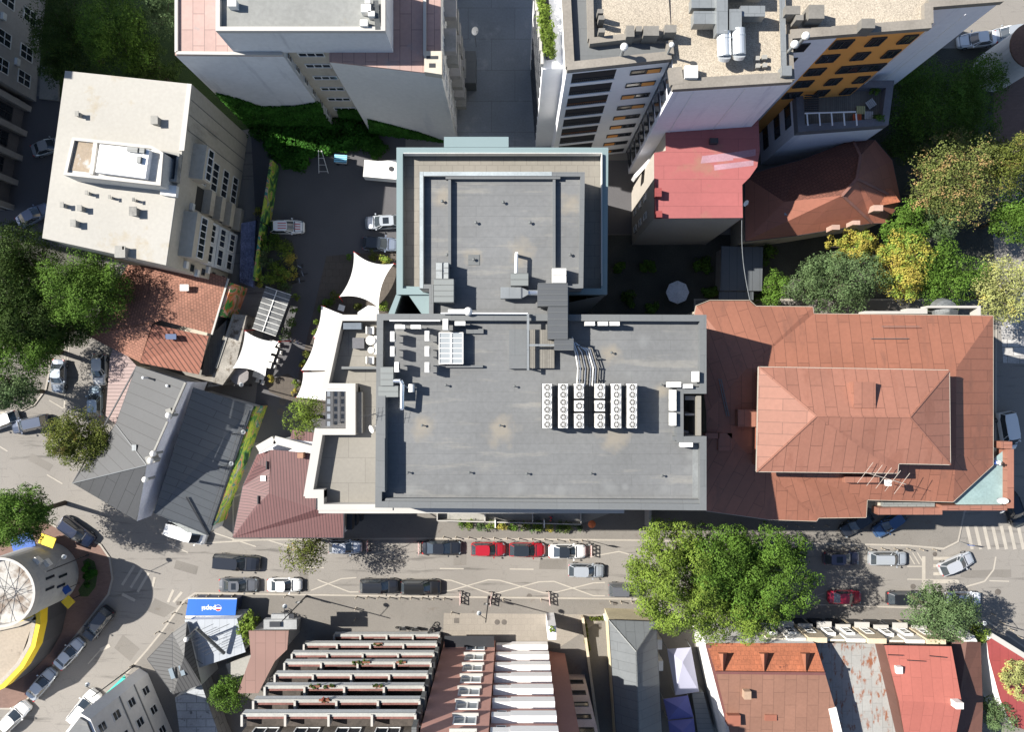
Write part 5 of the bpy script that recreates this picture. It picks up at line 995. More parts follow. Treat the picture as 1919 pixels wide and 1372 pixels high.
# ---- low red roof house in shade
hD = 7.0; root = thing('old_red_roof_house', 'low house with an old dark red hipped sheet roof half in shade', 'house', (*W2(1540, 340, hD), 0)); E = [(1396, 330), (1440, 316), (1500, 300), (1598, 262), (1640, 262), (1672, 300), (1688, 376), (1662, 418), (1634, 418), (1500, 440), (1397, 452)]
walls(root, E, hD, creamw, d=.3); V = [(x, y, hD) for x, y in E] + [(1605, 335, 10.6), (1578, 366, 10.4), (1470, 378, 9.0), (1612, 292, 9.6)]
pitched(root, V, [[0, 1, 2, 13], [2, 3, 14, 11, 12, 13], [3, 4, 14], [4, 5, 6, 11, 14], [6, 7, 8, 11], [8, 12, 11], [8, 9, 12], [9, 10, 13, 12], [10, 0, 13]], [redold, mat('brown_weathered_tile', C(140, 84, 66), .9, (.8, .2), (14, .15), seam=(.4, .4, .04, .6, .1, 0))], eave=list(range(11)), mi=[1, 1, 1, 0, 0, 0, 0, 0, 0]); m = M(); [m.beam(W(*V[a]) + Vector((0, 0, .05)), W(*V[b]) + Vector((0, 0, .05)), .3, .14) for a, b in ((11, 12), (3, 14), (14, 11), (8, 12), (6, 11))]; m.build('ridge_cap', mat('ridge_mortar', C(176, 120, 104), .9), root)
m = M(); c = ccw([W2(x, y, 8.2) for x, y in [(1632, 356), (1670, 353), (1687, 378), (1652, 385)]]); m.prism(c, 6.5, 8.2); m.build('side_roof', orangetile, root)
m = M(); [pxbox(m, *q, 7.5, 9.2) for q in [(1598, 413, 1612, 421), (1560, 421, 1574, 430), (1637, 384, 1655, 395)]]; m.build('chimney', mat('pale_brick', C(220, 180, 160), .9), root); m = M(); [pxbox(m, *q, 8.4, 8.7) for q in [(1470, 394, 1484, 403), (1584, 325, 1594, 336)]]; m.build('roof_window', glassb, root)
root = thing('shed', 'small shed with a blue grey flat roof in the shaded yard', 'shed', (*W2(1390, 500, 3), 0)); px = [(1352, 461), (1430, 463), (1428, 545), (1350, 545)]; m = M(); xy = ccw([W2(x, y, 3.2) for x, y in px]); m.prism(inset(xy, .2), 0, 3.0); m.build('wall', grayw, root); m = M(); m.prism(xy, 3.0, 3.2); m.build('roof', zinc2, root); m = M(); m.prism(ccw([W2(x, y, 2.9) for x, y in [(1348, 546), (1412, 546), (1412, 562), (1347, 562)]]), 2.7, 2.9); m.build('porch_roof', zinc2, root)
root = thing('corner_tower', 'round house with a conical brown roof at the right top corner', 'house', (*W2(1935, 85, 7), 0)); c = W(1937, 84, 7.5); m = M(); m.lathe(c.x, c.y, [(2.6, 0), (2.6, 7.3)], 28); m.build('wall', ltgrey, root); m = M(); m.lathe(c.x, c.y, [(2.75, 7.3), (2.75, 7.5), (0, 9.2)], 28); m.build('roof', mat('brown_cone_tile', C(140, 104, 88), .9, (1, .1), (14, .2)), root)
# ================================================================ lower left: tile house, grey sheet house, maroon roof
root = thing('tile_roof_house', 'house with red clay tile roofs beside the big dark tree', 'house', (*W2(330, 600, 5), 0))
V = [(240, 496, 5), (385, 508, 5.4), (429, 522, 5.4), (397, 626, 5.4), (300, 600, 6.2), (300, 545, 6.2), (162, 628, 4.6), (262, 679, 4.6), (285, 607, 6.2)]
walls(root, [(245, 500), (428, 524), (396, 625), (370, 700), (262, 678), (170, 628)], 4.4, creamw, d=.5)
pitched(root, V, [[0, 1, 5], [1, 2, 3, 4, 5], [0, 5, 4, 6], [6, 4, 8], [6, 8, 7]], [tile]); m = M(); m.beam(W(428, 522, 5.5), W(397, 627, 5.5), .2, .16); m.build('gutter', coping_white, root)
pitched(root, [(287, 608, 6.0), (391, 630, 4.9), (373, 702, 4.7), (262, 680, 5.2)], [[0, 1, 2, 3]], [ribbed], name='ribbed_roof'); m = M(); [m.poly([(p.x, p.y, p.z) for p in [W(*a) for a in q]]) for q in [[(310, 626, 5.95), (331, 629, 5.75), (328, 637, 5.7), (309, 633, 5.9)]]]; pxbox(m, 311, 626, 330, 636, 5.8, 6.0); m.build('roof_window', mat('blue_glass', C(110, 130, 170), .2, None, None), root)
m = M(); pxbox(m, 337, 533, 353, 545, 6.2, 6.45); m.build('white_roof_light', acwhite, root)
m = M(); c = ccw([W2(x, y, 3) for x, y in [(392, 630), (425, 600), (420, 560), (430, 595), (400, 700), (375, 704)][0:2] + [(412, 700), (376, 706)]]); m.prism(c, 0, 3.0); m.build('side_lean_to', wood, root)
root = thing('pale_tile_annex', 'narrow annex with a pale pink tile roof between parked cars and grey roof', 'house', (*W2(225, 710, 4), 0)); px = [(211, 655), (232, 660), (256, 686), (217, 797), (198, 779), (206, 672)]; walls(root, px, 3.8, creamw, d=.15); m = M(); m.prism([W2(x, y, 4) for x, y in px], 3.75, 4.0); m.build('roof', paletile, root)
# grey sheet house
root = thing('grey_sheet_house', 'house with two grey standing seam sheet roofs at different heights', 'house', (*W2(300, 850, 8), 0)); LM_ = 10.2
V = [(256, 686, 8), (347, 716, LM_), (275, 872, LM_), (257, 977, 7.4), (136, 906, 7.2), (217, 796, 7.4)]
walls(root, [(256, 686), (347, 716), (257, 977), (136, 906), (217, 796)], 7.2, ltgrey, d=.3)
pitched(root, V, [[0, 1, 2, 5], [5, 2, 4], [2, 3, 4]], [zinc], eave=[4, 5, 0]); m = M(); [m.beam(W(a, b, e), W(c, d, f), .1, .1) for a, b, e, c, d, f in [(136, 906, 7.25, 275, 872, 10.25), (217, 796, 7.45, 275, 872, 10.25)]]; m.build('ridge_cap', zinc2, root)
m = M(); a, b, d, e = W(347, 716, LM_), W(275, 872, LM_), W(257, 977, 7.4), W(257, 977, 7.4); 
m.poly([(a.x, a.y, 4), (b.x, b.y, 4), tuple(b), tuple(a)]); m.poly([(b.x, b.y, 4), (d.x, d.y, 4), tuple(d), tuple(b)]); m.build('party_wall', mat('pale_blue_wall', (.62, .64, .72), .8), root)
V = [(362, 726, 8.2), (475, 761, 5.0), (391, 1005, 4.6), (288, 962, 6.6)]; walls(root, [(366, 730), (474, 762), (391, 1003), (290, 960)], 4.6, ltgrey, d=.2); pitched(root, V, [[0, 1, 2, 3]], [zinc2], name='lower_roof', eave=[1, 2])
m = M(); m.beam(W(349, 932, 6.0), W(390, 1003, 4.75), .16, .08); m.beam(W(466, 768, 5.3), W(393, 985, 4.95), .06, .06); m.beam(W(461, 768, 5.4), W(388, 985, 5.05), .06, .06); m.build('rib', metal_d, root)
m = M(); m.beam(W(348, 717, LM_ + .15), W(318, 785, LM_ + .15), .22, .3); m.beam(W(314, 790, LM_ + .1), W(279, 868, LM_ + .1), .2, .2); c = W(281, 862, LM_); m.box(c.x, c.y, 9, 1.0, .9, 1.2, .3); c = W(317, 770, LM_); m.box(c.x, c.y, 9.3, .6, .5, 1.1, .3); m.build('chimney', concrete, root); m = M(); pxbox(m, 247, 834, 255, 845, 8.9, 9.4); m.build('hatch', metal_l, root)
for k, (x, y) in enumerate(((313, 779), (284, 851), (279, 864), (269, 900))): ball('%s white ball vent along the ridge of the grey sheet roof' % ['topmost', 'second', 'third', 'lowest'][k], x, y, LM_ + 1.5, .36, 9.2, cat='ball vent')
for k, (x, y) in enumerate(((269, 708), (314, 723))): m = M(); c = W(x, y, 9.6); m.tube((c.x, c.y, 8.3), (c.x, c.y, 9.7), .1, .1, 8); m.lathe(c.x, c.y, [(.16, 9.7), (.16, 9.8), (0, 9.9)], 10); tag(m.build('flue', pipew), '%s small white flue on the grey sheet roof' % ['left', 'right'][k], 'flue')
for k, (x, y) in enumerate(((456, 810), (433, 869))): lamp('%s wall lamp on the mural side of the grey sheet house' % ['upper', 'lower'][k], x + 12, y - 2, x, y, 5.6)
root = thing('side_canopy', 'small grey tiled canopy over the entrance of the grey sheet house', 'canopy', (*W2(340, 985, 3), 0)); m = M(); c = ccw([W2(x, y, 4.2) for x, y in [(289, 957), (305, 955), (388, 1000), (384, 1004), (350, 998)]]); m.prism(c, 4.0, 4.2); m.build('roof', panel_l, root)
muralm = bpy.data.materials.new('mural'); muralm.use_nodes = True; t = muralm.node_tree; N, L = t.nodes, t.links; gp = N.new('ShaderNodeNewGeometry'); vo = N.new('ShaderNodeTexNoise'); vo.inputs['Scale'].default_value = .42; vo.inputs['Detail'].default_value = 2.5; vo.inputs['Distortion'].default_value = 1.6; L.new(gp.outputs['Position'], vo.inputs['Vector']); cr = N.new('ShaderNodeValToRGB'); L.new(vo.outputs[0], cr.inputs[0]); cr.color_ramp.interpolation = 'CONSTANT'
cs = [(0, (.02, .07, .03)), (.36, (.10, .26, .06)), (.43, (.42, .48, .06)), (.49, (.20, .34, .05)), (.54, (.62, .28, .16)), (.59, (.04, .24, .20)), (.67, (.45, .42, .3))]
cr.color_ramp.elements[0].color = (*cs[0][1], 1); cr.color_ramp.elements[1].position = cs[1][0]; cr.color_ramp.elements[1].color = (*cs[1][1], 1)
for p, c in cs[2:]: e = cr.color_ramp.elements.new(p); e.color = (*c, 1)
L.new(cr.outputs[0], N['Principled BSDF'].inputs['Base Color'])
muralo = muralm.copy(); muralo.name = 'mural_orange'
for e_, c_ in zip([n for n in muralo.node_tree.nodes if n.type == 'VALTORGB'][0].color_ramp.elements, ((.03, .12, .03), (.08, .30, .06), (.62, .20, .07), (.66, .30, .20), (.70, .40, .30), (.10, .30, .08), (.55, .12, .08))): e_.color = (*c_, 1)
def wallthing(label, a, b, h, w, m_, name='wall', cat='wall', cap=None):
    m = M(); A, B = W(*a, h), W(*b, h); root = thing(name, label, cat, ((A.x + B.x) / 2, (A.y + B.y) / 2, 0)); m.beam((A.x, A.y, h / 2), (B.x, B.y, h / 2), w, h); m.build('panel', m_, root); m = M(); m.beam((A.x, A.y, h + .05), (B.x, B.y, h + .05), w + .08, .1); m.build('coping', cap or m_, root); return root
wallthing('painted wall with green leaves and orange shapes beside the tile roof', (434, 530), (411, 592), 5.2, .25, muralo); wallthing('long painted wall in yellow and green along the grey sheet house', (479, 762), (398, 985), 4.2, .2, muralm); wallthing('faint painted garden wall left of the white striped car', (509, 300), (491, 415), 2.8, .25, muralm); wallthing('painted low wall beside the plant bed', (490, 418), (476, 525), 2.2, .2, muralm)
root = thing('old_wall', 'old wall with peeling white paint between the tile house and the sails', 'wall', (*W2(425, 655, 3), 0)); m = M(); P = [(437, 588), (462, 591), (452, 640), (440, 690), (417, 722), (388, 726), (404, 690), (424, 640)]; m.prism([W2(x, y, 3.4) for x, y in P], 0, 3.4); m.build('masonry', mat('peeling_plaster', C(186, 180, 170), .95, (2, .3), (18, .2), stain=(C(120, 108, 92), .9, .52), bump=.4), root); m = M(); m.beam(W(438, 590, 3.45), W(405, 690, 3.45), .3, .1); m.build('coping', concrete, root)
# maroon roof house
root = thing('maroon_roof_house', 'house with a maroon ribbed sheet roof in front of the central building', 'house', (*W2(560, 920, 9), 0)); E = [(483, 838), (530, 818), (592, 826), (592, 955), (645, 955), (644, 1008), (436, 1008), (455, 912), (470, 905)]; walls(root, E, 8.6, whitew, d=.25)
V = [(482, 852, 9), (508, 843, 9.8), (592, 850, 9.8), (592, 955, 9.8), (645, 956, 9.4), (644, 1008, 9.0), (436, 1008, 9.0), (455, 912, 9.2), (481, 870, 9.9), (506, 877, 9.9), (504, 925, 9.9), (478, 950, 9.6)]
pitched(root, V, [[0, 1, 8], [1, 2, 3, 4, 5, 6, 11, 10, 9], [9, 8, 1][::-1], [8, 9, 10, 7], [7, 10, 11], [7, 11, 6], [0, 8, 7]], [pinkrib], eave=[4, 5, 6, 7, 0]); m = M(); m.beam(W(484, 842, 10), W(515, 824, 10), .9, .5); m.beam(W(515, 824, 10), W(586, 843, 10), .9, .5); m.build('white_parapet', coping_white, root); m = M(); c = ccw([W2(x, y, 8) for x, y in [(548, 806), (592, 812), (592, 838), (541, 832)]]); m.prism(c, 7.8, 8.0); m.build('rear_roof', pinkrib, root)
m = M(); pxbox(m, 557, 849, 568, 859, 9.6, 10.6); m.build('chimney', mat('terracotta_block', C(200, 150, 120), .9), root); m = M(); pxbox(m, 488, 892, 498, 902, 9.7, 9.95); m.build('roof_window', acwhite, root)
m = M(); pxbox(m, 498, 865, 500, 880, 9.9, 10.1); pxbox(m, 482, 930, 484, 945, 9.7, 9.9); m.build('snow_guard', metal_d, root)
fr = wall_frame(W(645, 955, 9), W(644, 1008, 9)); 
for z in (1, 4, 6.5): mm = M(); slab(mm, fr[0], fr[1], fr[2], .6, 2.6, z, z + 1.4, .0, .7); mm.build('balcony', metal_d, root)
# ================================================================ bottom left: tower, yellow edge building, kiosk...
hS = 8.8; c = W(0, 1111, hS); root = thing('round_tower', 'round pale concrete tower with a wire frame inside its white rim', 'tower', (c.x, c.y, 0)); m = M(); m.lathe(c.x, c.y, [(4.05, 0), (4.05, hS - .5)], 48); m.build('wall', mat('tower_concrete', (.36, .36, .35), .85, (.5, .1), (8, .08), stain=((.28, .28, .28), .4, .58)), root, smooth=True)
m = M(); m.lathe(c.x, c.y, [(4.07, hS - .9), (4.10, hS), (3.78, hS), (3.78, hS - .7)], 48); m.build('rim', coping_white, root, smooth=True); m = M(); m.lathe(c.x, c.y, [(3.78, hS - .7), (0, hS - .68)], 32); m.build('roof', mat('tower_roof', C(226, 222, 214), .8, stain=(C(150, 128, 108), .22, .46)), root)
m = M(); 
for a in range(0, 180, 30): t = R(a + 12); m.tube((c.x + 3.8 * math.cos(t), c.y + 3.8 * math.sin(t), hS + .05), (c.x - 3.8 * math.cos(t + .3), c.y - 3.8 * math.sin(t + .3), hS + .05), .03, .03, 5)
m.build('wire_frame', metal_d, root); m = M()
for a, z in ((14, 5), (8, 2.6), (-4, 5.2), (-8, 3)): t = R(a); m.box(c.x + 4.05 * math.cos(t), c.y + 4.05 * math.sin(t), z, .14, .3, 1.6, t)
m.build('slit_window', glass, root); m = M(); [m.box(c.x + 4.2 * math.cos(R(a)), c.y + 4.2 * math.sin(R(a)), z, .6, .9, .7, R(a)) for a, z in ((48, 6), (38, 5))]; m.build('wall_unit', acwhite, root)
for k, (x, y, w, h_, m_, lb) in enumerate(((127, 1129, 1.2, 3.2, yellow, 'yellow square sign panel beside the round tower'), (124, 1106, .9, 3.2, bluep, 'blue sign panel leaning on the round tower'), (88, 1014, 1.3, 3.0, yellow, 'yellow awning behind the round tower'), (42, 1016, 1.9, 3.2, bluep, 'blue awning left of the yellow one behind the round tower'))):
    a = W(x, y, h_); root = thing('sign_panel', lb, 'sign' if k < 2 else 'awning', (a.x, a.y, 0)); m = M(); m.box(a.x, a.y, h_ - .15, w * (1.5 if k > 1 else 1), w, .15, [.78, .6, -.35, .3][k]); m.build('panel', m_, root); m = M(); m.tube((a.x - .2, a.y, 0), (a.x - .2, a.y, h_ - .15), .05, .05, 6); m.build('post', metal_d, root)
root = thing('yellow_edge_building', 'low building with a beige flat roof and a curved yellow fascia', 'building', (*W2(20, 1220, 5), 0)); hY = 5.4; P = [(64, 1146), (76, 1144), (75, 1172), (66, 1213), (44, 1252), (8, 1290), (-60, 1320), (-60, 1180), (30, 1160)]; xy = ccw([W2(x, y, hY) for x, y in P]); m = M(); m.prism(xy, 0, hY - 1.4, top=False); m.build('wall', mat('dark_shopfront', (.05, .05, .055), .6), root); ix_ = inset(xy, .9); m = M(); m.prism(ix_, hY - .6, hY - .3); m.build('roof', mat('beige_roof', C(206, 190, 168), .9, (.6, .1), (10, .1), stain=(C(140, 125, 108), .35, .57)), root); m = M(); m.ring(xy, ix_, hY - 1.4, hY); m.ring(inset(xy, .001), inset(xy, .001), 0, .001); m.build('fascia', yellow, root); m = M(); m.ring(inset(xy, .55), inset(xy, 1.0), hY - .3, hY + .03); m.build('parapet', mat('beige_coping', C(220, 208, 190), .8), root)
# kiosk with blue awning
root = thing('kiosk', 'small kiosk with a bright blue printed awning roof at the pavement', 'kiosk', (*W2(395, 1140, 3), 0)); hK = 3.0; P = [(353, 1123), (444, 1124), (441, 1154), (348, 1154)]; xy = ccw([W2(x, y, hK) for x, y in P]); m = M(); m.prism(inset(xy, .3), .12, hK - .2); m.build('body', mat('kiosk_body', (.03, .04, .08), .5), root); m = M(); m.prism(xy, hK - .2, hK); m.build('awning', mat('blue_awning', (.008, .10, .42), .5, (.8, .08), None), root); m = M(); m.beam(W(348, 1157, 2.8), W(440, 1157, 2.8), .3, .1); m.beam(W(353, 1122, 2.8), W(444, 1122.5, 2.8), .12, .2); m.build('white_trim', frame_w, root)
def text(root, s, px, py, h, size, m_, rot=0.0, name='lettering', bold=0.0):
    cu = bpy.data.curves.new('t', 'FONT'); cu.body = s; cu.size = size; cu.align_x = 'CENTER'; cu.align_y = 'CENTER'; cu.extrude = .01; cu.offset = bold; t = bpy.data.objects.new('t', cu); COL.objects.link(t); dg = bpy.context.evaluated_depsgraph_get(); me = bpy.data.meshes.new_from_object(t.evaluated_get(dg)); bpy.data.objects.remove(t); me.materials.clear(); me.materials.append(m_); o = bpy.data.objects.new(name, me); COL.objects.link(o); o.parent = root; c = W(px, py, h) - ORG[root]; o.location = c; o.rotation_euler = (0, 0, rot); ORG[o] = c; return o
text(root, 'pepsi', 391, 1141, hK + .02, .85, frame_w, math.pi, bold=.012)
for k, (a0, a1, col_) in enumerate(((15, 165, (.6, .02, .03)), (195, 345, (.01, .05, .3)))):
    c = W(409, 1140, hK); m = M(); r = .36; m.poly([(c.x + r * math.cos(R(a + 180)), c.y + r * math.sin(R(a + 180)), hK + .022) for a in range(a0, a1 + 1, 15)]); 
    if k == 0: m.lathe(c.x, c.y, [(.40, hK + .005), (.40, hK + .014), (0, hK + .015)], 24, 1)
    m.build('emblem', [mat('emblem_%d' % k, col_, .4, None, None), frame_w], root)
for x in (378, 425): text(root, 'PEPSI MAX', x, 1157, 2.87, .26, mat('navy_print', (.005, .02, .12), .5, None, None), math.pi)
# white sheet roof with antenna
root = thing('white_sheet_house', 'house with a pale blue white sheet roof behind the blue kiosk', 'house', (*W2(410, 1200, 5), 0)); P = [(346, 1162), (444, 1160), (460, 1223), (374, 1252), (362, 1235)]; walls(root, P, 4.6, ltgrey, d=.2); m = M(); m.prism([W2(x, y, 4.8) for x, y in P], 4.6, 4.8); m.build('roof', mat('pale_blue_sheet', C(208, 216, 226), .5, (.5, .08), None, seam=(5, .9, .03, .7, .04, 1)), root)
root = thing('roof_mast', 'fallen looking lattice antenna mast over the pale sheet roof', 'antenna', W(395, 1205, 4.8)); m = M(); a, b = W(368, 1178, 8), W(420, 1225, 5.2); m.tube(a, b, .22, .22, 8); m.build('boom', metal_g, root); m = M(); m.tube(a, W(346, 1200, 6.5), .1, .1, 6); 
for k in range(7): p = a.lerp(b, .1 + .12 * k); m.tube(p + Vector((-1.6, -.7, .2)), p + Vector((1.8, .9, .3)), .025, .025, 4)
m.tube(W(340, 1210, 6), W(430, 1170, 6.4), .03, .03, 4); m.tube(W(330, 1214, 5), W(380, 1245, 5.4), .03, .03, 4); m.build('elements', metal_d, root); ball('white ball lamp next to the lattice mast', 347, 1201, 7.4, .3, 4.6, cat='lamp')
root = thing('dark_sheet_house', 'house with a dark ribbed sheet roof and two white roof windows', 'house', (*W2(330, 1240, 6), 0)); P = [(276, 1236), (323, 1188), (350, 1162), (380, 1288), (325, 1302), (318, 1302)]; walls(root, P, 5.4, ltgrey, d=.2); V = [(276, 1236, 5.4), (323, 1187, 5.4), (350, 1165, 5.6), (378, 1284, 5.8), (325, 1302, 5.8), (300, 1235, 6.6), (345, 1230, 7.2)]
pitched(root, V, [[0, 1, 6, 4], [1, 2, 3, 6], [6, 3, 4]], [mat('dark_ribbed_sheet', C(108, 108, 108), .6, (.4, .1), None, seam=(20, .45, .06, .45, .03, 1))], eave=[4, 0, 1]); m = M()
for x, y in ((322, 1263), (341, 1257)): c = W(x, y, 6.6); m.box(c.x, c.y, 6.3, .5, 1.25, .35, .32)
m.build('roof_window', glassb, root)
m = M(); P = [(423, 1246), (472, 1226), (478, 1258), (432, 1274)]; m.prism([W2(x, y, 3.4) for x, y in P], 0, 3.4); tag(m.build('flat_roof_shed', concrete), 'small shed with a grey flat roof beside the green garden tree', 'shed')
m = M(); P = [(328, 1308), (378, 1285), (408, 1372), (420, 1400), (340, 1400)]; m.prism([W2(x, y, 3.0) for x, y in P], 0, 3.0); tag(m.build('cracked_roof_shed', mat('cracked_white', C(200, 206, 212), .8, stain=(C(120, 124, 130), 1.4, .6), seam=(2.4, 1.0, .05, .5, .05, 0))), 'low shed with a cracked white flat roof at the bottom edge', 'shed')
root = thing('grey_corner_building', 'pale grey building with framed windows at the bottom left edge', 'building', (*W2(240, 1330), 0)); xy = [W2(*p) for p in [(262, 1252), (278, 1262), (336, 1400), (150, 1480), (190, 1345)]]; m = M(); m.prism(xy, 0, 13); m.build('wall', mat('grey_block_wall', (.68, .67, .65), .85, (.3, .08), (6, .06)), root); fr = wall_frame(W(278, 1262), W(336, 1400)); m = M(); m.prism(inset(xy, .3), 13, 13.3); m.build('roof', membrane, root)
for z in (1.2, 4.6, 8, 11): 
    for s in (1.6, 4.2, 7): window(root, fr, s, z, 1.1, 1.5, 1, 2, frame_w)
for z in (3.6, 7): mm = M(); slab(mm, fr[0], fr[1], fr[2], 0, fr[3], z, z + .12, .01, .12); mm.build('ledge', concrete, root)
m = M(); P = [W(232, 1267, 3.6), W(236, 1277, 3.6), W(195, 1310, 3.4), W(194, 1305, 3.4)]; m.prism([(p.x, p.y) for p in P], 3.4, 3.5, 0, None, True, True); o = thing('shop_awning', 'narrow turquoise awning on the grey corner building', 'awning', (P[0].x, P[0].y, 0)); m.build('cloth', mat('turquoise', (.02, .38, .28), .6), o); m = M(); [m.beam(W(x, y, 3.4), W(x + 14, y + 12, 3.2), .04, .04) for x, y in ((232, 1270), (214, 1288), (196, 1306))]; m.build('bracket', metal_d, o)
# ================================================================ bottom: terraced apartment block
root = thing('terraced_apartment_block', 'apartment block whose long balcony parapets step back floor by floor', 'building', (-18, -36, 0)); ys = -32.2; hB2 = 29
m = M(); m.prism([(-26.3, -33.8), (-9.6, -33.8), (-9.6, -60), (-26.3, -60)], 0, hB2); m.build('wall', mat('shaded_loggia_wall', (.10, .085, .07), .9, (1.2, .5), (7, .3)), root); m = M(); m.prism([(-26.5, -33.6), (-9.4, -33.6), (-9.4, -60), (-26.5, -60)], hB2, hB2 + .2); m.build('roof', mat('block_roof', (.26, .24, .22), .9), root)  # loggia wall coloured dark to paint the shade inside the balconies
xl = [-22.9, -25.8, -26.3, -26.3, -26.3, -26.3, -26.3, -26.3]
for k, off in enumerate((476, 493, 511, 528, 550, 573, 599, 625)):
    z = 95 - 44700 / off; xa, xb = xl[k], -9.6
    m = M(); m.beam((xa, ys, z - .42), (xb, ys, z - .42), .28, .7); m.build('balcony_parapet', mat('parapet_grey', (.42, .43, .43), .8, (.6, .1), (10, .08)), root)
    m = M(); m.beam((xa, ys - .02, z + .02), (xb, ys - .02, z + .02), .34, .14); m.build('parapet_coping', mat('grey_coping', C(206, 206, 200), .7, (1, .1)), root)
    m = M(); m.beam((xa, ys - .33, z - .05), (xb, ys - .33, z - .05), .24, .12); m.build('tile_edge', mat('red_tile_edge', (.16, .07, .06), .8, (2, .3), (20, .3)), root)
    m = M(); m.beam((xa, ys - .9, z - 1.1), (xb, ys - .9, z - 1.1), 1.6, .2); m.build('slab', mat('shaded_balcony_floor', (.05, .042, .036), .9, (2, .4), (9, .3)), root)  # floor slab darkened too, balcony shade put into its colour
    m = M(); [m.box(xa + (xb - xa) * q / 4, ys - .5, z - 1.0, .22, 1.1, 1.3) for q in range(5)]; m.build('divider', coping_white, root)
    fr = ((Vector((xa, -33.8))), Vector((1, 0)), Vector((0, 1)), xb - xa)
    for s in (2.2, 6.2, 10.2, 14.0):
        if s < xb - xa - 1: window(root, fr, s, z - .6, 2.4, 1.5, 2, 1, frame_w)
    if k not in (1, 3, 5, 6): continue
    SEED[0] += 1; rng = np.random.default_rng(SEED[0]); P = []; Nn = []
    for q in range(3 if k in (3, 5) else 1):
        c = (rng.uniform(xa + 1, xb - 1), ys + .1, z + .15); p, n_, _ = crown_pts(c, (rng.uniform(.4, .9), .22, .2), 4, 110, rng, (.8, 1.1), hollow=.3); P.append(p); Nn.append(n_)
    pl = thing('balcony_plants', 'potted plants on the %s balcony parapet up from the street' % ORD[k], 'plants', (xa + 5, ys, z), 'plants on the balcony parapets'); leaves_obj('foliage', leaf_mesh(np.concatenate(P), np.concatenate(Nn), .15, rng), LM['flower' if k == 6 else 'dark'], pl, ORG[pl])
    m = M(); [m.box(p[:, 0].mean(), ys + .1, z + .09, 1.1, .2, .16) for p in P]; m.build('pot', mat('pot', (.2, .08, .05), .8), pl)
for k in range(8):
    z = 2.5 + 3.2 * k; m = M(); m.box(-9.35, ys - .6, z, .45, 1.5, 1.6); m.build('side_screen', metal_g if k % 2 else metal_d, root)
root = thing('low_brown_house', 'low house with a pale brown seamed roof beside the terraced block', 'house', (*W2(505, 1200, 6), 0)); P = [(466, 1183), (541, 1183), (538, 1218), (515, 1240), (484, 1300), (445, 1300), (470, 1230)]; walls(root, P, 6, grayw, d=.2); m = M(); m.prism([W2(x, y, 6) for x, y in P], 5.8, 6.0); m.build('roof', mat('pale_brown_sheet', C(170, 130, 118), .7, (.5, .1), None, seam=(9, 1.2, .03, .6, .04, 1)), root); m = M(); pxbox(m, 494, 1162, 556, 1180, 6, 6.8); pxbox(m, 508, 1152, 548, 1161, 6, 6.5); m.build('white_roof_unit', mat('dull_white', C(190, 192, 192), .8, (1, .15)), root); m = M(); pxbox(m, 505, 1166, 525, 1176, 7, 7.1); pxbox(m, 541, 1151, 551, 1160, 6.6, 7.0); m.build('dark_vent', metal_d, root)
# pink building
root = thing('pink_building', 'pink rendered building with a row of white windows on each floor', 'building', (-5.5, -38, 0)); yp = -33.2; m = M(); m.prism([(-9.0, yp), (-2.5, yp), (-2.5, -60), (-9.0, -60)], 0, 29); m.build('wall', pinkwall, root); m = M(); m.prism([(-9.1, yp + .1), (-2.4, yp + .1), (-2.4, -60), (-9.1, -60)], 29, 29.2); m.build('roof', membrane, root); fr = (Vector((-9.0, yp)), Vector((1, 0)), Vector((0, 1)), 6.5)
for k in range(8): window(root, fr, 4.1, 2.0 + 3.3 * k, 2.3, 1.7, 2, 1, frame_w, glassb, fwid=.14); mm = M(); slab(mm, fr[0], fr[1], fr[2], 2.8, 5.4, 1.85 + 3.3 * k, 1.98 + 3.3 * k, 0, .35); mm.build('sill', coping_white, root)
m = M(); m.beam((-8.8, yp + .7, 2.6), (-2.6, yp + .7, 2.6), 1.4, .15); m.build('entrance_canopy', metal_d, root)
root = thing('white_balcony_building', 'white fronted building with pink bands between its balconies', 'building', (1, -38, 0)); yw = -34.0; m = M(); m.prism([(-2.45, yw), (4.2, yw), (4.2, -60), (-2.45, -60)], 0, 29); m.build('wall', pinkwall, root); m = M(); m.prism([(-2.5, yw), (4.3, yw), (4.3, -60), (-2.5, -60)], 29, 29.2); m.build('roof', membrane, root); fr = (Vector((-2.45, yw)), Vector((1, 0)), Vector((0, 1)), 6.6)
for k in range(8):
    z = 1.4 + 3.3 * k; window(root, fr, 1.1, z + .9, 1.0, 1.0, 1, 1, frame_w); mm = M(); slab(mm, fr[0], fr[1], fr[2], .1, 2.0, z - .7, z + .3, .01, .7); slab(mm, fr[0], fr[1], fr[2], 2.01, 6.6, z - .9, z + .3, .01, .75); mm.build('balcony', mat('white_balcony', (.74, .73, .72), .8, (.5, .05), None), root)
    for s in (2.4, 3.9, 5.4): window(root, fr, s, z + 1.15, 1.3, 1.0, 1, 1, frame_w, glassb)
m = M(); m.prism([(4.25, -34.6), (6.4, -34.9), (6.4, -60), (4.25, -60)], 0, 28); m.build('side_wall', pinkwall_shade, root)  # recessed strip, its shadow painted as a darker pink
m = M(); c = W(1035, 1190, 6); m.box(c.x, c.y, 0, 1.0, 1.6, 5.5); m.build('gate_tower', whitew, root)
root = thing('pink_house', 'small pink block with dark windows right of the white balconies', 'building', (8, -42, 0)); m = M(); m.prism([(6.45, -37.6), (8.9, -37.6), (9.1, -60), (6.45, -60)], 0, 27); m.build('wall', mat('pinkish_white', (.5, .42, .42), .85), root); fr = (Vector((6.45, -37.6)), Vector((1, 0)), Vector((0, 1)), 2.4)
for k in range(8): window(root, fr, 1.25, 2 + 3.2 * k, 1.7, 1.1, 1, 1, frame_d); 
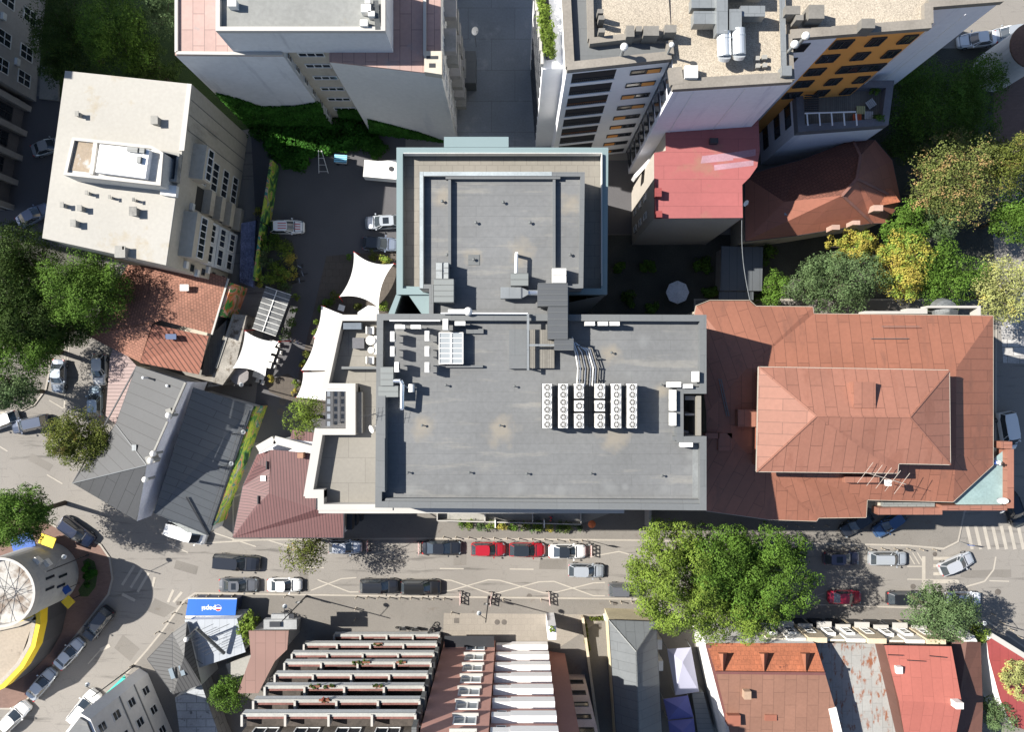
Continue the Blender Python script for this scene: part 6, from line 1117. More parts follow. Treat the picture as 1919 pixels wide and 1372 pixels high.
# hip roof grey house
root = thing('grey_hip_roof_house', 'long house with a grey hipped sheet roof half in blue shade', 'house', (*W2(1190, 1270, 6), 0)); V = [(1141, 1163, 5.5), (1229, 1166, 5.5), (1243, 1420, 5.5), (1158, 1420, 5.5), (1192, 1222, 7.8), (1199, 1420, 7.8)]; walls(root, [(1141, 1163), (1229, 1166), (1243, 1420), (1158, 1420)], 5.3, mat('yellow_cream', (.5, .44, .30), .8), d=.1); pitched(root, V, [[0, 1, 4], [1, 2, 5, 4], [2, 3, 5], [3, 0, 4, 5]], [mat('grey_blue_sheet', C(132, 138, 142), .5, (.6, .1), (8, .06), seam=(6, 1.1, .03, .6, .04, 1), metal=.1)], eave=[0, 1, 2, 3]); m = M(); m.beam(W(1192, 1222, 7.86), W(1199, 1420, 7.86), .14, .08); m.beam(W(1141, 1163, 5.56), W(1192, 1222, 7.86), .1, .08); m.beam(W(1229, 1166, 5.56), W(1192, 1222, 7.86), .1, .08); m.build('ridge_cap', metal_g, root)
wallthing('low white wall in front of the grey hipped roof', (1133, 1160), (1218, 1159), 1.4, .5, whitew, cap=coping_white)
wallthing('long garden wall along the narrow lane', (1092, 1158), (1128, 1420), 1.2, .25, mat('cream_low_wall', (.45, .38, .28), .9)); 
for x, y in ((1236, 1210), (1238, 1250)): m = M(); c = W(x, y, 4); m.box(c.x, c.y, 0, .7, 1.2, 3.8); tag(m.build('lean_to', acwhite), '%s small white lean-to beside the grey hipped roof' % ('upper' if y < 1220 else 'lower'), 'lean-to')
def tent(label, P, pk, h, hp, m_, name='canopy_tent'):
    c = W(*pk, hp); root = thing(name, label, 'tent', (c.x, c.y, 0)); V = [(x, y, h) for x, y in P] + [(*pk, hp)]; n = len(P); pitched(root, V, [[i, (i + 1) % n, n] for i in range(n)], [m_], name='cover'); m = M()
    for x, y in P: q = W(x, y, h); m.tube((q.x, q.y, 0), q, .04, .04, 6)
    m.build('tent_pole', metal_l, root); return root
lm = mat('lilac_cloth', C(205, 206, 232), .8, (.5, .04), None); tent('pale lilac canopy tent beside the long white wall', [(1250, 1217), (1295, 1214), (1310, 1297), (1266, 1304)], (1279, 1242), 2.8, 3.8, lm); tent('blue canopy tent in the shade below the lilac one', [(1243, 1311), (1289, 1304), (1300, 1345), (1252, 1350)], (1271, 1326), 2.8, 3.6, mat('shaded_blue_cloth', C(110, 116, 200), .8, (.5, .05), None)); tent('lower blue canopy tent at the bottom edge', [(1252, 1352), (1300, 1347), (1306, 1400), (1258, 1405)], (1279, 1372), 2.8, 3.6, MC['shaded_blue_cloth'])  # lower tents: blue cloth deepened, shade put into the colour
m = M(); m.prism([W2(x, y, 2.5) for x, y in [(1297, 1300), (1318, 1297), (1345, 1400), (1312, 1400)]], 0, 2.5); tag(m.build('yard_shed', metal_g), 'narrow grey shed right of the blue tents', 'shed')
# orange tile building
root = thing('orange_tile_house', 'house with a weathered orange tile front slope and three small dormers', 'house', (*W2(1440, 1290, 8), 0)); hO = 8.0; V = [(1324, 1206, hO), (1528, 1206, hO), (1546, 1262, 9.6), (1341, 1260, 9.6), (1362, 1345, 9.0), (1376, 1420, 9), (1592, 1420, 9)]
walls(root, [(1324, 1206), (1528, 1206), (1590, 1420), (1372, 1420)], hO, mat('bright_side_wall', (.72, .71, .69), .8), d=.05); pitched(root, V, [[0, 1, 2, 3]], [orangetile], name='front_roof'); pitched(root, V, [[3, 2, 6, 5, 4]], [brownsheet], name='rear_roof'); m = M(); m.beam(W(1341, 1261, 9.9), W(1546, 1263, 9.9), .3, .2); m.beam(W(1326, 1208, hO + .1), W(1362, 1345, hO + .8), .5, .3); m.build('verge', mat('dull_maroon_cap', C(140, 84, 78), .7), root)
for x in (1355, 1432, 1510):
    P = [W(x - 8, 1226, 9.0), W(x + 8, 1226, 9.0), W(x + 2, 1258, 10.0), W(x, 1226, 10.2)]; b = W(x, 1262, 9.8); m = M(); m.poly([P[0], P[3], b][::-1]); m.poly([P[3], P[1], b][::-1]); m.poly([P[0], P[1], P[3]]); m.poly([P[0], Vector((P[0].x, P[0].y, 8)), Vector((P[1].x, P[1].y, 8)), P[1]]); m.build('dormer', mat('dormer_tile', C(206, 128, 92), .8), root)
m = M(); pxbox(m, 1395, 1297, 1408, 1312, 9, 10.3); m.build('chimney', mat('pale_brick2', C(215, 180, 150), .9), root); m = M(); pxbox(m, 1434, 1341, 1456, 1352, 9, 9.4); pxbox(m, 1364, 1342, 1388, 1362, 8.6, 9.8); m.build('roof_box', redold, root)
m = M(); a = [W(1290, 1183, 5), W(1323, 1206, hO), W(1358, 1352, hO), W(1362, 1420, hO)]; m.beam(W(1557, 1325, 9), W(1575, 1400, 9), .9, .8); m.build('white_edge_wall', acwhite, root)
root = thing('rusty_roof_house', 'house with a white painted sheet roof peeling to rust', 'house', (*W2(1600, 1290, 7), 0)); P = [(1529, 1206), (1655, 1207), (1700, 1420), (1591, 1420)]; walls(root, P, 5.0, creamw, d=.03); V = [(1529, 1206, 5.2), (1655, 1207, 5.2), (1700, 1420, 5.8), (1591, 1420, 5.8)]; pitched(root, V, [[0, 1, 2, 3]], [rusty]); 
root = thing('salmon_roof_house', 'house with a bright salmon red sheet roof and a small white chimney', 'house', (*W2(1730, 1290, 8), 0)); P = [(1657, 1210), (1783, 1212), (1803, 1320), (1790, 1400), (1702, 1420)]; walls(root, P, 8.0, maroon, d=.1); V = [(1657, 1210, 8.8), (1783, 1212, 8.8), (1803, 1320, 10.2), (1684, 1314, 10.2), (1702, 1420, 8.6), (1783, 1420, 8.6)]; pitched(root, V, [[0, 1, 2, 3], [3, 2, 5, 4]], [salmon], eave=[0, 1]); m = M(); pxbox(m, 1792, 1318, 1806, 1330, 9.6, 11.2); pxbox(m, 1681, 1251, 1692, 1264, 9.2, 9.9); m.build('chimney', acwhite, root)
m = M(); [m.beam(W(a, b, 9.3), W(c, d, 9.3), .06, .15) for a, b, c, d in ((1664, 1228, 1692, 1229), (1700, 1238, 1735, 1240), (1742, 1230, 1774, 1233))]; m.build('snow_guard', metal_d, root)
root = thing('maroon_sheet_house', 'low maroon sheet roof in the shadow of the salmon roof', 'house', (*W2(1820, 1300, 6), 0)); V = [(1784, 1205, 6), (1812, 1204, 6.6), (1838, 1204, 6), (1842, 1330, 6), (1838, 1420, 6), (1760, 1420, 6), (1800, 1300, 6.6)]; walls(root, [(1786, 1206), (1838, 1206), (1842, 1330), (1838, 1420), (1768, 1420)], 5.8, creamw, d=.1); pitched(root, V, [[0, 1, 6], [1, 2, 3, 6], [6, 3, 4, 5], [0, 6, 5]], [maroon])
m = M(); m.prism([W2(x, y, 5) for x, y in [(1748, 1190), (1804, 1202), (1808, 1212), (1762, 1206)]], 0, 5); tag(m.build('brown_porch', maroon), 'small curved brown porch roof under the round tree', 'porch')
m = M(); m.prism([W2(x, y, 5.5) for x, y in [(1808, 1196), (1826, 1192), (1832, 1204), (1814, 1214)]], 0, 5.5); tag(m.build('roof_lantern', acwhite), 'small white block between the round tree and the maroon roof', 'roof block')
root = thing('crimson_roof_house', 'house with a crimson sheet roof at the lower right edge', 'house', (*W2(1890, 1260, 5), 0)); P = [(1851, 1203), (1862, 1196), (1960, 1260), (1960, 1380), (1899, 1362), (1876, 1312), (1855, 1235)]; walls(root, P, 4.8, whitew, d=.1); m = M(); m.prism([W2(x, y, 5) for x, y in P], 4.8, 5.0); m.build('roof', crimson, root); m = M(); m.beam(W(1857, 1191, 5.1), W(1960, 1255, 5.1), .6, .5); m.build('white_parapet', coping_white, root)
# ornate fronts along the pavement
root = thing('ornate_facades', 'row of ornate cream shopfronts under the big tree', 'facade', (*W2(1620, 1180), 0)); fr = wall_frame(W(1440, 1206, 7.6), W(1770, 1211, 7.6)); rnd = random.Random(4)
for k in range(9):
    s0 = .2 + 2.35 * k; mm = M(); slab(mm, fr[0], fr[1], fr[2], s0, s0 + 2.2, 0, 6.6 + .3 * (k % 3), .0, .25 + .18 * (k % 3)); mm.build('front_panel', mat('ornate_%d' % (k % 3), [(.6, .55, .45), (.66, .64, .6), (.5, .42, .3)][k % 3], .85), root); window(root, fr, s0 + 1.1, 3.6, 1.0, 1.9, 1, 2, frame_w, proud=.6); mm = M(); slab(mm, fr[0], fr[1], fr[2], s0 + .2, s0 + 2, 3.2, 3.4, .3, 1.0 + .3 * (k % 2)); mm.build('cornice', coping_white, root); mm = M(); slab(mm, fr[0], fr[1], fr[2], s0 + .3, s0 + 1.9, .2, 2.4, .26, .7); mm.build('doorway', frame_d, root)
# ---- sails, pergola, umbrellas
def sailt(label, P, h, bulge=.12, sag=.5, posts=()):
    """tensioned sail: corners px, curved edges"""
    C3 = [W(x, y, z) for x, y, z in P]; cen = sum(C3, Vector()) / len(C3); root = thing('shade_sail', label, 'shade sail', (cen.x, cen.y, 0)); m = M(); n = 10; loop = []
    for i in range(len(C3)):
        a, b = C3[i], C3[(i + 1) % len(C3)]; mid = (a + b) / 2
        for k in range(n): t = k / n; p = a.lerp(b, t); loop.append(p + (cen - mid) * bulge * 4 * t * (1 - t) * 1.0)
    rings = [[p.lerp(cen, s) - Vector((0, 0, sag * math.sin(s * math.pi / 2) * .6)) for p in loop] for s in (0, .35, .7)]
    for A, B in zip(rings[:-1], rings[1:]):
        for i in range(len(loop)): j = (i + 1) % len(loop); m.poly([A[i], A[j], B[j], B[i]])
    c = cen - Vector((0, 0, sag * .6)); [m.poly([rings[-1][i], rings[-1][(i + 1) % len(loop)], c]) for i in range(len(loop))]; m.build('cloth', sail, root, smooth=True)
    m = M(); 
    for i in posts: p = C3[i]; d = (p - cen); d.z = 0; d.normalize(); b = p + d * .5; m.tube((b.x, b.y, 0), (p.x, p.y, p.z), .07, .06, 8)
    if posts: m.build('sail_post', redpaint, root)
    return root
sailt('white four cornered shade sail between the parked cars and the north wing', [(663, 472, 4.4), (738, 494, 3.8), (710, 578, 4.4), (636, 556, 3.6)], 4, .22, .5, (0, 1, 3)); sailt('white shade sail along the upper left edge of the central building', [(602, 573, 4), (665, 597, 4), (720, 590, 4.6), (720, 640, 4.6), (680, 680, 4.4), (588, 632, 3.8)], 4, .06, .3, (0, 5)); sailt('white shade sail in the middle of the left building edge', [(590, 634, 4), (700, 640, 4.6), (680, 700, 4.4), (565, 694, 3.8)], 4, .07, .3, (0, 3)); sailt('lowest white shade sail beside the light green tree', [(568, 698, 4), (680, 690, 4.6), (660, 760, 4.4), (555, 745, 3.6)], 4, .07, .3, (0, 3)); sailt('white shade sail over the small terrace beside the old wall', [(459, 620, 4.2), (522, 640, 3.6), (497, 705, 4.2), (436, 690, 3.6)], 4, .16, .45, (0, 1))
m = M(); c = ccw([W2(x, y, 3.9) for x, y in [(670, 585), (690, 572), (708, 575), (712, 600), (670, 600)]]); m.prism(c, 3.7, 3.8); tag(m.build('white_canopy', sail), 'small white canopy piece between two shade sails', 'canopy')
root = thing('glass_pergola', 'glass roofed pergola with thin white rafters in the courtyard', 'pergola', (*W2(512, 583, 3), 0)); P = [(498, 537), (546, 553), (517, 630), (473, 615)]; q = [W(x, y, 3.2) for x, y in P]; m = M(); m.poly([tuple(p) for p in (q if (q[1] - q[0]).cross(q[2] - q[0]).z > 0 else q[::-1])]); m.build('glass_roof', mat('frosted_sheet', C(128, 130, 130), .3, (2, .25), None, seam=(1.6, 1.0, .02, .5, .2, 0)), root, fa=R(-73)); m = M()
for k in range(9): a, b = q[0].lerp(q[3], k / 8), q[1].lerp(q[2], k / 8); m.beam(a + Vector((0, 0, .04)), b + Vector((0, 0, .04)), .06, .08)
m.beam(q[0].lerp(q[1], .45) + Vector((0, 0, .1)), q[3].lerp(q[2], .45) + Vector((0, 0, .1)), .1, .1); m.build('rafter', mat('pale_rafter', (.55, .55, .53), .6), root); m = M(); [m.tube((p.x, p.y, 0), p, .06, .06, 6) for p in q]; m.build('pergola_post', metal_d, root)
def umbrella(label, px, py, r, h, m_, n=8, rot=0.0):
    c = W(px, py, h); root = thing('parasol', label, 'parasol', (c.x, c.y, 0)); m = M(); z = h - .35
    R_ = [Vector((c.x + r * math.cos(2 * math.pi * i / n + rot), c.y + r * math.sin(2 * math.pi * i / n + rot), z)) for i in range(n)]
    for i in range(n): m.poly([R_[i], R_[(i + 1) % n], Vector((c.x, c.y, h))]); a, b = R_[i], R_[(i + 1) % n]; m.poly([a, a - Vector((0, 0, .15)), b - Vector((0, 0, .15)), b])
    m.build('canopy', m_, root); m = M(); m.tube((c.x, c.y, 0), (c.x, c.y, h - .05), .035, .035, 8); m.box(c.x, c.y, 0, .6, .6, .08); m.build('pole', metal_d, root); m = M(); [m.tube(p, (c.x, c.y, h - .03), .012, .012, 4) for p in R_]; m.build('rib', metal_d, root)
umbrella('large white octagonal parasol in the shaded yard', 1271, 547, 1.45, 2.8, mat('parasol_white', (.6, .62, .66), .8)); umbrella('grey parasol beside the small shade sail terrace', 446, 703, 1.25, 2.7, mat('parasol_grey', C(188, 182, 180), .8), 8, .3)
for k, (x, y) in enumerate(((510, 643), (514, 657), (508, 672), (503, 684), (480, 702), (490, 706), (640, 577), (628, 690), (612, 690))):
    c = W(x, y, .7); tb = thing('cafe_table', 'white cafe table number in the courtyard', 'table', (c.x, c.y, .05)); tb['label'] = ['topmost white cafe table at the right edge of the small sail', 'second white cafe table at the right edge of the small sail', 'third white cafe table at the right edge of the small sail', 'lowest white cafe table at the right edge of the small sail', 'left white cafe table below the small sail', 'right white cafe table below the small sail', 'white cafe table between the two upper sails', 'right pale table in the gap between the lower sails', 'left pale table in the gap between the lower sails'][k]; tb['group'] = 'white cafe tables in the courtyard'
    m = M(); m.box(c.x, c.y, .72, .8, .75, .05, -.3); m.build('tabletop', acwhite, tb); m = M(); m.tube((c.x, c.y, .05), (c.x, c.y, .72), .04, .04, 6); m.box(c.x, c.y, .05, .45, .45, .04); m.build('pedestal', metal_d, tb)
    if k < 6:
        d = Vector((.75, -.25)) if k < 4 else Vector((.1, -.75)); x0, y0 = c.x + d.x, c.y + d.y; ch = thing('cafe_chair', 'x', 'chair', (x0, y0, .05), 'white cafe chairs in the courtyard'); ch['label'] = 'white cafe chair drawn up to the ' + tb['label'][:tb['label'].index(' white')] + (' cafe table below the small sail' if k > 3 else ' cafe table right of the small sail'); ch['label'] = ch['label'] + ('' if k > 3 else ''); m = M(); m.box(x0, y0, .45, .42, .42, .05, -.3); m.build('seat', acwhite, ch); m = M(); m.box(x0 + .2 * (k < 4), y0 - .2 * (k > 3), .5, .06 if k < 4 else .42, .42 if k < 4 else .06, .42, -.3); m.build('backrest', acwhite, ch); m = M(); [m.tube((x0 + a * .17, y0 + b * .17, .05), (x0 + a * .17, y0 + b * .17, .45), .02, .02, 5) for a in (-1, 1) for b in (-1, 1)]; m.build('leg', acwhite, ch)
# ================================================================ trees and plants
tree('sunlit green tree between the shaded crowns behind the cream block', 218, 62, 10, 68, 72, 3.3, 'green', leaf=.24)
tree('tall dark tree beside the shaded grey building', 120, 60, 8, 62, 80, 3, 'dark'); tree('dark tree in the shade above the cream block', 285, 125, 6, 60, 40, 3, 'dark'); tree('dark tree at the top between the garden and the pink roofs', 300, 30, 9, 48, 42, 3, 'grey'); tree('dark shaded tree left below the bright green crown', 120, 130, 6, 45, 38, 2.5, 'dark')
tree('big leafy tree below the cream block over the tile roof', 158, 545, 8.5, 84, 72, 3.4, 'green', dens=190); tree('dark green tree next to the lower corner of the cream block', 30, 500, 8.5, 76, 78, 3.6, 'dark', dens=190); tree('widest dark crown of the tree group left of the tile roof', 34, 590, 8.5, 80, 70, 3.4, 'dark', dens=190); tree('green tree over the side street beside the traffic island', 42, 655, 7.5, 72, 58, 3.2, 'green', dens=190); tree('small tree standing on the kerbed traffic island', 16, 735, 6.5, 52, 46, 2.6, 'grey', dens=190); tree('dark tree filling the gap between the two big left crowns', 112, 612, 6.5, 62, 48, 2.5, 'dark', dens=190)
tree('round olive green tree at the corner of the grey sheet roof', 148, 825, 7, 60, 54, 2.6, 'olive', dens=200); tree('round green tree above the round tower', 28, 968, 9.5, 66, 62, 3.0, 'green', dens=260)
tree('feathery light green tree beside the white coping', 572, 785, 6.5, 36, 46, 2.4, 'bright', leaf=.2, dens=90); tree('half bare tree standing at the kerb among parked cars', 570, 1035, 7, 44, 44, 2.4, 'olive', dens=50, bare=4, leaf=.24)
tree('huge bright green tree over the street in front of the red building', 1265, 1078, 11.5, 96, 106, 4.2, 'bright', leaf=.24, K=46, lob=(.16, .3)); tree('deep green right half of the tall street tree group', 1425, 1075, 10.5, 108, 98, 4.0, 'green', leaf=.24, K=40, lob=(.18, .3)); tree('sunlit lower crown of the street tree group over the shopfronts', 1370, 1145, 10, 96, 58, 3.2, 'bright', leaf=.24, K=26); tree('middle crown joining the huge street trees over the road', 1340, 1060, 11.5, 70, 74, 3.8, 'green', leaf=.24, K=24)
tree('round dark green tree at the right corner pavement', 1763, 1147, 7.5, 64, 56, 2.6, 'grey', leaf=.24, K=22)
tree('shaded tree beside the white annex', 1740, 190, 7, 80, 85, 3, 'green'); tree('shaded tree over the brick plaza', 1830, 160, 7, 50, 60, 2.6, 'green'); tree('shaded tree below the white annex', 1700, 270, 5.5, 45, 45, 2.2, 'dark'); tree('shaded tree in the middle of the park', 1810, 240, 6, 55, 50, 2.6, 'green')
tree('tree with brown tipped leaves and bare twigs at the right edge', 1790, 335, 9, 80, 88, 3.3, 'autumn', bare=5, dens=90, leaf=.24); tree('brown and green tree beside the brick paved plaza', 1895, 310, 9, 60, 60, 3, 'olive', bare=2, dens=90, leaf=.24); tree('green tree between the old red roof and the brown tipped tree', 1700, 425, 7.5, 42, 48, 2.4, 'green', leaf=.24); tree('slim grey green tree under the brown tipped tree', 1765, 400, 7, 38, 50, 2.4, 'grey', leaf=.24)
tree('yellow orange tree between the green crowns', 1690, 502, 8, 52, 64, 2.6, 'yellow', leaf=.24, K=20); tree('small yellow tipped tree at the edge of the old red roof', 1600, 462, 7, 58, 30, 2.2, 'yellow', leaf=.24); tree('wide grey green tree touching the red building', 1568, 530, 8.5, 96, 60, 2.8, 'grey', leaf=.24, K=30, dens=95); tree('deep green tree right of the yellow tree', 1778, 515, 7.5, 66, 66, 2.8, 'green', leaf=.24, K=24, dens=90); tree('pale willow with hanging twigs over the bright yard', 1885, 545, 8, 62, 66, 2.8, 'willow', leaf=.24, bare=2, dens=75); tree('small green tree at the left end of the garden group', 1455, 535, 5.5, 26, 28, 1.8, 'green')
tree('small green tree between the sheds at the bottom left', 430, 1302, 5, 36, 36, 2, 'green'); tree('slim light green bush tree beside the blue kiosk', 466, 1178, 4, 22, 32, 1.6, 'bright', leaf=.24); tree('pale green tree at the lower right edge', 1912, 1275, 7, 28, 42, 2.2, 'willow', leaf=.22); tree('small green tree at the bottom right corner', 1872, 1338, 4.5, 32, 34, 1.8, 'grey'); tree('green bush tree behind the lamp at the right pavement', 1838, 1188, 4, 18, 20, 1.6, 'bright', leaf=.22)
tree('leafy brown green tree closing the group by the bright yard', 1905, 405, 6.5, 46, 52, 2.6, 'green', leaf=.24)
for k, (x, y, r, h) in enumerate([(1180, 560, 16, 1.2), (1215, 500, 14, 1.5), (1318, 500, 18, 1.6), (1330, 545, 15, 1.4), (1440, 480, 20, 2.0), (1438, 560, 22, 2.4), (1160, 500, 12, 1.0), (1225, 575, 14, 1.2)]):
    shrub(['bush below the white parasol on the dark side', 'bush under the taupe wall of the rose roof house', 'bush between the parasol and the blue grey shed', 'bush below left of the blue grey shed', 'bush above right of the blue grey shed', 'tall bush right of the blue grey shed', 'low bush beside the north wing wall', 'low bush left under the white parasol'][k], x, y, r, h, 'green', 'bush', 'bushes in the shaded yard', n=700, leaf=.22)
G = 'shrubs in the planting strip before the central building'
for k, x in enumerate((864, 880, 901, 919, 940, 962, 983, 1003, 1010, 1029, 1050, 1062, 1084)): shrub('%s shrub from the left in the planting strip at the street terrace' % ORD[k], x, 985 + k * .4, 11 if k % 3 else 9.5, 1.25, ['green', 'bright', 'grey', 'bright', 'yellow'][k % 5], 'shrub', G, z=.12, leaf=.15)
for k, (x, y, r, h, c) in enumerate([(500, 455, 20, 1.8, 'green'), (530, 462, 20, 1.6, 'bright'), (545, 485, 14, 1.4, 'yellow'), (498, 485, 18, 1.6, 'grey'), (520, 498, 17, 1.5, 'bright'), (545, 512, 14, 1.3, 'yellow'), (507, 520, 14, 1.2, 'bright'), (528, 528, 12, 1.1, 'bright'), (490, 528, 11, 1.1, 'yellow'), (537, 538, 11, 1.0, 'grey'), (520, 510, 6, 1.3, 'flower')]):
    shrub('%s plant of the large bed right of the cream block, %s' % (ORD[k], ['dark and round', 'mid green', 'olive at the edge', 'silvery', 'green in the middle', 'yellow green at the edge', 'light green low', 'small green', 'olive low', 'grey low', 'reddish'][k]), x, y, r, h, c, 'plant', 'plants in the large courtyard bed', z=.2)
for k, (x, y, r, c) in enumerate([(484, 395, 9, 'yellow'), (554, 557, 7, 'bright'), (550, 580, 8, 'green'), (545, 605, 11, 'green'), (535, 625, 12, 'grey'), (628, 553, 9, 'olive'), (612, 565, 12, 'green'), (600, 580, 8, 'green'), (593, 604, 6, 'bright'), (588, 622, 7, 'bright'), (575, 665, 9, 'olive'), (567, 680, 8, 'yellow'), (670, 575, 8, 'olive'), (718, 574, 11, 'bright'), (720, 485, 12, 'yellow'), (700, 478, 10, 'olive'), (655, 482, 6, 'green'), (508, 710, 7, 'yellow'), (553, 720, 9, 'bright'), (552, 735, 6, 'yellow'), (455, 640, 9, 'green'), (462, 665, 8, 'dark')]):
    shrub(['tall grassy plant at the end of the painted wall', 'round light green pot plant by the pergola', 'green plant at the right side of the pergola', 'dark plant at the lower right side of the pergola', 'grey plant at the lower corner of the pergola', 'olive plant at the lower left post of the upper sail', 'dark plant on the ground between the upper sails', 'green plant at the left tip of the second sail', 'small bright plant left of the second sail', 'bright plant at the lower left of the second sail', 'olive plant left of the third sail', 'yellow green plant left of the third sail', 'grassy plant below the upper sail', 'bright plant right below the upper sail', 'yellow flowering plant right above the upper sail', 'olive plant above the upper sail by the car', 'small plant left of the upper sail tip', 'yellow green plant below the small sail', 'bright plant left of the lowest sail', 'small yellow plant left of the lowest sail', 'green plant left of the small sail', 'dark plant left below the small sail'][k], x, y, r, 1.3, c, 'plant', 'potted plants around the courtyard terraces', z=.05)
for k in range(9): shrub('%s small brown green shrub along the lane wall' % ORD[k], 1095 + k * .9, 1166 + 6.5 * k, 4.5, .7, 'olive', 'shrub', 'small shrubs along the lane wall', z=.12, n=140)
for k in range(5): shrub('%s small shrub in the short row by the white wall' % ORD[k], 1108 + 5.2 * k, 1160, 4, .6, 'olive', 'shrub', 'small shrubs along the lane wall', z=.13, n=120)
shrub('dense low bush in the curved planting bed beside the round tower', 168, 1075, 12, .5, 'ivy', 'bush', z=.16, ry=30, n=2600)
shrub('green plant on the white gate tower', 1034, 1180, 5, .6, 'bright', 'plant', z=5.5, n=120)
# ================================================================ cars
B = (.022, .025, .032); WHT = (.74, .74, .73); SIL = (.42, .45, .48); GR = (.14, .145, .155); RED = (.34, .010, .018); BLU = (.04, .09, .2)
P_ = 'cars parked along the street'
car('black car at the left end of the upper parking row', 828, 1027, 0, 5.1, 1.85, 'sedan', B, group=P_)
car('red car with a red roof in the upper parking row', 915, 1030, 0, 4.4, 1.8, 'hatch', RED, metal=.1, group=P_); car('red car with a black glass roof in the upper parking row', 988, 1031, 0, 4.6, 1.85, 'hatch', RED, glassroof=True, metal=.1, group=P_); car('white car with a black roof in the upper parking row', 1063, 1034, 0, 4.8, 1.85, 'sedan', WHT, glassroof=True, metal=0, group=P_)
car('silver car driving in the middle of the street', 1099, 1070, -1, 4.6, 1.78, 'hatch', SIL); car('pale silver car behind the half bare tree', 647, 1026, 0, 4.2, 1.75, 'hatch', (.5, .53, .58), group=P_)
car('big black pickup in the street left of the half bare tree', 444, 1055, -4, 5.9, 2.0, 'pickup', B); car('dark grey car at the left end of the lower parking row', 447, 1097, 0, 5.0, 1.85, 'sedan', GR, sunroof=True, group=P_); car('white car in the lower parking row', 533, 1097, 0, 4.4, 1.8, 'sedan', WHT, metal=0, group=P_)
car('black car at the left of a pair in the lower parking row', 711, 1099, 0, 5.0, 1.88, 'suv', B, group=P_); car('black off-roader at the right of a pair in the lower parking row', 789, 1101, 0, 5.1, 1.95, 'suv', (.018, .018, .018), group=P_); car('dark grey car half hidden by the huge street tree', 1172, 1106, 0, 4.3, 1.8, 'suv', GR, group=P_)
car('dusky purple car with a sunroof in the tree shade', 1578, 1047, 0, 4.6, 1.8, 'hatch', (.10, .09, .13), sunroof=True, group=P_); car('silver estate car beside the hatched road marking', 1664, 1047, 0, 4.8, 1.82, 'suv', SIL, group=P_); car('silver car turning at the right junction', 1793, 1057, 24, 4.6, 1.8, 'hatch', (.5, .52, .55))
car('dark red car in the tree shade', 1584, 1120, 0, 4.3, 1.75, 'sedan', (.34, .015, .04), metal=.1, group=P_); car('black car half hidden by the round tree', 1695, 1122, 0, 4.4, 1.8, 'hatch', B, group=P_); car('white car with its nose out from the round tree', 1806, 1123, 0, 4.6, 1.8, 'sedan', (.6, .62, .66), metal=0, group=P_)
car('blue car parked slanting under the red building edge', 1667, 982, 215, 4.6, 1.8, 'hatch', BLU); car('black car parked slanting under the red building edge', 1605, 982, 215, 4.5, 1.8, 'hatch', B); car('black car at the right edge beside the crossing', 1900, 955, -70, 4.6, 1.85, 'suv', B); car('white van at the right edge behind the red corner', 1888, 808, -80, 4.9, 1.9, 'van', WHT, metal=0, cat='van')
car('silver car in shade at the left side of the cream block', 90, 274, 17, 4.3, 1.75, 'sedan', SIL); car('blue silver car parked slanting at the lower corner of the cream block', 62, 403, 28, 4.5, 1.78, 'sedan', (.25, .3, .42))
car('white car on the shaded side street', 186, 693, -90, 4.0, 1.7, 'hatch', WHT, metal=0); car('blue grey car on the shaded side street', 178, 752, 90, 4.0, 1.7, 'hatch', (.2, .27, .34)); car('grey car under trees left of the side street', 109, 705, -92, 4.3, 1.75, 'sedan', (.24, .28, .34)); car('dark blue car at the junction left of the olive tree', 56, 795, 192, 4.8, 1.85, 'suv', (.03, .045, .08)); car('white car cut by the left edge of the photo', 2, 790, 200, 4.3, 1.8, 'hatch', WHT, metal=0)
car('dark navy car under the tree shadow near the tower', 143, 997, -36, 4.9, 1.9, 'suv', (.012, .02, .05)); car('white van under the edge of the grey sheet roof', 350, 999, -18, 5.2, 1.9, 'van', WHT, metal=0, cat='van')
Q = 'cars parked around the round tower'
car('black car beside the plaza kerb', 183, 1170, 232, 4.8, 1.9, 'suv', B, group=Q); car('silver car below the black car at the plaza kerb', 129, 1226, 48, 4.5, 1.8, 'sedan', (.5, .52, .54), group=Q); car('light silver car below the first silver car at the kerb', 77, 1283, 50, 4.6, 1.8, 'sedan', SIL, group=Q); car('white car at the lower left edge', 26, 1345, 45, 4.7, 1.85, 'hatch', WHT, metal=0, group=Q); car('big white car in the sunlit side street', 157, 1327, 52, 5.0, 1.95, 'suv', (.8, .8, .78), metal=0)
car('white car with red stripes in the courtyard', 538, 425, 0, 4.3, 1.8, 'hatch', WHT, metal=0, stripes=redpaint); car('silver car with a black roof hatch beside the north wing', 716, 416, 183, 4.4, 1.8, 'hatch', SIL, sunroof=True); car('silver blue car with a dark glass roof beside the north wing', 712, 457, -3, 4.5, 1.82, 'hatch', (.22, .26, .34), glassroof=True)
car('white car at the top right corner in front of the silver one', 1832, 73, 187, 4.9, 1.85, 'sedan', (.7, .72, .74), metal=0); car('silver car cut by the round house at the top right', 1888, 62, 190, 4.5, 1.8, 'hatch', SIL)
root = car('white box van with ribbed roof parked by the north wing', 722, 318, 185, 5.4, 1.9, 'van', WHT, metal=0, cat='van'); m = M(); q = W(713, 318, 2.2); m.box(q.x, q.y, .7, 4.2, 2.1, 1.6, R(-5)); m.build('cargo_box', acwhite, root); c = W(733, 316, 2.36); m = M(); m.tube((c.x, c.y, 2.28), (c.x, c.y, 2.4), .3, .3, 16); m.build('roof_vent', metal_d, root); m = M(); [m.beam(W(688, 306 + 4 * k, 2.32), W(724, 309 + 4 * k, 2.32), .06, .03) for k in range(6)]; m.build('roof_rib', frame_w, root)
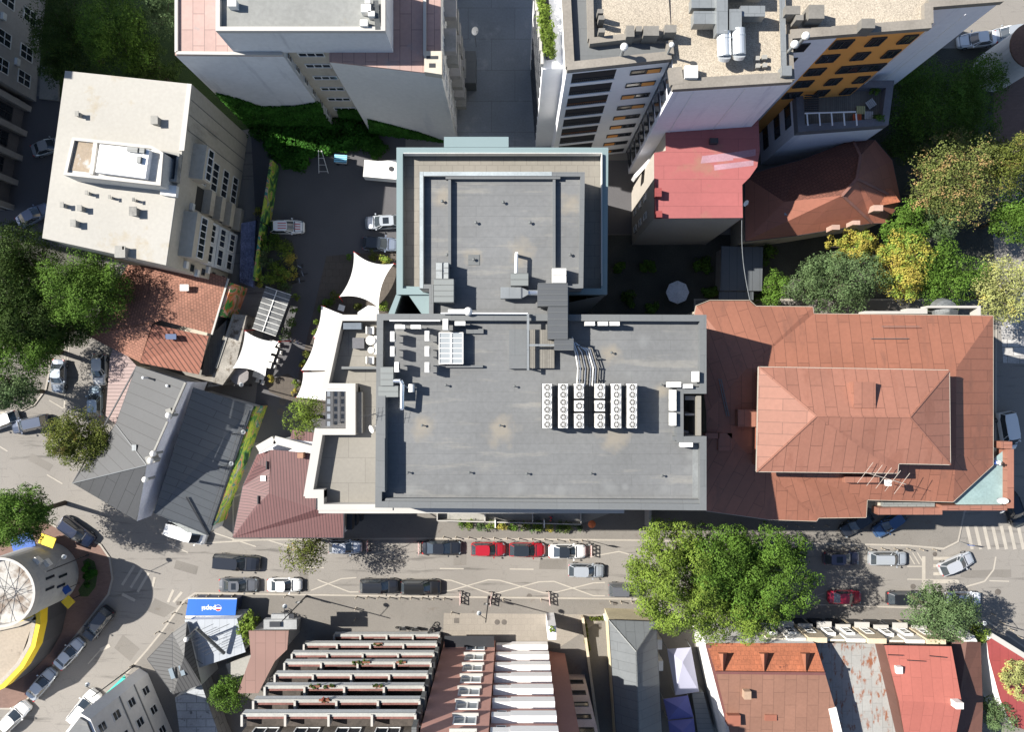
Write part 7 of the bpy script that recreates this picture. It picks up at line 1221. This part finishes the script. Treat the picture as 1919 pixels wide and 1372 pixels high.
c = W(638, 297, 1); root = thing('handcart', 'small cart with a blue and white striped top in the shaded yard', 'cart', (c.x, c.y, 0)); m = M(); m.box(c.x, c.y, .9, 1.6, 1.0, .1, -.1); m.build('top', mat('cart_top', (.12, .3, .4), .6, None, None, seam=(10, .25, .05, 2.5, .1, 0)), root); m = M(); m.box(c.x, c.y, .35, 1.4, .9, .5, -.1); m.build('body', frame_w, root); m = M(); [m.tube((c.x + sx * .5, c.y + sy * .5, .2), (c.x + sx * .5, c.y + sy * .56, .2), .2, .2, 10) for sx in (-1, 1) for sy in (-1, 1)]; m.build('cart_wheel', rubber, root)
c = W(603, 300, 1); root = thing('trestle', 'white metal trestle frame leaning in the shaded yard', 'trestle', (c.x, c.y, 0)); m = M(); [m.tube((c.x + a, c.y - 1.4, .1), (c.x + a * .3, c.y + 1, 1.9), .04, .04, 6) for a in (-.6, .6)]; [m.tube((c.x - .6 + .1 * k, c.y - 1.2 + .7 * k, .2 + .5 * k), (c.x + .6 - .1 * k, c.y - 1.2 + .7 * k, .2 + .5 * k), .03, .03, 6) for k in range(4)]; m.build('frame', acwhite, root)
# ================================================================ bollards, lamps, barriers, bikes, people
bp = bollard_proto(); first = True
def put(x, y, lab, grp, z=.125):
    global first
    c = W(x, y, 0); loc = (c.x, c.y, z)
    if first: o = bp; o.location = loc; first = False; o['label'] = lab
    else: o = dup(bp, loc, 0, lab)
    o['group'] = grp
xs = [(832, 1006), (855, 1006.5), (879, 1007), (903, 1008), (926, 1008), (950, 1008.5), (973, 1009), (997, 1010), (1020, 1010.5), (1044, 1011), (1067, 1012), (1090, 1012.5)]
for k, (x, y) in enumerate(xs): put(x, y, '%s bollard from the left along the upper kerb behind the red and white cars' % ORD[k], 'bollards along the upper kerb')
for k in range(9): put(1555 + 24 * k, 1026 + .4 * k, '%s bollard from the left along the upper kerb near the right junction' % ORD[k], 'bollards along the upper kerb at the right')
for k in range(9): put(669 + 20.5 * k, 1118 + .3 * k, '%s bollard from the left along the lower kerb beside the black pair of cars' % ORD[k], 'bollards along the lower kerb')
for k, (x, y) in enumerate([(537, 1116), (943, 1122), (1014, 1123), (1143, 1127), (1163, 1127), (1183, 1127), (1203, 1128)]): put(x, y, ['lone bollard below the white parked car', 'bollard between the two left striped barriers', 'bollard left of the rightmost striped barrier', 'first bollard of the four near the huge tree', 'second bollard of the four near the huge tree', 'third bollard of the four near the huge tree', 'fourth bollard of the four near the huge tree'][k], 'bollards along the lower kerb at the middle')
for k, (x, y) in enumerate([(668, 1139), (667, 1159), (847, 1147)]): put(x, y, ['upper bollard in the middle of the lower pavement', 'lower bollard in the middle of the lower pavement', 'bollard at the upper left corner of the pale apron'][k], 'bollards on the lower pavement')
for k, (x, y) in enumerate([(370, 1115), (393, 1114.5), (416, 1114.5), (440, 1114.5), (347, 1130), (328, 1148), (313, 1165), (297, 1184), (250, 1246), (232, 1262)]): put(x, y, '%s bollard counting along the left corner kerb from the street around to the side street' % ['fourth', 'third', 'second', 'first', 'fifth', 'sixth', 'seventh', 'eighth', 'ninth', 'tenth'][k], 'bollards around the left corner kerb')
for k, (x, y) in enumerate([(1858, 1150), (1874, 1165), (1890, 1178), (1906, 1192)]): put(x, y, '%s bollard from the left along the lower right pavement' % ORD[k], 'bollards at the lower right pavement')
for k, (x, y) in enumerate([(1548, 985), (1520, 986), (1492, 985), (1470, 984)]): put(x, y, '%s post counting from the right in the shade under the red building' % ORD[k], 'posts in the shade of the red building')
lamp('globe lamp on the lower pavement below the white parked car', 575, 1117, 534, 1137); lamp('globe lamp beside the middle striped barrier', 916, 1119, 898, 1150); lamp('globe lamp on the plaza at the round tower', 166, 1040, 120, 1044, 8); lamp('globe lamp over the sunlit side street at the lower left', 252, 1248, 164, 1284, 9); lamp('globe lamp behind the round tree at the right pavement', 1800, 1150, 1845, 1169, 7.5); lamp('globe lamp left of the old wall beside the grey parasol', 470, 722, 452, 721, 5)
def sign(label, x, y, h, w, hh, m_, rot=0.0, emb=None):
    c = W(x, y, 0); root = thing('traffic_sign', label, 'sign', (c.x, c.y, .12)); m = M(); m.tube((c.x, c.y, .12), (c.x, c.y, h), .035, .035, 8); m.build('post', metal_l, root); m = M(); m.box(c.x, c.y + .06, h - hh, w, .04, hh, rot); m.build('plate', m_, root); m = M(); m.box(c.x, c.y + .09, h - hh * .8, w * .35, .02, hh * .6, rot); m.build('mark', frame_w, root)
sign('blue traffic sign on a post beside the half bare tree', 640, 1014, 2.9, .7, .7, bluep); sign('grey backed sign on a post above the white black-roofed car', 1100, 1012, 3.6, .9, .9, metal_g); sign('sign on a post beside the globe lamp below the white car', 572, 1118, 3.2, .8, .8, metal_g); sign('sign on a post beside the middle barrier lamp', 914, 1121, 3.2, .8, .8, metal_g); sign('small blue sign at the right junction corner', 1797, 1015, 2.8, .6, .6, bluep)
def barrier(label, x, y, rot=0.0):
    c = W(x, y, 0); root = thing('barrier', label, 'barrier', (c.x, c.y, 0), 'striped barriers'); u = Vector((math.sin(rot), math.cos(rot), 0)); m = M(); L = 1.5; a = c - u * L / 2; b = c + u * L / 2
    for z in (.25, .65, 1.1): m.beam(a + Vector((0, 0, z)), b + Vector((0, 0, z)), .06, .1)
    for p in (a, b): m.beam(p, p + Vector((0, 0, 1.15)), .07, .07)
    m.build('frame', mat('pale_pink_white', (.62, .45, .42), .6), root); m = M()
    for k in range(6): p = a.lerp(b, (k + .0) / 6); q = a.lerp(b, (k + 1) / 6); m.beam(p + Vector((0, 0, .28 if k % 2 else 1.05)), q + Vector((0, 0, 1.05 if k % 2 else .28)), .05, .1)
    m.build('stripe', redpaint, root); m = M(); [m.box(p.x, p.y, .0, .7, .12, .08) for p in (a, b)]; m.build('foot', rubber, root)
barrier('leftmost striped barrier at the lower kerb', 863, 1119); barrier('striped barrier beside the lamp post at the lower kerb', 920, 1121, .1); barrier('rightmost striped barrier at the lower kerb', 1029, 1120, -.1); barrier('striped barrier at the nose of the white car with a black roof', 1107, 1030); barrier('striped barrier right of the pale silver car in the upper row', 690, 1022); barrier('striped barrier in front of the black car in the upper row', 786, 1026)
def bike(label, x, y, ang, motor=False, grp=None, z=.0):
    c = W(x, y, 0); root = thing('motorcycle' if motor else 'bicycle', label, 'motorcycle' if motor else 'bicycle', (c.x, c.y, z), grp); u = Vector((math.cos(R(ang)), math.sin(R(ang)), 0)); n = Vector((-u.y, u.x, 0)); r = .31 if motor else .34; wb = .7 if motor else .52; o = c + Vector((0, 0, z))
    for s in (-1, 1):
        m = M(); k = o + u * s * wb + Vector((0, 0, r)); w = .06 if motor else .022; P = [k + (u * math.cos(t) + Vector((0, 0, 1)) * math.sin(t)) * r for t in [i * math.pi / 8 for i in range(16)]]; [m.tube(P[i], P[(i + 1) % 16], w, w, 5, 0, False) for i in range(16)]; [m.tube(P[i], P[i + 8], .008, .008, 4, 0, False) for i in range(0, 8, 2)]; m.build('wheel', rubber, root)
    up = Vector((0, 0, 1)); m = M(); q = [o + u * -wb + up * r, o + u * -.15 + up * .85, o + u * .38 + up * .85, o + u * wb + up * r, o + u * -.05 + up * .3]; t = .05 if motor else .02
    for a, b in ((0, 1), (1, 2), (2, 3), (1, 4), (4, 2), (0, 4)): m.tube(q[a], q[b], t, t, 6)
    m.build('frame', metal_d, root); m = M(); h = q[2] + up * .18; m.tube(q[2], h, .02, .02, 5); m.tube(h - n * .33, h + n * .33, .02, .02, 6); m.build('handlebar', chrome, root); m = M(); k = q[1] + up * .08; m.beam(k - u * (.32 if motor else .12), k + u * (.28 if motor else .12), .28 if motor else .13, .1); m.build('seat', rubber, root)
    if motor: m = M(); k = o + u * .22 + up * .86; m.beam(k - u * .22, k + u * .22, .3, .2); m.build('tank', mat('tank_black', (.02, .02, .02), .2, None, None), root); m = M(); k = o + up * .4; m.beam(k - u * .2, k + u * .2, .34, .36); m.build('engine', chrome, root)
bike('left black motorcycle parked below the lower pavement', 757, 1175, 178, True, 'motorcycles at the facade', .13); bike('right black motorcycle parked below the lower pavement', 780, 1176, 178, True, 'motorcycles at the facade', .13)
bike('black motor scooter at the wall right of the motorcycles', 808, 1177, 55, True, None, .13)
for k, (x, y, a) in enumerate(((563, 507, 60), (566, 517, 20), (560, 529, 10))): bike('%s bicycle parked beside the plant bed' % ['topmost', 'middle', 'lowest'][k], x, y, a, False, 'bicycles beside the plant bed')
person('person in blue trousers and light top on the mint green corner terrace', 1872, 868, (.6, .6, .6), (.02, .06, .25), (.06, .04, .03), 14.2, 10)
person('person in a white top walking through the courtyard', 554, 640, (.55, .55, .56), (.02, .02, .025), (.04, .03, .02), .0, 70)
person('person in a red top beside the shrubs of the street terrace', 1033, 973, (.55, .03, .03), (.03, .03, .05), (.05, .03, .02), .31, 180)
m = M(); c = W(1107, 979, .5); m.lathe(c.x, c.y, [(.5, 1.9), (.3, 2.05), (0, 2.15)], 10); m.tube((c.x, c.y, .12), (c.x, c.y, 2.1), .03, .03, 6); tag(m.build('small_parasol', mat('orange_cloth', (.6, .15, .05), .8, None, None)), 'small orange parasol at the right end of the shrub strip', 'parasol')
m = M(); a, b = W(1391, 385, hR), W(1405, 562, 15.5); pts = [a.lerp(b, t / 12) - Vector((0, 0, 1.2 * math.sin(math.pi * t / 12))) for t in range(13)]; [m.tube(p, q, .035, .035, 5) for p, q in zip(pts[:-1], pts[1:])]; tag(m.build('overhead_cable', metal_l), 'thin cable hanging between the rose roof and the red building', 'cable')
m = M(); [m.box(W(x, y).x, W(x, y).y, 0, .6, 1.5, 1.1, .2) for x, y in ((842, 282),)]; m.build('x', metal_d); bpy.data.objects.remove(bpy.data.objects['x'])
